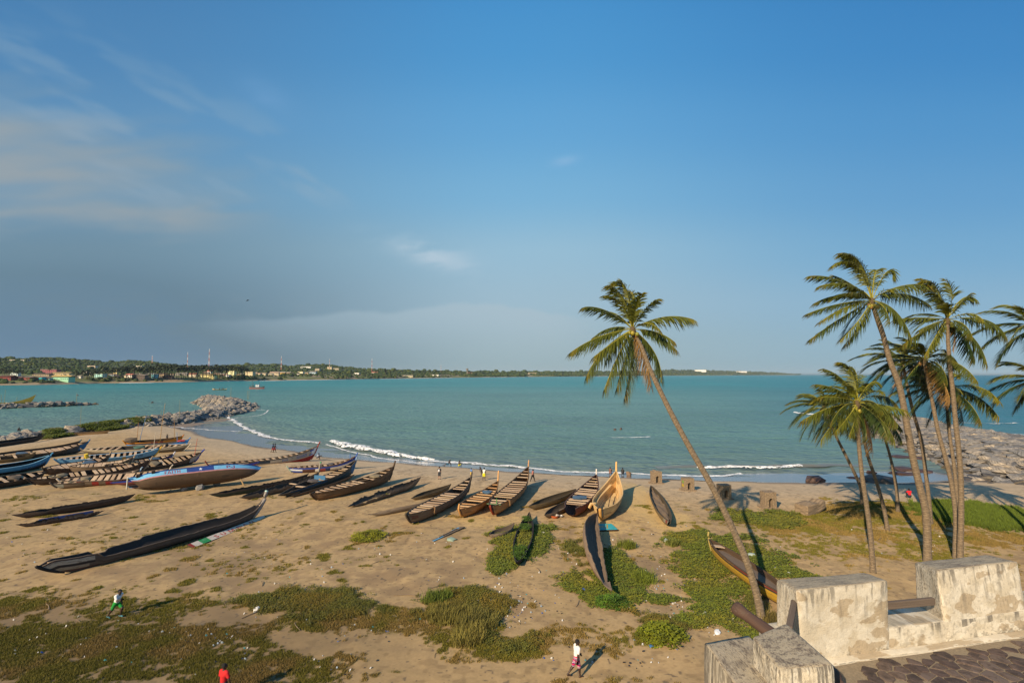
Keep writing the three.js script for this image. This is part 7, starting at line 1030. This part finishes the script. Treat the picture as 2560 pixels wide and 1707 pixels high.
for (let k = 0, n = 0; n < 1250000 && k < 150000; n++) { // scattered where the cover is green, denser close by
  const d = 20 + 50 * Math.pow(r9(), 1.35), x = (r9() * 2 - 1) * d * 1.06; if (Math.abs(x) > 70) continue;
  const c = coverAt(x, -d), u = r9(); let kind = c.tall > 0.3 ? 'tall' : c.vine > 0.25 ? 'vine' : c.weed > 0.25 ? 'weed' : c.grass > 0.3 ? 'grass' : null; if (!kind || u > c[kind] * 0.7) continue;
  if (kind === 'vine' && r9() < 0.45) continue; if (kind === 'weed' && r9() < 0.3) continue;
  const y = groundY(x, -d), dry = fbm(x * 0.4 + 60, d * 0.4, 3); greens[kind].push([x, y, -d, r9(), r9(), dry]); k++;
}
for (let n = 0; n < 9000; n++) { const d = 110 + 62 * Math.pow(r9(), 1.3), x = -110.5 + (r9() - 0.45) * (d < 142 ? 10 : 5) * (0.75 + 0.5 * noise(d * 0.15, 3)); const bx = pxOf(x, -d); if (bx < 128 || bx > 375 || fbm(x * 0.2, d * 0.12, 3) < 0.38 + 0.16 * smooth(138, 165, d)) continue; greens.bush.push([x, Math.max(groundY(x, -d), 0.75 - 0.06 * (x + 110.5) * (x + 110.5)) + 0.35 * r9(), -d, r9(), r9(), 0.3]); }
const meta = { grass: ['short_grass', 'short patchy grass growing in the sand', 'grass'], vine: ['creeping_vine', 'green leafy creepers spreading over the sand and around the old hulls', 'creeper'], weed: ['weeds', 'rough weeds and taller herbs among the litter', 'weeds'], tall: ['tall_grass', 'long bright green grass behind the palms on the right', 'grass'], bush: ['bank_creeper', 'green creepers on the bank of the left breakwater', 'creeper'] };
for (const kind in greens) {
  const list = greens[kind]; if (!list.length) continue;
  const geos = kind === 'grass' ? [tuft(8, 0.085, 0.12, 0.011, 1), tuft(7, 0.06, 0.13, 0.012, 2)] : kind === 'tall' ? [tuft(11, 0.27, 0.15, 0.015, 3)] : kind === 'weed' ? [leafClump(13, 0.24, 0.05, 5), tuft(9, 0.17, 0.15, 0.012, 6)] : [leafClump(16, 0.3, 0.06, 7)];
  geos.forEach((geo, gi) => {
    const l = list.filter((_, i) => i % geos.length === gi), im = new THREE.InstancedMesh(geo, plantMat, l.length), c = new THREE.Color();
    l.forEach((p, i) => {
      const s = (kind === 'bush' ? 1.7 : 0.75 + 0.6 * p[4]) * (1 + 0.012 * Math.max(0, -p[2] - 30)); im.setMatrixAt(i, M4(V3(p[0], p[1] - 0.01, p[2]), [0, p[3] * 6.28, 0], [s, s * (kind === 'bush' ? 1.4 : 0.8 + 0.5 * p[3]), s]));
      const t = 0.65 + 0.6 * p[4], dry = clamp(smooth(0.36, 0.66, p[5]) * (kind === 'grass' ? 1 : 0.5) + (p[3] - 0.6) * 0.7);
      const turfVignette = 1 - 0.34 * smooth(2, -14, p[0]) * smooth(36, 28, -p[2]); if (kind === 'grass') c.setRGB(lerp(0.19, 0.31, dry) * t, lerp(0.175, 0.21, dry) * t, lerp(0.018, 0.06, dry) * t); else if (kind === 'tall') c.setRGB(0.115 * t, 0.16 * t, 0.014 * t); else if (kind === 'weed') c.setRGB(lerp(0.155, 0.28, dry) * t, lerp(0.16, 0.18, dry) * t, 0.024 * t); else c.setRGB(lerp(0.155, 0.26, dry) * t, lerp(0.195, 0.22, dry) * t, 0.017 * t);  // corner vignette is painted into the plant colours as well
      im.setColorAt(i, c.multiplyScalar(turfVignette));
    });
    im.name = numbered(meta[kind][0]); scene.add(im); stuff(im, meta[kind][1], meta[kind][2]);
  });
}
// plants one can point at
function bush(label, px, py, w, h, kind, colr, n, seed) {
  const p = G(px, py), r = rng(seed), g = top(kind === 'tuft' ? 'grass_tussock' : 'bush', label, kind === 'tuft' ? 'grass tussock' : 'bush', p), gs = [], src = kind === 'tuft' ? [tuft(16, 0.46, 0.18, 0.015, seed), tuft(14, 0.38, 0.2, 0.015, seed + 1)] : [leafClump(20, 0.3, 0.07, seed), leafClump(18, 0.26, 0.06, seed + 1)];
  for (let i = 0; i < n; i++) { const a = r() * 6.28, q = Math.sqrt(r()), x = Math.cos(a) * q * w, z = Math.sin(a) * q * w * 0.9, dome = h * (1 - q * q) * (kind === 'tuft' ? 0.15 : r()); const e = src[i % 2].clone().applyMatrix4(M4(V3(x, dome + groundY(p.x + x, p.z + z) - p.y, z), [(r() - 0.5) * 0.5, r() * 6, (r() - 0.5) * 0.5], Array(3).fill(0.8 + 0.6 * r()))), t = 0.6 + 0.75 * r(), cc = []; for (let k = 0; k < e.attributes.position.count; k++) cc.push(colr[0] * t, colr[1] * t, colr[2] * t); e.setAttribute('color', new THREE.Float32BufferAttribute(cc, 3)); gs.push(e); }
  part(g, 'foliage', mergeGeometries(gs), plantMat2);
}
const plantMat2 = new THREE.MeshPhysicalMaterial({ vertexColors: true, roughness: 0.9, transmission: 0.3, thickness: 0, side: THREE.DoubleSide, specularIntensity: 0.3 });
bush('round yellow-green bush alone on the bare sand', 922, 1343, 1.55, 0.3, 'leaf', [0.270, 0.270, 0.016], 170, 3);
bush('big dry grass tussock in the middle of the weeds', 1125, 1545, 1.3, 0.5, 'tuft', [0.203, 0.176, 0.041], 130, 4); bush('dry grass tussock right of the biggest one', 1190, 1560, 1.2, 0.5, 'tuft', [0.203, 0.182, 0.047], 110, 5); bush('greener tussock above the biggest dry one', 1090, 1500, 0.9, 0.4, 'tuft', [0.135, 0.176, 0.027], 60, 6); bush('dry tussock in front of the biggest one', 1170, 1600, 0.9, 0.4, 'tuft', [0.230, 0.196, 0.047], 70, 15);
bush('grass tuft right of the tilted broken hull, upper one', 1565, 1368, 0.75, 0.4, 'tuft', [0.176, 0.203, 0.027], 42, 7); bush('grass tuft right of the tilted broken hull, lower one', 1612, 1450, 0.85, 0.4, 'tuft', [0.176, 0.216, 0.027], 50, 8); bush('small grass tuft near the turquoise board\'s right', 1680, 1362, 0.5, 0.3, 'tuft', [0.189, 0.203, 0.041], 26, 9);
bush('flowering yellow-green shrub left of the cannon', 1652, 1592, 1.25, 0.7, 'leaf', [0.230, 0.257, 0.016], 190, 10); bush('tall weed at the foot of the broken hull', 1530, 1510, 1.0, 0.5, 'leaf', [0.108, 0.203, 0.019], 110, 11); bush('dry reedy tussock below the left merlon', 1930, 1560, 0.8, 0.7, 'tuft', [0.216, 0.169, 0.047], 60, 12);
{ // green inside the rotten dugout
  const gs = [], r = rng(66); for (const [x, y, w, n] of [[1318, 1300, 0.5, 26], [1312, 1320, 0.55, 34], [1300, 1378, 0.6, 34], [1296, 1392, 0.5, 22]]) { const p = P(x, y, 0.45); for (let i = 0; i < n; i++) gs.push(leafClump(18, 0.26, 0.065, i % 5).applyMatrix4(M4(p.clone().add(V3((r() - 0.5) * w * 1.6, 0.1 * r(), (r() - 0.5) * w * 3)), [0, r() * 6, 0]))); }
  const geo = mergeGeometries(gs), cc = []; for (let i = 0; i < geo.attributes.position.count; i++) { const t = 0.7 + 0.6 * noise(Math.floor(i / 4) * 0.7, 3); cc.push(0.085 * t, 0.16 * t, 0.013 * t); } geo.setAttribute('color', new THREE.Float32BufferAttribute(cc, 3)); const o = stuff(part(scene, 'creeping_vine', geo, plantMat2), 'creepers growing inside the rotten dark dugout', 'creeper');
}
// sticks and driftwood
{
  const r = rng(515), l = []; for (let i = 0; i < 260; i++) { const d = 26 + 55 * r(), x = (r() * 2 - 1) * d * 0.95, s = inland(x, -d); if (s < 2.5) continue; if (i % 2 || s < 9) l.push([x, d]); }
  const im = new THREE.InstancedMesh(tube([V3(-0.5, 0, 0), V3(-0.1, 0.03, 0.04), V3(0.5, 0.01, -0.03)], (t) => 0.028 - 0.014 * t, 5, 5), mat(0xffffff, 0.95), l.length), c = new THREE.Color();
  l.forEach(([x, d], i) => { const s = 0.4 + 1.3 * r() * r(); im.setMatrixAt(i, M4(V3(x, groundY(x, -d) + 0.02, -d), [0, r() * 6.3, 0], [s, s, s])); const t = 0.5 + r(); im.setColorAt(i, c.setRGB(0.19 * t, 0.14 * t, 0.09 * t)); }); im.name = 'driftwood'; scene.add(im); stuff(im, 'sticks and bits of driftwood strewn over the sand', 'driftwood');
}
// litter
{
  const r = rng(1212), g = (() => { const b = new THREE.IcosahedronGeometry(0.06, 0), p = b.attributes.position; for (let i = 0; i < p.count; i++) p.setXYZ(i, p.getX(i) * 1.5, p.getY(i) * 0.45, p.getZ(i)); b.computeVertexNormals(); return b; })(), list = [], spots = [[700, 1360, 120, 24, 60], [690, 1400, 160, 30, 30], [1130, 1410, 90, 40, 80], [1180, 1370, 60, 40, 40], [1560, 1350, 90, 60, 80], [1450, 1340, 60, 60, 50], [1650, 1400, 60, 60, 50], [1560, 1400, 60, 30, 40], [1330, 1260, 60, 40, 40], [200, 1470, 260, 60, 60], [470, 1460, 80, 20, 40], [600, 1520, 300, 40, 50], [850, 1430, 160, 50, 40], [1750, 1230, 120, 40, 30], [1400, 1500, 160, 40, 40], [900, 1280, 500, 60, 90], [1500, 1240, 150, 40, 60], [2100, 1230, 200, 50, 26], [60, 1250, 60, 60, 14], [1240, 1400, 60, 60, 30]];
  for (const [x, y, rx, ry, n] of spots) for (let i = 0; i < n; i++) { const a = r() * 6.28, q = Math.sqrt(r()), p = G((x + Math.cos(a) * q * rx) * K, Math.min(1700, (y + Math.sin(a) * q * ry) * K)); list.push([p, r(), r(), r()]); }
  const im = new THREE.InstancedMesh(g, mat(0xffffff, 0.6), list.length), c = new THREE.Color();
  list.forEach(([p, a, b, e], i) => { const s = 0.4 + 0.9 * a * a; im.setMatrixAt(i, M4(p.clone().setY(p.y + 0.025), [b, e * 6, a], [s, s * 0.7, s])); c.setRGB(...(e < 0.3 ? [0.45, 0.45, 0.44] : e < 0.44 ? [0.27, 0.33, 0.38] : e < 0.5 ? [0.06, 0.33, 0.33] : e < 0.58 ? [0.36, 0.25, 0.1] : e < 0.66 ? [0.03, 0.12, 0.4] : [0.03, 0.028, 0.03])); im.setColorAt(i, c); });
  im.name = 'litter'; scene.add(im); stuff(im, 'scraps of plastic litter scattered over the grass and sand', 'litter');
}
const bag = (label, px, py, s, c, seed) => { const p = G(px, py), r = rng(seed), g = new THREE.IcosahedronGeometry(1, 2), q = g.attributes.position; for (let i = 0; i < q.count; i++) { const x = q.getX(i), y = q.getY(i), z = q.getZ(i), k = 0.7 + 0.7 * noise(x * 2.2 + seed, y * 2.2 + z * 1.9 + 9); q.setXYZ(i, x * k, Math.max(-0.15, y * k * 0.5), z * k * 0.7); } const w = mergeVertices(g.deleteAttribute('normal').deleteAttribute('uv')); w.computeVertexNormals(); const o = part(scene, 'plastic_bag', w, mat(lin(...c), 0.55)); o.position.copy(p).setY(p.y + s * 0.1); o.scale.setScalar(s); o.rotation.y = r() * 6; tag(o, label, 'plastic bag'); };
bag('bright white plastic bag in the grass left of the cannon', 1794, 1582, 0.24, [0.75, 0.75, 0.73], 3); bag('white bag on the creepers just above the left merlon', 1970, 1435, 0.24, [0.8, 0.8, 0.8], 4); bag('small white bag above the yellow sided canoe', 1940, 1422, 0.2, [0.72, 0.66, 0.64], 5); bag('clear crumpled bag beside the yellow sided canoe', 1880, 1391, 0.36, [0.3, 0.36, 0.33], 6); bag('blue bag in the creepers left of the broken hull', 1461, 1476, 0.24, [0.02, 0.09, 0.5], 7); bag('pale crumpled bag right of the turquoise board', 1666, 1353, 0.36, [0.42, 0.46, 0.46], 8); bag('greyish bag left of the cannon muzzle', 1763, 1535, 0.2, [0.55, 0.53, 0.5], 9); bag('white rag beside the overgrown dugout', 1356, 1334, 0.3, [0.6, 0.58, 0.55], 10); bag('green tangle of net beside the grey and blue plank', 1128, 1351, 0.42, [0.22, 0.3, 0.24], 11); bag('white scrap on the weeds at the left of the field', 641, 1525, 0.26, [0.72, 0.7, 0.65], 12); bag('blue and black bundle by the sand path', 1629, 1616, 0.16, [0.03, 0.12, 0.3], 13);
renderer.render(scene, camera);
